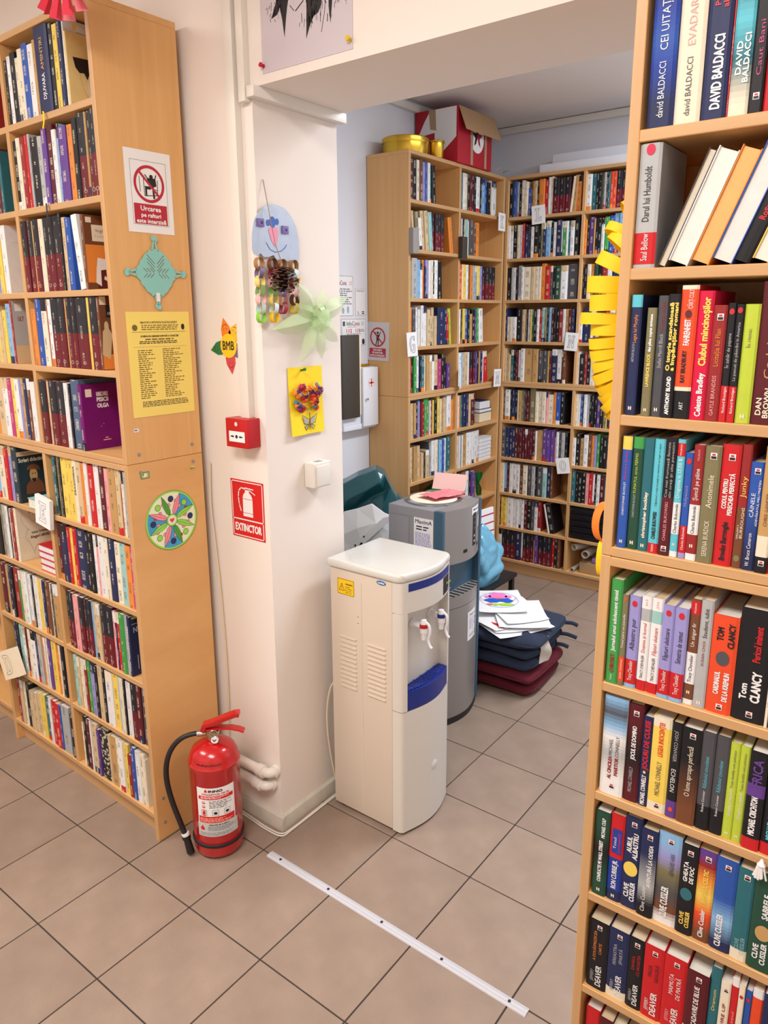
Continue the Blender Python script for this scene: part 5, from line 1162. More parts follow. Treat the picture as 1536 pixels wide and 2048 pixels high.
b = W(MB('ink')); b.face([(.2990, .354, .680), (.2990, .365, .680), (.2990, .365, .700), (.2990, .354, .700)]); b.build('sticker_print', st)
b = W(MB('cap_white')); b.T = b.T @ Matrix.Translation((.3555, .468, .205)) @ Matrix.Rotation(E90, 4, 'Y'); b.lathe([(.020, -.002), (.020, .0008), (.016, .0022), (.0001, .003)], 24, sx=.85, sy=.9); b.build('door_emblem', t, smooth=True)
for x, y in ((.06, .345), (.06, .575), (.28, .345), (.28, .575)):
    b = W(MB('rubber_black')); b.cyl((x, y, 0), (x, y, .0125), .016, n=12); b.build('foot', t)
o = thing('power_cable', 'cream mains cable drooping from the back of the white dispenser', 'cable', (.0, .35, .45))
b = MB('cable_cream'); b.tube(smooth_path([(.029, .012, .0), (.016, .004, .006), (.004, -.012, -.02), (-.004, -.022, -.10), (-.004, -.020, -.2), (.002, -.006, -.32), (.006, .01, -.40), (.010, .03, -.443)]), .0034, 8); b.build('cable', o, smooth=True)
b = MB('pvc_white'); b.cyl((.020, .010, 0), (.0325, .012, 0), .009, n=12); b.build('cable_gland', o, smooth=True)

# ------------------------------------------------------------------ grey water dispenser
t = thing('water_dispenser', 'grey and steel-blue water dispenser behind the white one', 'water dispenser', (-.06, 1.095, 0))
def G_(b): b.T = Matrix.Translation((.06, -1.095, 0)); return b
b = G_(MB('grey_body')); b.box(-.195, .030, .945, 1.250, .015, .942); b.build('body', t, bevel=.004)
b = G_(MB('grey_body')); b.box(-.180, -.090, .9425, .945, .62, .90); b.build('pressed_panel', t, bevel=.002)
b = G_(MB('grey_body')); b.box(-.195, .03, .9435, .945, .905, .9075); b.build('panel_line', t)
def gplan(xf=.068, bulge=.034, xb=.030, y0=.945, y1=1.250):
    return [(xb, y0), (xf, y0)]+[(xf+bulge*math.sin(PI*k/16), y0+(y1-y0)*k/16) for k in range(1, 16)]+[(xf, y1), (xb, y1)]
for ya, yb in ((.9445, .962), (1.233, 1.2505)):
    b = G_(MB('steel_blue')); b.zprism([(.030, ya), (.070, ya), (.072, ya+.004), (.072, yb-.004), (.070, yb), (.030, yb)], .02, .942); b.build('side_pillar', t, fix=True, smooth=True, ang=40)
b = G_(MB('grey_front')); b.zprism([(x, y) for x, y in gplan(y0=.9625, y1=1.2325)], .715, .942); b.build('control_fascia', t, fix=True, smooth=True, ang=40)
b = G_(MB('grey_front')); b.zprism(gplan(y0=.9625, y1=1.2325), .03, .520); b.build('front_door', t, fix=True, smooth=True, ang=40)
b = G_(MB('grey_front')); b.zprism(gplan(y0=.9625, y1=1.2325), .5225, .575); tr = b.build('drip_tray', t, fix=True, smooth=True, ang=40)
b = G_(MB('steel_blue')); b.box(.030, .042, .9625, 1.2325, .575, .715); b.build('niche_panel', t)
b = G_(MB('dark_slot'))
for k in range(9):
    y = .985+k*.028; L_ = .036+.03*math.sin(PI*(y-.9625)/.27); b.box(.048, .048+L_*.8, y-.005, y+.005, .5752, .5765)
b.build('tray_slots', t)
b = G_(MB('chrome'))
b.lathe([(.118, .942), (.120, .950), (.112, .954), (.100, .951)], 40, c=(-.075, 1.10, 0)); b.build('bottle_collar', t, smooth=True)
b = G_(MB('paper_cream')); b.lathe([(.0001, .9545), (.095, .9545), (.100, .952), (.100, .946)], 40, c=(-.075, 1.10, 0)); b.build('bottle_cover', t, smooth=True)
def gface(y0, y1, z0, z1, m, nm, parent=t, off=.0008, n=6):
    bb = G_(MB(m)); X = lambda y: .068+.034*math.sin(PI*(y-.9625)/.27)+off
    for k in range(n):
        a = y0+(y1-y0)*k/n; c = y0+(y1-y0)*(k+1)/n; bb.face([(X(a), a, z0), (X(c), c, z0), (X(c), c, z1), (X(a), a, z1)])
    return bb.build(nm, parent, smooth=True)
dp = gface(1.130, 1.165, .765, .905, 'dark_slot', 'display_strip')
for z in (.885, .862, .838, .806, .784): gface(1.139, 1.156, z-.004, z+.004, 'print_s' if z > .83 else 'print_S', 'indicator', dp, .0012, 2)
st = gface(1.118, 1.200, .900, .930, 'paper_white', 'maker_label')
b = G_(MB('print_N')); b.T = b.T @ Matrix.Translation((.1015, 1.12, 0)) @ Matrix.Rotation(math.radians(90+12), 4, 'Z')
flat_text(b, 'MaximA', .008, .914, .062, .010, -.002, 'print_N', .0003, .2); b.build('label_print', st)
gface(1.060, 1.085, .752, .766, 'dark_slot', 'badge'); gface(1.185, 1.205, .752, .766, 'dark_slot', 'badge'); gface(1.200, 1.212, .83, .88, 'paper_cream', 'small_sticker')
st = gface(1.100, 1.185, .350, .480, 'paper_white', 'instruction_label', t, .0008)
b = G_(MB('print_N')); b.T = b.T @ Matrix.Translation((.1030, 1.105, 0)) @ Matrix.Rotation(math.radians(90+6), 4, 'Z')
flat_text(b, 'MaximA', .006, .462, .058, .009, -.0035, 'print_N', .0002, .2); lines_of_print(b, .006, .04, .40, .452, 7, -.0035, 'print_p', 3, .3)
b.stroke([(.055, .45), (.050, .425), (.058, .405), (.052, .37)], .004, -.0035, 'print_N'); b.disc(.055, .445, .004, -.0035, 'print_N'); 
for x in (.012, .026, .040): b.ring(x, .375, .004, .0055, -.0035, 'print_N', 12)
b.build('label_print', st)
b = G_(MB('paper_white')); b.T = b.T @ Matrix.Translation((0, .9436, 0)); b.rect(-.066, .027, .715, .908, 0); st = b.build('instruction_sheet', t)
b = G_(MB('print_N')); b.T = b.T @ Matrix.Translation((0, .9433, 0)); flat_text(b, 'MaximA', -.060, .882, .080, .016, 0, 'print_N', .0004, .15)
lines_of_print(b, -.055, .022, .852, .874, 2, 0, 'print_N', 5, .5); lines_of_print(b, -.060, .022, .73, .845, 20, 0, 'print_p', 6, .55, .15); b.build('sheet_print', st)
b = G_(MB('rubber_black')); b.zprism([(x*.98, y) for x, y in gplan(y0=.955, y1=1.24)], 0, .03); b.box(-.19, .03, .955, 1.24, 0, .016); b.build('base_plinth', t, fix=True)
# things lying on the grey dispenser
o = thing('pink_packet', 'crumpled pink plastic packet lying on the grey dispenser', 'packet', (-.05, 1.11, .9552))
b = MB(paint(226, 128, 136, .25))
def crumple(nu, nv, fx, amp, seed):
    q = random.Random(seed); ph = [(q.uniform(0, 6.28), q.uniform(4, 15), q.uniform(4, 15)) for _ in range(7)]
    def fn(u, v):
        x, y, z = fx(u, v)
        s_ = sum(math.sin(p+a*u*6+c*v*6) for p, a, c in ph)/7
        return (x+amp*.4*math.sin(9*v+seed), y+amp*.4*math.sin(8*u+seed), z+amp*s_)
    return fn
b.grid(16, 10, crumple(16, 10, lambda u, v: (-.07+.10*u+.05*v, -.055+.16*v-.02*u, .013+.011*math.sin(PI*u)*math.sin(PI*v)), .006, 3)); b.grid(2, 2, lambda u, v: (-.07+.10*u+.05*v, -.055+.16*v-.02*u, .001))
b.build('wrapper', o, smooth=True, ang=20)
o = thing('pink_card', 'pale pink card propped behind the pink packet', 'card', (-.10, 1.235, .956), math.radians(12))
b = MB(paint(240, 196, 190)); b.T = Matrix.Rotation(math.radians(-28), 4, 'X'); b.box(-.065, .085, 0, .001, 0, .075); b.build('card', o)

# ------------------------------------------------------------------ floor cushions with a pile of drawings
def cushion(label, mname, x, y, z, w, d, h, rot, seed, ties=()):
    o = thing('floor_cushion', label, 'cushion', (x, y, z), math.radians(rot), 'stack of folded floor cushions')
    b = MB(mname); q = random.Random(seed); n = 22; ph = q.uniform(0, 6)
    def fn(u, v):
        a = 2*PI*u; t_ = PI*(v-.5)
        ca, sa = math.cos(a), math.sin(a); e = .32
        sx = math.copysign(abs(ca)**e, ca); sy = math.copysign(abs(sa)**e, sa); cz = math.cos(t_)**.26 if math.cos(t_) > 1e-6 else 0
        pu = 1+.02*math.sin(5*a+ph)
        zz = h/2+h/2*math.copysign(abs(math.sin(t_))**.9, math.sin(t_))+.004*math.sin(3*a+ph)*cz
        zz = max(0.0, zz)
        zz += .006*math.sin(7*sx*cz+ph)*math.sin(6*sy*cz) if v > .5 else 0
        return (w/2*sx*cz*pu, d/2*sy*cz*pu, zz)
    b.grid(48, 18, fn, loop_u=True); b.build('pad', o, smooth=True, ang=80, fix=True)
    b = MB(mname); b.tube([(w/2*math.copysign(abs(math.cos(a))**.34, math.cos(a)), d/2*math.copysign(abs(math.sin(a))**.34, math.sin(a)), h*.5) for a in [2*PI*k/48 for k in range(49)]], .004, 6, cap=False); b.build('piping', o, smooth=True)
    for (tx, ty, L_) in ties:
        b = MB('rubber_black'); s_ = MB(mname)
        s_.tube(smooth_path([(w/2*.95, ty, h*.5), (w/2+.02, ty, h*.5+.004), (w/2+.045, ty+.01, h*.5-.002), (w/2+L_, ty+.015, h*.5-.004)]), [.009, .011, .009, .010]+[.010]*9, 6) if False else s_.tube(smooth_path([(w/2*.95, ty, h*.5), (w/2+.03, ty+.006, h*.5+.003), (w/2+L_, ty+.012, h*.5-.006)]), .0095, 7)
        s_.build('tie', o, smooth=True)
    return o
CX, CYY = .065, 1.57
cushion('dark red floor cushion at the bottom of the stack', 'maroon_cloth', CX+.015, CYY, 0.0005, .36, .40, .062, 4, 1)
cushion('dark red floor cushion second from the bottom of stack', 'maroon_cloth', CX+.02, CYY, .0615, .37, .42, .058, 1, 2)
cushion('navy floor cushion lowest of the three blue ones', 'navy_cloth', CX+.005, CYY+.0, .1185, .36, .40, .055, 6, 3, [(0, .12, .06)])
cushion('navy floor cushion in the middle of the blue ones', 'navy_cloth', CX+.015, CYY+.015, .1725, .36, .40, .055, 2, 4, [(0, .13, .075)])
cushion('navy floor cushion on top of the stack under the drawings', 'navy_cloth', CX+.025, CYY+.005, .2265, .38, .42, .060, 3, 5, [(0, .15, .055)])
o = thing('cushion_tag', 'crumpled white fabric label hanging from the navy cushions', 'label', (.276, 1.50, .145), math.radians(70))
b = MB(paint(205, 198, 188)); b.grid(5, 12, lambda u, v: (-.032+.064*u+.008*math.sin(5*v), .0+.006*math.sin(7*v+2*u)-.012*v*0, .125*v), None); b.grid(5, 12, lambda u, v: (-.032+.064*u+.008*math.sin(5*v), .001+.006*math.sin(7*v+2*u), .125*v), None); b.build('fabric', o, smooth=True)
# sheets
q = random.Random(21)
def sheet_obj(name, label, w, h, x, y, z, rot, m, curl=.006, group='loose sheets on the cushions', cat='sheet'):
    o = thing(name, label, cat, (x, y, z), math.radians(rot), group)
    b = MB(m); b.grid(8, 8, lambda u, v: ((u-.5)*w, (v-.5)*h, .0006+curl*(abs(u-.5)*2)**3*(1 if v < .5 else .4))); b.grid(8, 8, lambda u, v: ((u-.5)*w, (.5-v)*h, .0002+curl*(abs(u-.5)*2)**3*(1 if v > .5 else .4))); b.build('paper', o, smooth=True)
    return o
zt = .2885
names = ['lowest large white sheet on the navy cushion', 'second white sheet, turned towards the taps', 'third white sheet with a red star print', 'fourth white sheet, corner to the right', 'fifth white sheet under the drawing']
for k, (x, y, r, w, h) in enumerate(((.03, 1.545, 62, .30, .42), (.06, 1.52, 50, .21, .297), (.0, 1.50, 70, .21, .297), (.10, 1.59, 36, .24, .33), (.07, 1.60, 52, .21, .297))):
    o = sheet_obj('paper_sheet', names[k], w, h, x, y, zt+k*.0065, r, 'paper_white')
    if k == 2:
        b = MB('sign_red'); b.zprism([(-.03+.05*math.cos(a)*(1 if i % 2 else .45)-.02, -.10+.05*math.sin(a)*(1 if i % 2 else .45)) for i, a in enumerate([2*PI*i/12 for i in range(12)])], .0016, .0018); b.build('red_print', o)
o = sheet_obj('childs_drawing', 'child drawing of a pink and blue flower-animal in felt pen, on top', .235, .285, -.035, 1.635, zt+.036, 38, 'paper_white')
def zpoly(b, pts, z, m): b.face([(x, y, z) for x, y in pts], m)
b = MB('pink_paper'); k1 = paint(255, 130, 200); k2 = paint(20, 90, 210); k3 = paint(170, 225, 40); k4 = paint(120, 150, 210); k5 = paint(240, 120, 60)
def blob(cx, cy, rx, ry, n=22, seed=1, wob=.12):
    q2 = random.Random(seed); return [(cx+rx*math.cos(2*PI*i/n)*(1+wob*q2.uniform(-1, 1)), cy+ry*math.sin(2*PI*i/n)*(1+wob*q2.uniform(-1, 1))) for i in range(n)]
b.T = Matrix.Translation((0, 0, .0026)) @ Matrix.Rotation(math.radians(-2), 4, 'Z') @ Matrix.Diagonal((1.12, 1.45, 1, 1))
def zstroke(b, pts, w, z, m, closed=False):
    pts = [Vector(p) for p in pts]
    if closed: pts = pts+[pts[0]]
    for a, c in zip(pts, pts[1:]):
        d_ = (c-a)
        if d_.length < 1e-6: continue
        d_.normalize(); n_ = Vector((-d_.y, d_.x))*w/2; zpoly(b, [tuple(a-n_), tuple(c-n_), tuple(c+n_), tuple(a+n_)], z, m)
zpoly(b, blob(0, .045, .042, .028, seed=2, wob=.06), .0002, k1); zpoly(b, blob(-.045, .038, .015, .012), .0002, k1); zpoly(b, blob(.045, .036, .015, .012), .0002, k1)
zpoly(b, blob(-.03, .005, .034, .018, seed=5, wob=.2), .0004, k2); zpoly(b, blob(.032, .002, .026, .018, seed=6, wob=.25), .0004, k2); zpoly(b, blob(.0, .004, .02, .012, seed=7, wob=.25), .0005, k2)
zpoly(b, blob(.025, -.032, .034, .011, seed=8), .0004, k3); zpoly(b, blob(-.02, -.032, .014, .009, seed=9), .0005, k3); zpoly(b, blob(-.045, -.03, .016, .007, seed=10), .0004, k5); zpoly(b, blob(0, .022, .02, .006, seed=11), .0006, k5)
zstroke(b, blob(0, .01, .082, .066, 30, 3, .04), .0022, .0003, k4, True)
for i in range(5): zstroke(b, [(-.06-.004*i, .006+.006*i), (-.075-.003*i, .004+.009*i)], .0014, .0005, k1); zstroke(b, [(.056+.004*i, .002+.005*i), (.07+.003*i, .0+.008*i)], .0014, .0005, k1)
b.build('felt_pen_drawing', o)

# ------------------------------------------------------------------ bags and papers in the corner
def sack(name, label, m, loc, prof, seed, cat='bag', sq=.6, amp=.2, n=72, tilt=(0, 0), nv=44, ang=28):
    """crumpled bag: creased folds over a swept outline"""
    o = thing(name, label, cat, loc)
    q = random.Random(seed); ph = [(q.uniform(0, 6.28), q.choice((1, 2, 2, 3, 4)), q.uniform(-9, 9)) for _ in range(7)]
    b = MB(m); zmax = prof[-1][2]
    def rad(v):
        for (a0, b0, z0), (a1, b1, z1) in zip(prof, prof[1:]):
            if z0 <= v*zmax+1e-9 and v*zmax <= z1+1e-9:
                k = (v*zmax-z0)/max(1e-6, z1-z0); return a0+(a1-a0)*k, b0+(b1-b0)*k
        return prof[-1][0], prof[-1][1]
    def fn(u, v):
        a = 2*PI*u; ra, rb = rad(v); w_ = sum(abs(math.sin(p+k*a/1+c*v+.8*math.sin(3*v+p))) for p, k, c in ph)/7-.62
        ca, sa = math.cos(a), math.sin(a)
        sx = math.copysign(abs(ca)**sq, ca); sy = math.copysign(abs(sa)**sq, sa); f = 1+amp*2.2*w_*min(1, v*5+.1)
        x, y = ra*sx*f, rb*sy*f
        return (x, y, v*zmax+(tilt[0]*x+tilt[1]*y+.05*w_)*v**2)
    b.grid(n, nv, fn, loop_u=True)
    b.build('bag', o, smooth=True, ang=ang)
    return o
vb = sack('vinyl_bag', 'crumpled dark teal vinyl bag in the corner behind the white dispenser', 'teal_vinyl', (-.70, 1.36, 0), [(.20, .24, 0), (.22, .28, .5), (.20, .26, .74), (.13, .22, .80), (.03, .15, .84)], 5, amp=.15)
RV = Vector((.795, .606, 0)); NV = Vector((.606, -.795, 0))       # right and toward the reader, seen from the reading room
def creased(name, parent, org, pts, tris, m, thick=.12, ang=12):
    """folded sheet: pts = (right, up, forward) in metres, closed at the back"""
    b = MB(m); o0 = Vector(org)
    P3 = [o0+RV*p[0]+Vector((0, 0, p[1]))+NV*p[2] for p in pts]
    for t_ in tris: b.face([P3[i] for i in t_])
    hull = [P3[i]-NV*thick for i in range(len(pts))]
    for t_ in tris: b.face([hull[i] for i in t_[::-1]])
    ed = {}
    for t_ in tris:
        for a, c in zip(t_, t_[1:]+t_[:1]): ed[(a, c)] = 1
    for (a, c) in ed:
        if (c, a) not in ed: b.face([P3[a], hull[a], hull[c], P3[c]])
    ob = b.build(name, parent, fix=True)
    md = ob.modifiers.new('soft', 'BEVEL'); md.width = .006; md.segments = 2; md.limit_method = 'ANGLE'; md.angle_limit = math.radians(10)
    return ob
k_ = 1/430.0
def px(x, y, f): return ((x-740)*k_, (1000-y)*k_, f)
vp = [px(660, 975, 0), px(690, 964, .01), px(716, 949, .02), px(752, 935, .03), px(769, 944, .03), px(783, 974, .02), px(797, 1000, .0), px(800, 1050, -.01),
      px(665, 1004, .03), px(700, 992, .05), px(735, 974, .06), px(762, 958, .06), px(668, 1040, .02), px(705, 1018, .0), px(742, 994, -.01), px(768, 982, .0),
      px(672, 1100, .03), px(722, 1060, .02), px(765, 1020, .04), px(786, 1100, .0), px(725, 1120, .02)]
vt = [[0,8,1],[1,8,9],[1,9,2],[2,9,10],[2,10,3],[3,10,11],[3,11,4],[8,12,9],[9,12,13],[9,13,10],[10,13,14],[10,14,11],[11,14,15],[11,15,4],[4,15,5],[12,16,13],[13,16,17],[13,17,14],[14,17,18],[14,18,15],[15,18,5],[5,18,6],[18,7,6],[17,19,18],[18,19,7],[16,20,17],[17,20,19]]
inv = vb.location
creased('folded_flap', vb, Vector((-.495, 1.2, .858))-Vector(inv), vp, vt, 'teal_vinyl')
sack('green_plastic_sack', 'bright green plastic bag peeping out behind the white dispenser', 'green_plastic', (-.315, .90, 0), [(.10, .12, 0), (.11, .13, .45), (.10, .11, .64), (.05, .07, .71), (.01, .03, .745)], 8, amp=.25, n=48)
o = thing('white_plastic_sheet', 'large bent white plastic sheet with punched holes leaning in the corner', 'plastic sheet', (-.43, 1.08, .60))
sp_ = [px(690, 1012, .0), px(716, 1004, .02), px(745, 993, .03), px(770, 1012, .03), px(792, 1022, .02), px(680, 1060, .02), px(716, 1040, .045), px(752, 1030, .05), px(792, 1060, .04), px(680, 1120, .03), px(735, 1110, .05), px(792, 1120, .05)]
st_ = [[0,5,6],[0,6,1],[1,6,7],[1,7,2],[2,7,3],[3,7,8],[3,8,4],[5,9,10],[5,10,6],[6,10,7],[7,10,11],[7,11,8]]
og = Vector((-.495, 1.2, .858))+NV*.10-Vector(o.location)
creased('sheet', o, og, sp_, st_, 'paper_white', thick=.004)
b = MB('paper_white'); og2 = og+NV*.062
def PV(x, y, f=0): p = px(x, y, f); return og2+RV*p[0]+Vector((0, 0, p[1]))+NV*p[2]
b.face([PV(690, 1088), PV(700, 1097), PV(772, 1030), PV(792, 1022), PV(792, 1012), PV(766, 1018)]); b.face([PV(690, 1088, -.002), PV(766, 1018, -.002), PV(792, 1012, -.002), PV(792, 1022, -.002), PV(772, 1030, -.002), PV(700, 1097, -.002)]); ps_ = b.build('punched_strip', o)
for x, y in ((729, 1055), (712, 1072), (704, 1080)):
    b = MB('ink'); b.face([PV(x+1.8*math.cos(a), y+1.8*math.sin(a), .0012) for a in [2*PI*k/10 for k in range(10)]]); b.build('punched_hole', ps_)
# black stool with a light blue bag, beyond the cushions
o = thing('stool', 'low black metal stool half hidden behind the grey dispenser', 'stool', (-.375, 1.99, 0))
b = MB('rubber_black'); b.box(-.18, .17, -.17, .17, .262, .285); b.build('seat', o, bevel=.006)
for sx in (-1, 1):
    for sy in (-1, 1):
        b = MB('rubber_black'); b.box(sx*.15-.012, sx*.15+.012, sy*.14-.012, sy*.14+.012, 0, .262); b.build('leg', o)
sack('plastic_bag', 'light blue plastic bag on the black stool', 'blue_plastic', (-.345, 1.93, .2855), [(.11, .12, 0), (.125, .13, .08), (.11, .12, .18), (.06, .09, .25), (.01, .06, .29)], 9, amp=.25, tilt=(.3, 0))
o = thing('striped_folder', 'red and white striped folder sticking up behind the blue bag', 'folder', (-.40, 2.165, .2855), math.radians(75))
b = MB('paper_white'); b.T = Matrix.Rotation(math.radians(-4), 4, 'Y'); b.box(-.09, .06, .0, .012, 0.006, .34); fo = b.build('cover', o)
b = MB('sign_crimson'); b.T = Matrix.Rotation(math.radians(-4), 4, 'Y')
for k in range(5): b.rect(-.09, .06, .10+k*.05, .108+k*.05, -.0005)
b.build('stripe', fo)

# ------------------------------------------------------------------ on the pier, reading room side
t = thing('fire_call_point', 'red fire alarm call point box on the pier corner', 'fire alarm', (-.0975, YW, 1.3))
b = MB('red_plastic'); b.box(-.048, .048, -.052, -.001, .012, .100); b.build('box', t, bevel=.003)
b = MB('paper_white'); b.T = Matrix.Translation((0, -.0532, 0)); b.rect(-.033, .036, .030, .062, 0); pp = b.build('break_panel', t)
b = MB('ink'); b.T = Matrix.Translation((0, -.0535, 0))
b.disc(.0, .046, .0055, 0, n=16)
for s_ in (-1, 1): b.poly([(s_*.010, .046), (s_*.017, .0505), (s_*.017, .048), (s_*.026, .048), (s_*.026, .044), (s_*.017, .044), (s_*.017, .0415)], 0)
b.build('arrow_print', pp)
b = MB('paper_white'); b.T = Matrix.Translation((0, -.0535, 0)); b.ring(0, .084, .005, .0065, 0, n=16); b.poly([(-.003, .080), (.004, .080), (.003, .086), (.0, .091), (-.003, .086)], 0); b.build('house_flame_mark', t)

t = thing('extinguisher_sign', 'red EXTINCTOR sign with white extinguisher pictogram on the pier', 'sign', (-.122, YW-.0004, 1.01))
b = MB('sign_red'); b.box(-.074, .074, -.001, 0, 0, .188); sg = b.build('plate', t)
b = MB('paper_white'); y = -.0014
for x0, x1, z0, z1 in ((-.070, .070, .004, .007), (-.070, .070, .181, .184), (-.070, -.067, .004, .184), (.067, .070, .004, .184), (-.070, .070, .058, .062)): b.rect(x0, x1, z0, z1, y)
b.poly([(-.020, .072), (.024, .072), (.024, .132), (.019, .143), (.010, .150), (.010, .158), (-.008, .158), (-.008, .150), (-.016, .143), (-.020, .132)], y)
b.poly([(-.010, .162), (.03, .161), (.03, .164), (-.010, .166)], y); b.stroke([(.012, .158), (.036, .147)], .003, y)
b.stroke([(-.008, .161), (-.026, .163), (-.037, .152), (-.040, .132), (-.037, .108), (-.030, .088)], .004, y)
flat_text(b, 'EXTINCTOR', 0, .022, .118, .024, y, 'paper_white', .0012, 0, True); b.build('print', sg)
b = MB('sign_red'); b.rect(-.020, .024, .083, .0845, -.0018); b.rect(-.020, .024, .128, .1295, -.0018); b.build('pictogram_lines', sg)

t = thing('paper_flower', 'paper BMB flower with five smiling coloured petals on the pier', 'paper flower', (-.170, YW-.0005, 1.61))
pc = [(104, (240, 130, 40)), (56, (244, 190, 50)), (-20, (120, 96, 140)), (-84, (214, 70, 80)), (-170, (40, 120, 70))]
for a, c in pc:
    b = MB(paint(*c)); a = math.radians(a)
    pts = [(.01, 0), (.035, -.021), (.055, -.019), (.085, 0), (.055, .019), (.035, .021)]
    b.yprism([(p[0]*math.cos(a)-p[1]*math.sin(a), p[0]*math.sin(a)+p[1]*math.cos(a)) for p in pts], -.0012, 0); pe = b.build('petal', t, fix=True)
    b = MB('ink'); cx, cz = .055*math.cos(a), .055*math.sin(a); ex = Vector((-math.sin(a), math.cos(a))); er = Vector((math.cos(a), math.sin(a)))
    for s_ in (-.006, .006): pxy = Vector((cx, cz))+ex*s_-er*.004; b.disc(pxy.x, pxy.y, .0015, -.0015, n=8)
    b.stroke([tuple(Vector((cx, cz))+ex*(.010*math.cos(k))+er*(.003+.007*math.sin(k))) for k in [PI*j/6 for j in range(7)]], .0013, -.0015); b.build('face_print', pe)
b = MB(paint(250, 205, 40)); b.yprism([(.036*math.cos(2*PI*k/28), .036*math.sin(2*PI*k/28)) for k in range(28)], -.0026, -.0013); ce = b.build('flower_centre', t, fix=True)
b = MB('ink'); flat_text(b, 'BMB', 0, -.012, .050, .026, -.003, 'ink', .0006, 0, True); b.build('lettering', ce)

# ------------------------------------------------------------------ on the jamb (faces +x): local x = +Y, -y = out of the wall
JX = XJ+.0004
t = thing('light_switch', 'cream surface-mounted light switch on the jamb', 'light switch', (JX, .312, 1.160), E90)
b = MB('pvc_white'); b.box(-.040, .040, -.044, 0, 0, .082); b.build('housing', t, bevel=.006, segs=3)
b = MB('pvc_white'); b.box(-.030, .032, -.050, -.0435, .006, .072); b.build('rocker', t, bevel=.003)
b = MB('grey_body'); b.box(-.014, .014, -.034, -.014, .0819, .0825); b.build('cable_knockout', t)

t = thing('butterfly_card', 'yellow card with crumpled tissue butterfly and printed butterfly on jamb', 'paper craft', (JX, .288, 1.333), E90)
b = MB(paint(255, 222, 20)); fc = lambda u, v: (-.077+.154*u, -.012*(1-v)**2*(1 if u < .5 else .5)-.002, .210*v)
b.grid(6, 8, fc); b.grid(6, 8, lambda u, v: tuple(Vector(fc(1-u, v))+Vector((0, .0008, 0)))); cd = b.build('card', t, smooth=True)
b = MB('ink')
tc_ = [paint(240, 140, 30), paint(150, 30, 90), paint(40, 130, 180), paint(220, 60, 30), paint(80, 40, 140), paint(20, 160, 200), paint(230, 190, 40), paint(170, 40, 60)]
q = random.Random(5)
for s_ in (-1, 1):
    for k in range(26):
        a = q.uniform(0, 6.28); r = math.sqrt(q.random()); cx = s_*.034+.032*r*math.cos(a); cz = .120+.040*r*math.sin(a); rr = q.uniform(.011, .017)
        bb = MB(q.choice(tc_)); n_ = 7
        ring_ = [(cx+rr*q.uniform(.6, 1.2)*math.cos(2*PI*i/n_), -.010-q.uniform(0, .006), cz+rr*q.uniform(.6, 1.2)*math.sin(2*PI*i/n_)) for i in range(n_)]
        for i in range(n_): bb.face([ring_[i], ring_[(i+1) % n_], (cx+q.uniform(-.004, .004), -.020-q.uniform(0, .008), cz)])
        bb.build('tissue_scrap', t)
b = MB('ink'); y = -.0105
for s_ in (-1, 1):
    b.stroke([(s_*.002+.004, .046), (s_*.034+.004, .062), (s_*.026+.004, .034), (s_*.006+.004, .030), (s_*.024+.004, .024), (s_*.016+.004, .012), (s_*.002+.004, .030)], .0016, y-.002)
    b.poly([(s_*.004+.004, .044), (s_*.030+.004, .058), (s_*.023+.004, .035), (s_*.007+.004, .032)], y-.0012, 'print_S'); b.poly([(s_*.007+.004, .028), (s_*.021+.004, .023), (s_*.014+.004, .014), (s_*.004+.004, .026)], y-.0012, 'print_S')
    b.stroke([(s_*.003+.004, .078), (s_*.014+.004, .084), (s_*.012+.004, .074)], .0012, y, None, True)
b.rect(.003, .006, .018, .066, y-.002); b.build('butterfly_print', cd)
b = MB('green_plastic'); b.cyl((-.018, -.002, .200), (-.020, -.018, .203), .0035, n=10); b.cyl((-.020, -.018, .203), (-.0205, -.022, .204), .005, n=10); b.build('push_pin', t)

# jellyfish mobile with paper-chain tentacles
t = thing('jellyfish_mobile', 'silver paper jellyfish with smiling face and paper-chain tentacles on jamb', 'paper craft', (JX, .175, 1.86), E90)
out = []
for k in range(25): a = PI*k/24; out.append((.093*math.cos(a), .048+.100*math.sin(a)*(1 if a < 1.2 else .98)))
out += [(-.094, .02), (-.088, .006), (-.075, .002), (-.062, .010), (-.050, .0), (-.03, .002), (-.012, .008), (.0, -.006), (.03, -.004), (.05, -.008), (.072, -.010), (.09, -.004), (.094, .02)]
b = MB('silver_foil'); b.yprism([(x, z) for x, z in out], -.010, -.0085); bd = b.build('bell', t, fix=True)
b = MB(paint(236, 150, 180)); y = -.0108
b.poly([(-.030, .075), (-.022, .084), (-.012, .080), (-.004, .087), (.008, .080), (.010, .066), (.004, .045), (-.004, .030), (-.018, .044)], y)
b.disc(-.012, .098, .012, y-.0002, paint(60, 100, 190), 14, .015); b.disc(.006, .100, .007, y-.0002, paint(60, 100, 190), 12, .009); b.disc(-.030, .094, .007, y-.0002, paint(60, 100, 190), 12, .009)
b.stroke([(-.040, .040), (-.025, .022), (-.005, .016), (.018, .020), (.034, .030), (.042, .040)], .002, y, paint(70, 100, 190)); b.build('drawn_face', bd)
for x, z in ((-.060, .092), (.036, .080)):
    b = MB(paint(120, 100, 170)); b.box(x-.012, x+.012, -.015, -.0105, z-.011, z+.011); ey = b.build('eye_patch', t, bevel=.001)
    b = MB('ink'); b.disc(x+.002, z, .004, -.0152, n=12); b.build('pupil', ey)
chain_cols = {-.076: ['d', 'P', 'Y', 'g', 'k', 't', 'g'], -.024: ['n', 'R', 'k', 'G', 'Y', 't', 'Y'], .014: ['d', 'n', 'Y', 'P', 'k', 'R'], .062: ['d', 't', 'r', 'k', 'n', 'Y']}
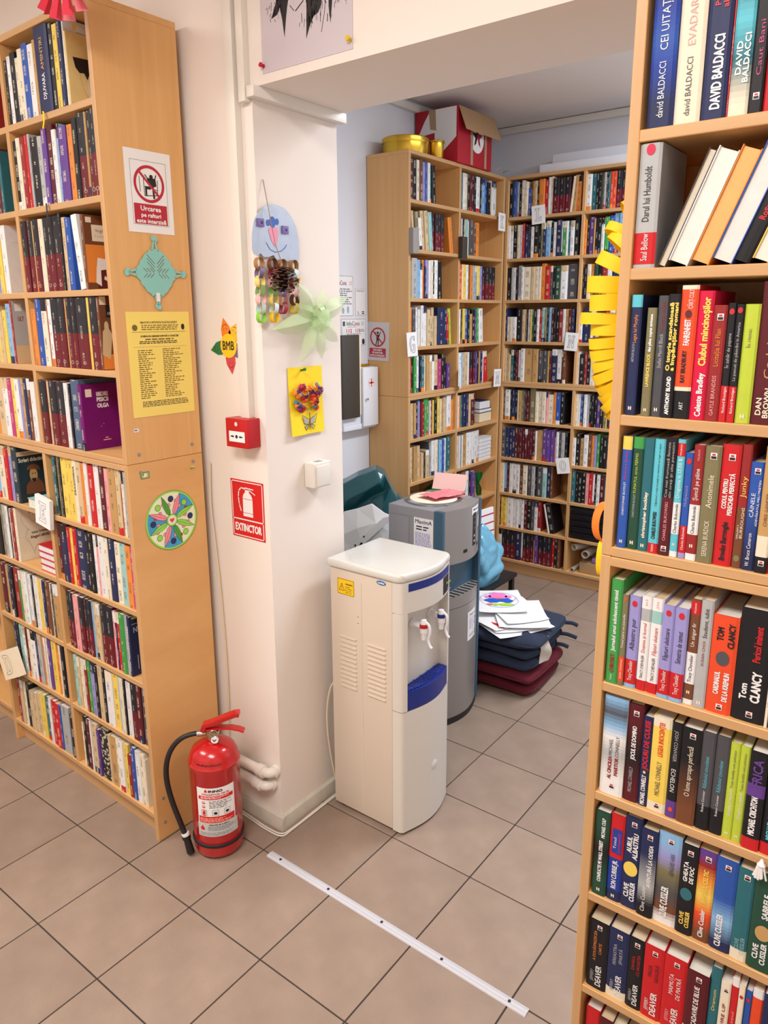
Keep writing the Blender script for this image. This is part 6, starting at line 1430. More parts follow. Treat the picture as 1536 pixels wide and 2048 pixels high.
for cx, cols in chain_cols.items():
    z = -.002; ch = None
    for k, c in enumerate(cols):
        b = MB({'Y': paint(242, 214, 120) if k < len(cols)-1 else 'yellow_paper', 'k': paint(240, 186, 184), 'g': paint(160, 204, 124) if k < len(cols)-1 else paint(140, 204, 70), 'G': paint(120, 180, 80), 't': paint(206, 226, 226), 'd': paint(166, 122, 76), 'P': paint(124, 106, 150), 'R': paint(160, 24, 44)}.get(c, 'print_'+c))
        R0 = .0165; hw = .0095; flip = k % 2
        def fn(u, v, R0=R0, hw=hw, flip=flip, z=z, cx=cx):
            a = 2*PI*u; w_ = (v-.5)*2*hw
            if flip: return (cx+w_*.85+.004*math.sin(a), -.016+.012*math.cos(a), z-R0+R0*math.sin(a))
            return (cx+R0*.8*math.cos(a), -.016+w_*.9, z-R0+R0*math.sin(a))
        b.grid(20, 1, fn, loop_u=True); b.build('paper_link', t, smooth=True)
        z -= .0245
t = thing('pine_cone_ornament', 'small pine cone hanging on twine in front of the jellyfish', 'ornament', (JX+.066, .142, 1.797), E90)
b = MB('twine'); b.tube([(-.002, .064, .272), (-.004, .046, .20), (-.008, .020, .10), (.0, 0, .038)], .0012, 6); b.build('twine', t)
b = MB('cone_brown'); b.lathe([(.004, -.03), (.012, -.02), (.014, 0), (.010, .025), (.003, .038)], 10); b.build('core', t)
for k in range(84):
    u = k/83; a = k*2.399; z = -.032+.066*u; r = .014+.026*math.sin(PI*(.15+.75*u))
    b = MB('cone_brown'); d_ = Vector((math.cos(a), math.sin(a), .15)); sd = Vector((-math.sin(a), math.cos(a), 0))
    p0 = Vector((0, 0, z))+d_*.006; p1 = Vector((0, 0, z-.004))+d_*r
    b.face([p0-sd*.004, p1-sd*.0105, p1+sd*.0105, p0+sd*.005]); b.face([p0-sd*.004+Vector((0, 0, -.003)), p0+sd*.004+Vector((0, 0, -.003)), p1+sd*.006+Vector((0, 0, -.003)), p1-sd*.006+Vector((0, 0, -.003))][::1])
    b.face([p1-sd*.007, p1-sd*.006+Vector((0, 0, -.003)), p1+sd*.006+Vector((0, 0, -.003)), p1+sd*.007]); b.build('cone_scale', t)

# pale green film star-flower
t = thing('film_star', 'pale green translucent plastic star flower hanging on the jamb', 'ornament', (JX+.006, .318, 1.690), E90)
for k, (a, L_) in enumerate(((128, .14), (60, .10), (22, .17), (-35, .13), (-78, .13), (-118, .15), (190, .19), (160, .10))):
    a = math.radians(a); b = MB('green_film')
    fn = lambda u, v, a=a, L_=L_: (L_*u*math.cos(a)-(v-.5)*.058*math.sin(PI*min(1, u*.92+.08))**.9*math.sin(a), -.012-.030*math.sin(PI*u)*(1-.7*abs(2*v-1))-.008*k/8, L_*u*math.sin(a)+(v-.5)*.058*math.sin(PI*min(1, u*.92+.08))**.9*math.cos(a))
    b.grid(10, 6, fn); b.build('film_petal', t, smooth=True)
for k in range(7):
    a = 2*PI*k/7; b = MB('green_film')
    fn = lambda u, v, a=a: (.042*math.cos(a)*math.sin(PI*u)+(v-.5)*.02*math.sin(a), -.035-.025*math.cos(PI*u*.9), .042*math.sin(a)*math.sin(PI*u)-(v-.5)*.02*math.cos(a))
    b.grid(10, 2, fn); b.build('film_loop', t, smooth=True)
b = MB('yellow_paper'); b.cyl((-.055, 0, .113), (-.055, -.012, .115), .004, n=8); b.build('push_pin', t)

# poster over the opening
t = thing('ink_poster', 'pale lilac poster with black ink brush drawing above the opening', 'poster', (.177, YW-.0006, 2.322))
b = MB(paint(206, 197, 206)); b.box(-.157, .153, -.0008, 0, 0, .43); ps = b.build('sheet', t)
b = MB('ink'); y = -.0012; b.T = Matrix.Translation((0, 0, -.048))
b.poly([(-.118, .17), (-.10, .20), (-.08, .33), (-.055, .33), (-.052, .21), (-.060, .185), (-.066, .155), (-.072, .118), (-.078, .158), (-.086, .19), (-.096, .175)], y)
b.stroke([(-.050, .186), (-.037, .172)], .0018, y); b.stroke([(-.031, .170), (-.004, .187)], .0028, y)
b.poly([(.008, .33), (.062, .33), (.060, .20), (.056, .165), (.045, .150), (.03, .145), (.018, .130), (.003, .100), (.006, .16)], y)
b.poly([(.074, .33), (.098, .33), (.094, .22), (.090, .16), (.084, .118), (.079, .155), (.080, .22)], y)
b.stroke([(.076, .23), (.066, .15), (.054, .105)], .0016, y)
q = random.Random(3)
for k in range(170):
    x = q.gauss(.03, .022) if k % 2 else q.choice((q.gauss(-.095, .02), q.gauss(.11, .014))); z = q.uniform(.135, .26) if k % 2 else q.uniform(.16, .3)
    b.stroke([(x, z), (x+q.uniform(-.003, .003), z-q.uniform(.004, .022))], q.uniform(.0006, .002), y)
b.build('ink_strokes', ps)
for x, z, c in ((-.152, .018, (200, 30, 50)), (.146, .020, (226, 196, 30))):
    b = MB(paint(*c, .3)); b.cyl((x, -.001, z), (x, -.010, z+.001), .003, n=10); b.cyl((x, -.010, z+.001), (x, -.014, z+.002), .006, n=12); b.cyl((x, -.0012, z), (x, -.003, z), .005, n=12); b.build('push_pin', t, smooth=True)

# ------------------------------------------------------------------ on the side of the left bookcase (faces +x)
def on_side(y, z): p = left_pt(0, y+.183, z); p += Vector((.0006, 0, 0)); return p
RS = E90+YAWL
def prohibited(b, cx, cz, r, y, man):
    b.ring(cx, cz, r*.84, r, y, 'sign_crimson', 36)
    a = math.radians(-45 if True else 45); d_ = Vector((math.cos(a), math.sin(a)))*r*.9
    b.stroke([(cx-d_.x, cz-d_.y), (cx+d_.x, cz+d_.y)], r*.14, y-.0002, 'sign_crimson')
t = thing('no_climbing_sign', 'white Urcarea pe rafturi este interzisă sign on left bookcase side', 'sign', on_side(-.038, 1.930), RS)
b = MB('paper_white'); b.box(-.0755, .0755, -.0006, 0, 0, .220); sh = b.build('sheet', t)
b = MB('ink'); y = -.001
b.stroke([(-.058, .022), (.058, .022), (.058, .192), (-.058, .192)], .0007, y, None, True)
b.rect(-.054, .054, .024, .078, y, 'sign_crimson')
for sx, z, L_, h in (('Urcarea', .060, .066, .0125), ('pe rafturi', .043, .064, .0105), ('este interzisă', .027, .096, .0105)): flat_text(b, sx, 0, z, L_, h, y-.0003, 'paper_white', .0006, 0, True)
prohibited(b, 0, .132, .050, y-.0002, 0)
y2 = y-.0001
b.disc(.008, .152, .006, y2, n=14); b.poly([(-.006, .146), (.022, .146), (.024, .128), (.010, .125), (-.002, .132)], y2); b.stroke([(-.012, .156), (-.004, .147), (.02, .147), (.024, .158)], .003, y2)
b.poly([(-.014, .126), (.006, .126), (.004, .118), (-.008, .118), (-.008, .102), (-.014, .102)], y2); b.stroke([(.012, .125), (.014, .096)], .006, y2)
b.stroke([(-.016, .100), (.026, .104)], .002, y2); b.stroke([(-.016, .100), (-.018, .15)], .0018, y2); b.stroke([(.026, .104), (.028, .145)], .0018, y2); b.stroke([(-.016, .125), (.028, .118)], .0014, y2); b.stroke([(-.03, .11), (-.031, .15)], .0016, y2)
b.build('print', sh)

t = thing('paper_snowflake', 'pale turquoise cut-paper snowflake on the left bookcase side', 'paper craft', on_side(-.037, 1.820), RS)
def quarter(sgx, sgz):
    return None
b = MB('mint_paper'); pts = []
base = [(0, .068), (.012, .060), (.016, .066), (.024, .058), (.034, .052), (.042, .040), (.050, .034), (.054, .022), (.064, .014), (.068, .0)]
for sx, sz, rev in ((1, 1, False), (1, -1, True), (-1, -1, False), (-1, 1, True)):
    seg = base[::-1] if rev else base
    pts += [(x*sx, z*sz) for x, z in (seg if True else seg)][:-1]
b.yprism(pts, -.004, -.0032); sn = b.build('cut_paper', t, fix=True)
for ang in (90, 0, 180, 270):
    a = math.radians(ang); c_, s_ = math.cos(a), math.sin(a); b = MB('mint_paper')
    def rot(p): return (p[0]*c_-p[1]*s_, p[0]*s_+p[1]*c_)
    for poly in ([(.062, -.012), (.070, -.010), (.090, -.004), (.090, .000), (.066, -.004)], [(.062, .012), (.066, .004), (.090, .000), (.090, .004), (.070, .010)], [(.086, -.010), (.096, -.011), (.102, -.004), (.104, .006), (.096, .011), (.088, .006)]):
        b.yprism([rot(p) for p in poly], -.004, -.0032)
    b.build('snowflake_tip', t, fix=True)
b = MB('print_n')
for s_ in (-1, 1):
    for k, (r0, r1) in enumerate(((.010, .045), (.014, .036), (.018, .030))):
        b.stroke([(s_*.004, .006+k*.010), (s_*(.006+.022), .010+k*.010+.020)], .0016, -.0043); b.stroke([(s_*(.008+k*.011), .002), (s_*(.020+k*.011), .013)], .0016, -.0043); b.stroke([(s_*(.008+k*.011), -.002), (s_*(.020+k*.011), -.013)], .0016, -.0043)
b.build('cut_slit', sn)
b = MB('paper_white'); b.rect(-.006, .006, -.080, -.055, -.0045); b.build('tape', sn)

t = thing('filing_scheme_list', 'yellow sheet listing the library filing scheme on left bookcase side', 'notice', on_side(-.039, 1.4085), RS)
b = MB('list_yellow'); b.box(-.108, .108, -.0006, 0, 0, .303); sh = b.build('sheet', t)
b = MB('ink'); y = -.001; br = paint(120, 96, 40)
flat_text(b, 'BIBLIOTECA METROPOLITANĂ BUCUREȘTI', 0, .270, .125, .0052, y, br, .0002, 0, True)
lines_of_print(b, -.060, .070, .250, .267, 3, y, br, 4, .45, .1)
b.disc(-.082, .258, .009, y, br, 10); b.disc(.083, .259, .006, y, 'ink', 12, .009); b.rect(-.092, .092, .245, .2458, y)
flat_text(b, 'SCHEMA DE AȘEZARE UNITARĂ A COLECȚIEI', 0, .231, .130, .0046, y, 'ink', .0003, 0, True)
lines_of_print(b, -.05, .05, .221, .228, 1, y, br, 5, .5, .05); lines_of_print(b, -.07, .07, .211, .2205, 2, y, 'ink', 6, .5, .1); b.rect(-.092, .092, .2025, .2029, y, br)
for x0, x1, z1, n_, sd in ((-.078, -.02, .196, 24, 7), (.006, .078, .198, 26, 8)): lines_of_print(b, x0, x1, .052, z1, n_, y, br, sd, .42, .5)
lines_of_print(b, -.075, .090, .028, .046, 4, y, 'ink', 9, .45, .1); b.build('print', sh)

t = thing('mandala_drawing', 'round coloured mandala drawing on the lower side of left bookcase', 'paper craft', on_side(-.044, 1.078), RS)
b = MB('paper_white'); b.yprism([(.094*math.cos(2*PI*k/40), .094*math.sin(2*PI*k/40)) for k in range(40)], -.001, 0); sh = b.build('disc', t, fix=True)
b = MB('ink'); y = -.0013; gl = paint(150, 226, 84); gd = paint(80, 170, 60); pk = paint(250, 150, 166); bl = paint(70, 165, 215); dk = paint(30, 50, 110); gp = paint(236, 244, 212)
b.ring(0, 0, .088, .094, y-.0001, gl, 40)
for k in range(8):
    a0 = math.radians(22.5+45*k); a1 = math.radians(22.5+45*(k+1)); c = bl if k in (0, 3, 5) else gp
    b.poly([(0, 0)]+[(.088*math.cos(a0+(a1-a0)*i/6), .088*math.sin(a0+(a1-a0)*i/6)) for i in range(7)], y, c)
    am = (a0+a1)/2
    for rr, da, r0, c2 in ((.068, .0, .009, dk if k % 2 else gl), (.050, .18, .0058, pk), (.062, -.27, .005, pk if k % 3 else 'sign_red')): b.disc(rr*math.cos(am+da), rr*math.sin(am+da), r0*1.15, y-.0003, 'ink', 16); b.disc(rr*math.cos(am+da), rr*math.sin(am+da), r0, y-.0004, c2, 16)
    c3 = (gl, pk, gd, pk, gl, pk, gd, gl)[k]
    pet = [(.014, 0), (.03, .008), (.05, .0095), (.072, .005), (.087, 0), (.072, -.005), (.05, -.0095), (.03, -.008)]
    pr = [(p[0]*math.cos(a0)-p[1]*math.sin(a0), p[0]*math.sin(a0)+p[1]*math.cos(a0)) for p in pet]
    b.poly(pr, y-.0005, c3); b.stroke(pr, .0011, y-.0006, 'ink', True); b.stroke([(.02*math.cos(a0), .02*math.sin(a0)), (.075*math.cos(a0), .075*math.sin(a0))], .0008, y-.0006, 'ink')
b.disc(0, 0, .020, y-.0007, 'ink', 24); b.disc(0, 0, .019, y-.0008, gl, 24); b.disc(0, 0, .015, y-.0009, gp, 20); b.poly([(0, -.009), (.009, .001), (.006, .007), (0, .004), (-.006, .007), (-.009, .001)], y-.001, paint(236, 60, 90))
b.ring(0, 0, .0935, .0945, y-.0001, 'ink', 40); b.build('colouring', sh)
for nm, lab, yy, zz, w, h, c in (('picture_sticker', 'small green and white framed sticker on left bookcase side', -.126, 1.235, .030, .020, (90, 130, 120)), ('word_sticker', 'tiny cream cartoon word sticker near the bookcase joint', .045, 1.230, .022, .008, (236, 220, 150)), ('shelf_label', 'little white paper label below the yellow list', -.142, 1.372, .017, .011, (230, 226, 226))):
    t = thing(nm, lab, 'sticker', on_side(yy, zz), RS)
    b = MB(paint(*c)); b.box(-w/2, w/2, -.0006, 0, -h/2, h/2); st = b.build('sticker', t)
    b = MB('ink')
    if nm == 'picture_sticker': b.rect(-w*.4, w*.4, -h*.38, h*.38, -.0009, paint(190, 200, 90)); b.disc(.0, 0, .006, -.0011, paint(240, 240, 236), 12); b.disc(-.006, .003, .003, -.0012, paint(90, 140, 50), 10)
    elif nm == 'word_sticker': flat_text(b, 'fast', 0, -.003, .019, .006, -.0009, 'print_G', .0005, 0, True)
    else: lines_of_print(b, -w*.4, w*.4, -.002, .003, 1, -.0009, 'print_s', 2)
    b.build('print', st)

# cable down the back corner of the left bookcase and along the skirting
t = thing('wall_cable', 'thin cream cable hanging down the wall behind the left bookcase', 'cable', (-.27, .105, 0))
b = MB('cable_cream'); b.tube(smooth_path([(-.012, 0, 1.24), (-.016, -.004, 1.10), (-.006, -.002, .96), (.004, 0, .8), (.012, 0, .6), (.012, 0, .42), (.004, 0, .3), (.0, -.002, .2)]), .0026, 6); b.build('cable', t, smooth=True)
t = thing('floor_cable', 'two thin white cables running along the foot of the pier', 'cable', (0, 0, 0))
for k, o_ in enumerate((0, .008)):
    b = MB('pvc_white'); b.tube(smooth_path([(-.24, .090-o_, .004), (-.13, .082-o_, .004), (-.06, .078-o_, .004), (-.004+o_, .086-o_, .004), (.006+o_*.6, .13, .004), (.004+o_*.8, .3, .004), (.004+o_*.8, .455, .004)]), .0026, 6); b.build('cable', t, smooth=True)

# ------------------------------------------------------------------ letter cards
SLAB = {
 'E': [[(.1,0),(.9,0),(.9,.28),(.76,.28),(.70,.14),(.45,.14),(.45,.44),(.6,.44),(.6,.34),(.7,.34),(.7,.66),(.6,.66),(.6,.56),(.45,.56),(.45,.86),(.7,.86),(.76,.72),(.9,.72),(.9,1),(.1,1),(.1,.88),(.24,.88),(.24,.12),(.1,.12)]],
 'L': [[(.1,0),(.9,0),(.9,.32),(.74,.32),(.68,.14),(.48,.14),(.48,.88),(.64,.88),(.64,1),(.1,1),(.1,.88),(.26,.88),(.26,.12),(.1,.12)]],
 'D': [[(.08,0),(.55,0),(.78,.08),(.92,.28),(.95,.5),(.92,.72),(.78,.92),(.55,1),(.08,1),(.08,.88),(.2,.88),(.2,.12),(.08,.12)], [(.40,.14),(.54,.14),(.66,.24),(.72,.5),(.66,.76),(.54,.86),(.40,.86)]],
 'O': [[(.5+.42*math.cos(2*PI*k/20), .5+.5*math.sin(2*PI*k/20)) for k in range(20)], [(.5+.2*math.cos(2*PI*k/16), .5+.34*math.sin(2*PI*k/16)) for k in range(16)]],
 'N': [[(.05,0),(.38,0),(.38,.1),(.28,.1),(.28,.68),(.72,0),(.86,0),(.86,.9),(.95,.9),(.95,1),(.62,1),(.62,.9),(.72,.9),(.72,.34),(.30,1),(.05,1),(.05,.9),(.14,.9),(.14,.1),(.05,.1)]],
 'M': [[(.02,0),(.34,0),(.34,.1),(.25,.1),(.25,.72),(.46,.1),(.54,.1),(.75,.72),(.75,.1),(.66,.1),(.66,0),(.98,0),(.98,.1),(.90,.1),(.90,.9),(.98,.9),(.98,1),(.70,1),(.50,.42),(.30,1),(.02,1),(.02,.9),(.10,.9),(.10,.1),(.02,.1)]],
 'K': [[(.06,0),(.44,0),(.44,.11),(.36,.11),(.36,.42),(.62,.11),(.56,.11),(.56,0),(.96,0),(.96,.11),(.86,.11),(.55,.55),(.80,.89),(.92,.89),(.92,1),(.58,1),(.58,.89),(.62,.89),(.36,.58),(.36,.89),(.44,.89),(.44,1),(.06,1),(.06,.89),(.15,.89),(.15,.11),(.06,.11)]],
 'G': [[(.92,.72),(.84,.72),(.74,.86),(.54,.9),(.34,.80),(.26,.5),(.34,.2),(.54,.1),(.72,.16),(.72,.40),(.56,.40),(.56,.5),(.94,.5),(.94,.06),(.86,0),(.5,0),(.2,.12),(.06,.5),(.2,.88),(.5,1),(.76,.96),(.92,1)]],
}
def letter_card(ch, label, loc, rotz, w, h, tilt=0.0, m='paper_white', depth=.03, lw=.0013):
    t = thing('letter_card', label, 'letter card', loc, rotz, 'shelf letter cards')
    Tm = Matrix.Rotation(math.radians(tilt), 4, 'Y')
    b = MB(m); b.T = Tm; b.box(-w/2, w/2, -.0012, 0, -h/2, h/2); cd = b.build('card', t)
    b = MB(m); b.T = Tm; b.box(w/2-.001, w/2, 0, depth, -h/2, h/2); b.box(-w/2, w/2, 0, depth, h/2-.001, h/2); b.build('folded_edge', t)
    if ch in SLAB:
        b = MB('print_s'); b.T = Tm
        for loop in SLAB[ch]: b.stroke([((x-.5)*w*.56, (z-.5)*h*.68) for x, z in loop], lw, -.0016, None, True)
        b.build('letter_outline', cd)
    return t
letter_card('E', 'white card with outlined letter E on the left bookcase divider', left_pt(-.512, -.016, 1.052), YAWL, .098, .104, 8, depth=.012, lw=.0014)
letter_card('D', 'cream box card with outlined letter D at the left picture edge', left_pt(-.905, -.032, .372), YAWL, .135, .115, -24, 'paper_cream', depth=.028, lw=.0016)
letter_card('K', 'white card with outlined letter K in the bookcase corner', (-.700, 2.768, 2.240), E90, .085, .102, 0, depth=.004, lw=.002)
letter_card('L', 'white card with outlined letter L on the far bookcase', (-.492, 2.836-.004, 2.272), 0, .085, .105, -4, depth=.003, lw=.002)
letter_card('M', 'white card with outlined letter M in the corner of back bookcases', (-.700, 2.768, 1.305), E90, .092, .110, 2, depth=.004, lw=.002)
letter_card('N', 'white card with outlined letter N on the far bookcase', (-.245, 2.836-.004, 1.535), 0, .080, .106, 4, depth=.003, lw=.002)
letter_card('O', 'tilted white card with outlined letter O on the far bookcase', (-.258, 2.836-.004, .778), 0, .085, .098, -10, depth=.003, lw=.002)
letter_card('G', 'white card with outlined letter G on the back-room bookcase edge', (-.706, 1.838, 1.545), E90-.5, .060, .125, -4, depth=.004, lw=.002)
letter_card('', 'white letter card seen almost edge-on above the first-aid shelf row', (-.690, 2.305, 1.335), E90+.42, .06, .12, -3, depth=.004)
# grey-brown block markers clipped on the back bookcase
for k, (y, lab, m) in enumerate(((1.848, 'light grey block clipped to the left post of back bookcase', 'grey_body'), (2.330, 'brown block clipped to the middle post of back bookcase', 'brown_vinyl'))):
    t = thing('shelf_marker_block', lab, 'shelf marker', (-.7176, y, 2.005), E90)
    b = MB(m if k else paint(150, 144, 140)); b.box(-.026, .026, -.028, 0, 0, .118 if k else .125); b.build('block', t, bevel=.002)

# ------------------------------------------------------------------ back room wall things
t = thing('first_aid_cabinet', 'white first-aid cabinet with red cross on the back-room wall', 'cabinet', (-.9915, 1.715, 1.095), E90)
b = MB('cabinet_white'); b.box(-.185, .095, -.065, 0, 0, .030); b.box(-.185, .095, -.060, 0, .03, .33); b.build('body', t, bevel=.004)
b = MB('cabinet_white'); b.box(-.035, .095, -.078, -.0655, .012, .328); dr = b.build('door', t, bevel=.003)
b = MB('chrome'); b.cyl((-.012, -.0785, .16), (-.012, -.092, .16), .006, n=12); b.build('knob', dr, smooth=True)
b = MB('paper_white'); b.disc(.035, .245, .024, -.0787, 'paper_white', 24, .030); 
b.rect(.031, .039, .225, .265, -.0790, 'sign_red'); b.rect(.016, .054, .241, .249, -.0790, 'sign_red'); b.ring(.035, .245, .0235, .0245, -.079, 'sign_red', 24); b.build('red_cross_badge', dr)
t = thing('gold_box_lid', 'strip of gold cardboard lying on top of the first-aid cabinet', 'box', (-.965, 1.72, 1.4258), E90)
b = MB('gold_tin'); b.box(-.05, .05, -.025, .02, 0, .014); b.build('strip', t, bevel=.002)
t = thing('brown_case', 'flat dark brown case hung in front of the first-aid cabinet', 'case', (-.930, 1.570, 1.166), E90)
b = MB('brown_vinyl'); b.box(-.075, .066, -.030, -.004, 0, .432); b.build('lid', t, bevel=.004)
b = MB('paper_cream'); b.box(.067, .080, -.026, -.0045, .012, .425); b.build('page_edge', t)
b = MB('brass'); b.cyl((-.01, -.0302, .21), (-.01, -.033, .21), .0025, n=8); b.build('stud', t)
t = thing('tariff_notice', 'framed white consumer notice with red letters partly behind the jamb', 'notice', (-.9915, 1.635, 1.690), E90)
b = MB('paper_white'); b.box(-.085, .066, -.001, 0, 0, .21); sh = b.build('sheet', t)
b = MB('ink'); y = -.0014; b.stroke([(-.081, .004), (.062, .004), (.062, .206), (-.081, .206)], .0016, y, None, True)
flat_text(b, 'InfoCons', -.075, .160, .085, .022, y, 'print_r', .0003); b.ring(.045, .170, .007, .009, y, 'sign_red', 16); lines_of_print(b, -.07, .055, .06, .145, 8, y, 'print_s', 3, .4, .4); b.disc(-.02, .03, .01, y, 'print_S', 12, .016); b.disc(.02, .035, .008, y, 'print_b', 12, .02)
b.build('print', sh)
t = thing('contact_notice', 'narrow white notice sheet next to the tariff notice', 'notice', (-.9915, 1.760, 1.695), E90)
b = MB('paper_white'); b.box(-.045, .047, -.001, 0, 0, .14); sh = b.build('sheet', t)
b = MB('ink'); y = -.0014; b.stroke([(-.043, .002), (.045, .002), (.045, .138), (-.043, .138)], .001, y, None, True); flat_text(b, 'InfoCons', 0, .124, .06, .008, y, 'print_s', .0002, 0, True); b.rect(.010, .03, .008, .013, y); b.rect(.010, .03, .017, .022, y); b.stroke([(-.026, .022), (-.022, .012), (-.014, .008)], .003, y); b.build('print', sh)
t = thing('emergency_number_notice', 'white InfoCons notice with red 112 and 113 numbers', 'notice', (-.9915, 1.700, 1.535), E90)
b = MB('paper_white'); b.box(-.105, .104, -.001, 0, 0, .146); sh = b.build('sheet', t)
b = MB('ink'); y = -.0014; b.stroke([(-.100, .004), (.100, .004), (.100, .142), (-.100, .142)], .0016, y, None, True)
flat_text(b, 'Info', -.058, .108, .042, .022, y, 'print_s', .0003); flat_text(b, 'Cons', -.014, .108, .062, .022, y, 'print_r', .0003); b.ring(.075, .118, .007, .009, y, 'print_s', 16); b.rect(-.09, -.072, .106, .130, y, 'print_s')
flat_text(b, '112', -.060, .072, .044, .018, y, 'sign_red', .0008); flat_text(b, '113', .016, .072, .034, .018, y, 'sign_red', .0008); lines_of_print(b, .052, .09, .074, .09, 2, y, 'print_s', 4, .4); lines_of_print(b, -.06, .09, .06, .068, 1, y, 'print_s', 5, .4); lines_of_print(b, -.05, .05, .098, .103, 1, y, 'print_s', 6, .4); b.disc(.08, .022, .012, y, 'print_N', 18, .016)
b.build('print', sh)
t = thing('no_climbing_sign', 'small grey-white no-climbing sign on the end of back bookcase', 'sign', (-.925, 1.8213, 1.455), 0)
b = MB(paint(214, 208, 208)); b.T = Matrix.Rotation(math.radians(1.5), 4, 'Y'); b.box(-.073, .077, -.0012, 0, 0, .205); sh = b.build('sheet', t)
b = MB('ink'); b.T = Matrix.Rotation(math.radians(1.5), 4, 'Y'); y = -.0016
prohibited(b, 0, .125, .052, y-.0003, 0); b.disc(0, .148, .007, y, n=12); b.poly([(-.010, .138), (.012, .138), (.008, .108), (-.008, .108)], y); b.stroke([(-.016, .150), (-.010, .134)], .005, y); b.stroke([(.018, .152), (.010, .134)], .005, y); b.stroke([(-.005, .108), (-.012, .084)], .006, y); b.stroke([(.004, .108), (.004, .080)], .006, y)
b.rect(-.056, .056, .018, .066, y, 'sign_crimson')
for sx, z, L_ in (('URCAREA', .052, .06), ('PE RAFTURI', .037, .07), ('ESTE INTERZISĂ', .022, .098)): flat_text(b, sx, 0, z, L_, .0095, y-.0004, 'paper_white', .0005, 0, True)
b.build('print', sh)

# ------------------------------------------------------------------ on top of the back bookcases
ZT = 2.5055
t = thing('carton', 'red and white cardboard carton with open flap on back bookcase', 'carton', (-.842, 2.440, ZT), 0)
x0, x1, y0, y1, h = -.140, .140, -.185, .185, .285
b = MB('cardboard_red'); b.box(x0, x1, y0, y1, 0, h); cb = b.build('box', t, bevel=.004)
b = MB('paper_white'); y = y0-.0006
b.poly([(x0+.02, h-.13), (x0+.06, h-.06), (x0+.10, h-.004), (x1-.01, h-.004), (x1-.01, .13), (x0+.13, .02), (x0+.13, h-.12)], y, 'paper_white')
b.poly([(x0+.09, h-.002), (x0+.135, h-.002), (x0+.14, h-.11), (x0+.10, h-.10)], y-.0004, 'packing_tape'); b.poly([(x0+.03, h-.145), (x0+.085, h-.145), (x0+.085, h-.165), (x0+.03, h-.165)], y-.0003, 'paper_white')
b.rect(x0+.11, x0+.122, .01, .16, y-.0002, 'cardboard_red'); b.build('side_print', cb)
b = MB('paper_white'); b.T = Matrix.Translation((x1+.0008, 0, 0)) @ Matrix.Rotation(E90, 4, 'Z')
b.disc(.02, .150, .072, 0, 'paper_white', 28, .078)
star = []
for k in range(10): a = PI/2+2*PI*k/10; r = .060 if k % 2 == 0 else .025; star.append((.02+r*math.cos(a), .155+r*math.sin(a)))
b.poly([star[i] for i in range(0, 6)]+[(.02, .155)], -.0004, 'ink'); b.poly([star[i] for i in (5, 6, 7, 8, 9, 0)]+[(.02, .155)], -.0004, 'cardboard_red'); b.poly([(.0, .075), (.04, .075), (.03, .13), (.02, .15), (.01, .13)], -.0006, 'paper_white')
b.rect(-.05, -.025, .004, h-.004, -.0002, 'packing_tape'); b.rect(.10, .125, .004, h-.004, -.0008, 'packing_tape'); b.build('star_emblem', cb)
b = MB('cardboard'); b.T = Matrix.Translation((x1, 0, h)) @ Matrix.Rotation(math.radians(150), 4, 'Y'); b.box(-.0, .004, y0, y1, .002, .150); b.T = Matrix.Translation((x1, 0, h)) @ Matrix.Rotation(math.radians(25), 4, 'Y'); fl = MB('cardboard'); fl.T = Matrix.Translation((x1+.002, 0, h)) @ Matrix.Rotation(math.radians(158), 4, 'Y'); fl.box(0, .004, y0+.004, y1+.02, .0, .135); fl.build('flap', t, bevel=.001, segs=1)
t = thing('gold_tin', 'round gold tin on the back bookcase beside red carton', 'tin', (-.850, 1.975, ZT))
b = MB('gold_tin'); b.lathe([(.118, 0), (.120, .004), (.120, .060), (.118, .062)], 40); b.build('can', t, smooth=True)
b = MB('gold_tin'); b.lathe([(.1225, .056), (.1235, .060), (.1235, .080), (.120, .084), (.0001, .085)], 40); b.build('lid', t, smooth=True)
t = thing('gold_tin', 'small gold tin with twisted rim next to the large one', 'tin', (-.752, 2.12, ZT))
b = MB('gold_tin'); b.lathe([(.036, 0), (.038, .003), (.040, .075), (.0385, .077)], 28); b.build('can', t, smooth=True)
b = MB('gold_tin'); b.tube([(.040*math.cos(a), .040*math.sin(a), .080+.003*math.sin(9*a)) for a in [2*PI*k/48 for k in range(49)]], .005, 8, cap=False); b.build('twisted_rim', t, smooth=True)
t = thing('foam_panel', 'long white foam panel lying on top of the far bookcase', 'panel', (-.06, 2.985, ZT))
b = MB('foam_white'); b.box(-.46, .33, -.11, .11, 0, .052); b.build('lower_slab', t, bevel=.008, segs=3)
b = MB('foam_white'); b.T = Matrix.Rotation(math.radians(-3), 4, 'Y') ; b.box(-.42, .30, -.02, .105, .0, .10); b.T = None
u = MB('foam_white'); u.box(-.42, .33, -.03, .108, .0525, .118); u.build('upper_slab', t, bevel=.012, segs=3)
t = thing('paper_scraps', 'green and white paper scraps on the bookcase corner', 'paper scraps', (-.80, 2.79, ZT))
q = random.Random(12)
for k in range(9):
    b = MB('paper_white' if k % 3 else 'green_plastic'); a = q.uniform(0, 3); cx, cy = q.uniform(-.10, .12), q.uniform(-.10, .14); L_ = q.uniform(.05, .09)
    b.grid(4, 1, lambda u_, v: (cx+L_*(u_-.5)*math.cos(a)-.012*(v-.5)*math.sin(a), cy+L_*(u_-.5)*math.sin(a)+.012*(v-.5)*math.cos(a), .003+k*.003+.008*math.sin(PI*u_))); b.build('scrap', t, smooth=True)

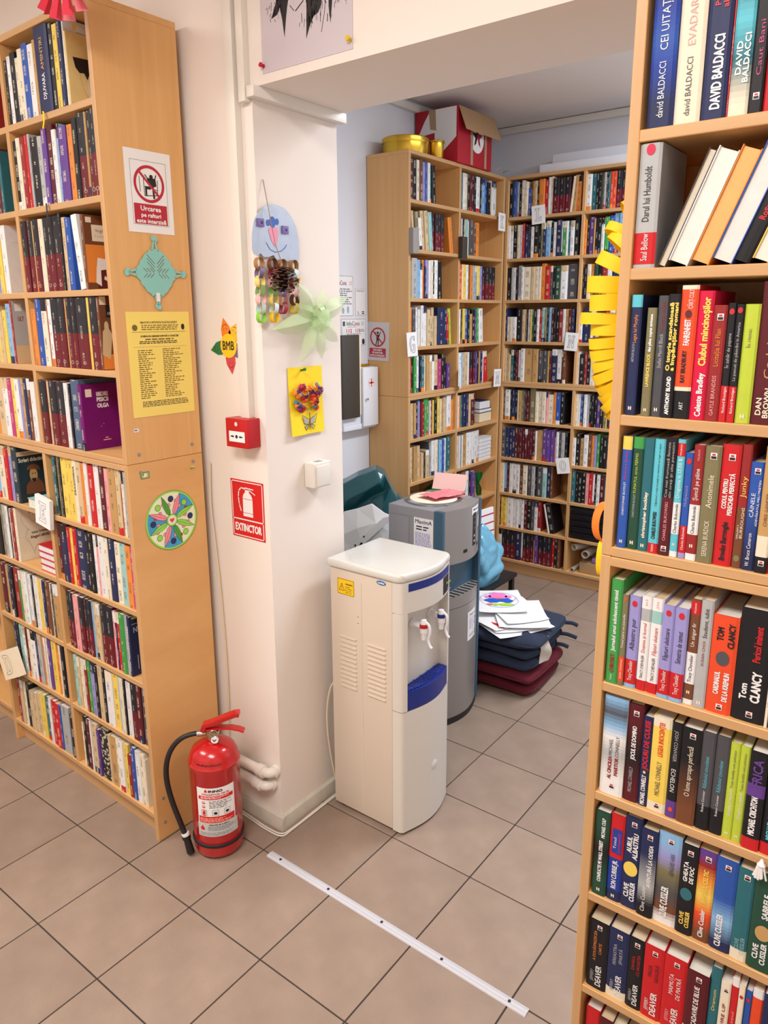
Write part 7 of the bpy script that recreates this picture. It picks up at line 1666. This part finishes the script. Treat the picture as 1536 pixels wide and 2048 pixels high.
# ------------------------------------------------------------------ lower right corner of the far bookcase
zb8, zb9 = ZB[8]+.0005, ZB[9]+.0005
t = thing('drawer_unit', 'black plastic letter-tray unit on a low shelf of the far bookcase', 'drawer unit', (-.055, 2.85, zb8))
b = MB('black_plastic'); b.box(-.15, .15, .004, .22, 0, .205); b.build('casing', t, bevel=.004)
for k in range(5):
    b = MB('black_plastic'); b.box(-.140, .140, -.006, .003, .008+k*.039, .042+k*.039); d_ = b.build('drawer', t, bevel=.003)
    b = MB('black_plastic'); b.box(-.05, .05, -.010, -.0065, .018+k*.039, .024+k*.039); b.build('pull', d_, bevel=.001, segs=1)
for x in (-.135, .135):
    for z in (.015, .19): b = MB('chrome'); b.cyl((x, -.006, z), (x, -.0085, z), .004, n=8); b.build('rivet', t)
t = thing('cardboard_box', 'flat brown cardboard box on the bottom shelf of the far bookcase', 'box', (.06, 2.87, zb9))
b = MB('cardboard'); b.box(-.19, .14, 0, .16, 0, .070); b.build('box', t, bevel=.003)
t = thing('lilac_container', 'lilac plastic lid resting on the brown cardboard box', 'container', (.075, 2.88, zb9+.0705))
b = MB('lilac_plastic'); b.box(-.13, .12, 0, .13, .006, .035); b.build('rim', t, bevel=.006); b = MB('lilac_plastic'); b.box(-.12, .11, .008, .122, 0, .008); b.build('base', t)
for k, (x, y, z, r, lab) in enumerate(((-.168, 2.856, zb9+.162, .021, 'uppermost rolled paper tube on the bottom shelf of far bookcase'), (-.088, 2.846, zb9+.1305, .024, 'rolled paper tube lying on the lilac lid'), (-.170, 2.846, zb9+.0135, .013, 'thin rolled tube lying on the bottom shelf board'))):
    t = thing('paper_tube', lab, 'tube', (x, y, z)); b = MB('tube_card')
    L_ = .2
    if k == 0: b.T = Matrix.Rotation(math.radians(-22), 4, 'Z')
    n_ = 24
    def pt_(a, r_, y_): return (r_*math.cos(a), y_, r_*math.sin(a))
    if k == 0: L_ = .17
    if k == 2: L_ = .16
    b.grid(n_, 1, lambda u_, v: pt_(2*PI*u_, r, v*L_), loop_u=True); b.grid(n_, 1, lambda u_, v: pt_(-2*PI*u_, r*.8, v*L_), loop_u=True); b.grid(n_, 1, lambda u_, v: pt_(2*PI*u_, r*(.8+.2*v), 0), loop_u=True); b.grid(n_, 1, lambda u_, v: pt_(2*PI*u_, r*(1-.2*v), L_), loop_u=True)
    b.build('tube', t, smooth=True, ang=50)
# green bag and black bits on the low shelf of case A
t = thing('green_plastic_bag', 'crumpled green plastic bag on a low shelf behind grey dispenser', 'bag', (-.80, 2.20, ZB[7]+.001))
b = MB('green_plastic'); b.grid(28, 12, lambda u_, v: ((.07+.014*math.sin(5*2*PI*u_+4*v))*math.cos(2*PI*u_)*math.sin(PI*(.12+.86*v)), (.085+.016*math.sin(4*2*PI*u_+7*v))*math.sin(2*PI*u_)*math.sin(PI*(.12+.86*v)), .165*v), loop_u=True); b.build('bag', t, smooth=True, ang=40)
t = thing('green_ribbon', 'dark green plastic strips hanging beside the low-shelf books', 'ribbon', (-.742, 2.628, ZB[7]+.002))
for k in range(6):
    b = MB('green_plastic'); a = .6*k; b.grid(12, 1, lambda u_, v: (.012*math.sin(a+5*u_)+(v-.5)*.010, .012+.018*math.cos(a+4*u_), .008+.15*u_)); b.build('strip', t, smooth=True)
t = thing('black_carrier', 'black plastic carrier lying on the low shelf behind grey dispenser', 'bag', (-.81, 1.99, ZB[7]+.001))
b = MB('black_plastic'); b.grid(24, 10, lambda u_, v: ((.085+.01*math.sin(5*6.28*u_))*math.cos(2*PI*u_)*math.sin(PI*(.15+.83*v)), (.095+.01*math.sin(4*6.28*u_))*math.sin(2*PI*u_)*math.sin(PI*(.15+.83*v)), .14*v), loop_u=True); b.build('bag', t, smooth=True, ang=50)

# ------------------------------------------------------------------ paper garlands
t = thing('yellow_paper_spiral', 'bright yellow curled paper garland hanging beside the right bookcase', 'garland', (1.0605, .01, 1.845))
def loop_strip(cx, cy, cz, rx, ry, w, tilt, m, yaw=0, nm='paper_loop', lx=0):
    b = MB(m); Tm = Matrix.Translation((cx, cy, cz)) @ Matrix.Rotation(yaw, 4, 'Z') @ Matrix.Rotation(tilt, 4, 'Y') @ Matrix.Rotation(lx, 4, 'X')
    b.T = Tm; b.grid(26, 1, lambda u_, v: (rx*math.cos(2*PI*u_), ry*math.sin(2*PI*u_), (v-.5)*w), loop_u=True); b.grid(26, 1, lambda u_, v: (rx*.985*math.cos(-2*PI*u_), ry*.985*math.sin(-2*PI*u_), (v-.5)*w), loop_u=True); return b.build(nm, t, smooth=True)
loops = [(.004, .015, .030, .024, .016, 1.1), (-.010, -.018, .036, .026, .017, .5), (-.004, -.040, .036, .028, .018, .75), (-.016, -.072, .040, .030, .026, .45), (-.030, -.108, .042, .034, .030, .04), (-.027, -.140, .036, .032, .030, -.04), (-.036, -.170, .044, .032, .022, .02), (-.026, -.190, .034, .030, .024, 0), (-.024, -.214, .036, .030, .020, -.12), (-.022, -.234, .036, .030, .020, -.22), (-.019, -.254, .036, .029, .020, -.34), (-.015, -.273, .035, .028, .020, -.46), (-.011, -.291, .034, .027, .019, -.58), (-.007, -.308, .033, .026, .018, -.70), (-.003, -.324, .031, .025, .017, -.84), (.002, -.338, .030, .023, .014, -.98)]
for k, (x, z, rx, ry, w, tl) in enumerate(loops): loop_strip(x+.006, .004*math.sin(k*2.1), z+.015, rx, ry, w, tl, 'yellow_paper', .5+.25*math.sin(k*1.7))
b = MB('yellow_paper'); b.tube([(.0545, 0, .06), (.03, 0, .05), (.015, 0, .02), (.0, 0, -.34)], .0012, 5); b.build('thread', t)
t = thing('orange_yellow_streamer', 'orange and yellow curled paper streamer beside the right bookcase joint', 'garland', (1.072, .0, 1.25))
loop_strip(-.010, 0, .040, .026, .040, .020, 0, 'orange_paper', 1.15, 'paper_loop', E90)
loop_strip(-.004, 0, -.036, .016, .038, .026, 0, 'yellow_paper', 1.5, 'paper_loop', E90)
b = MB('yellow_paper'); b.tube([(.0425, 0, .08), (.0, 0, .06), (0, 0, -.05)], .001, 5); b.build('thread', t)
t = thing('pink_paper_rosette', 'pink folded tissue-paper rosette hanging at the top left', 'garland', (-.245, -.28, 2.535))
for k in range(28):
    a = 2*PI*k/28; b = MB('pink_paper' if k % 2 else 'rose_paper')
    def fn(u_, v, a=a, k=k):
        r = .035+.097*u_; aa = a+(v-.5)*.26; return (r*math.cos(aa), -.012*math.cos(2*PI*v)*u_+(.014 if k % 2 else -.006)*u_, r*math.sin(aa))
    b.grid(3, 4, fn); b.build('tissue_fold', t, smooth=True)
b = MB('twine'); b.tube([(0, 0, .1), (0, 0, .432)], .001, 5); b.build('thread', t)
# ribbon bookmarks hanging from books
for nm, lab, p, c, L_ in (('ribbon_bookmark', 'yellow ribbon bookmark hanging below the navy volume', left_pt(-.262, -.004, 2.262), 'yellow_paper', .045), ('ribbon_bookmark', 'black ribbon bookmark hanging from the second shelf', left_pt(-.298, -.004, 2.020), 'ink', .06)):
    t = thing(nm, lab, 'bookmark', p, YAWL); b = MB(c)
    b.grid(8, 1, lambda u_, v: ((v-.5)*.008+.006*math.sin(4*u_), -.002*(1 if u_ > .15 else 0)-.001, .003-L_*u_)); b.grid(8, 1, lambda u_, v: ((.5-v)*.008+.006*math.sin(4*u_), -.0005-.002*(1 if u_ > .15 else 0)-.001, .003-L_*u_)); b.build('ribbon', t, smooth=True)

t = thing('yarn_tassel', 'white yarn tassel hanging on the shelf edge at the right picture edge', 'tassel', (1.432, -.163, .7785))
q = random.Random(31)
for k in range(14):
    b = MB('paper_white'); x = q.uniform(-.008, .008); b.tube(smooth_path([(0, -.004, .018), (x*.6, -.008, .008), (x, -.007, -.006), (x*1.4, -.006, -.016-.006*q.random())]), .0016, 5); b.build('strand', t, smooth=True)
b = MB('paper_white'); b.tube([(.005*math.cos(a), -.006+.004*math.sin(a), .008) for a in [2*PI*k/12 for k in range(13)]], .0022, 6, cap=False); b.build('knot', t, smooth=True)
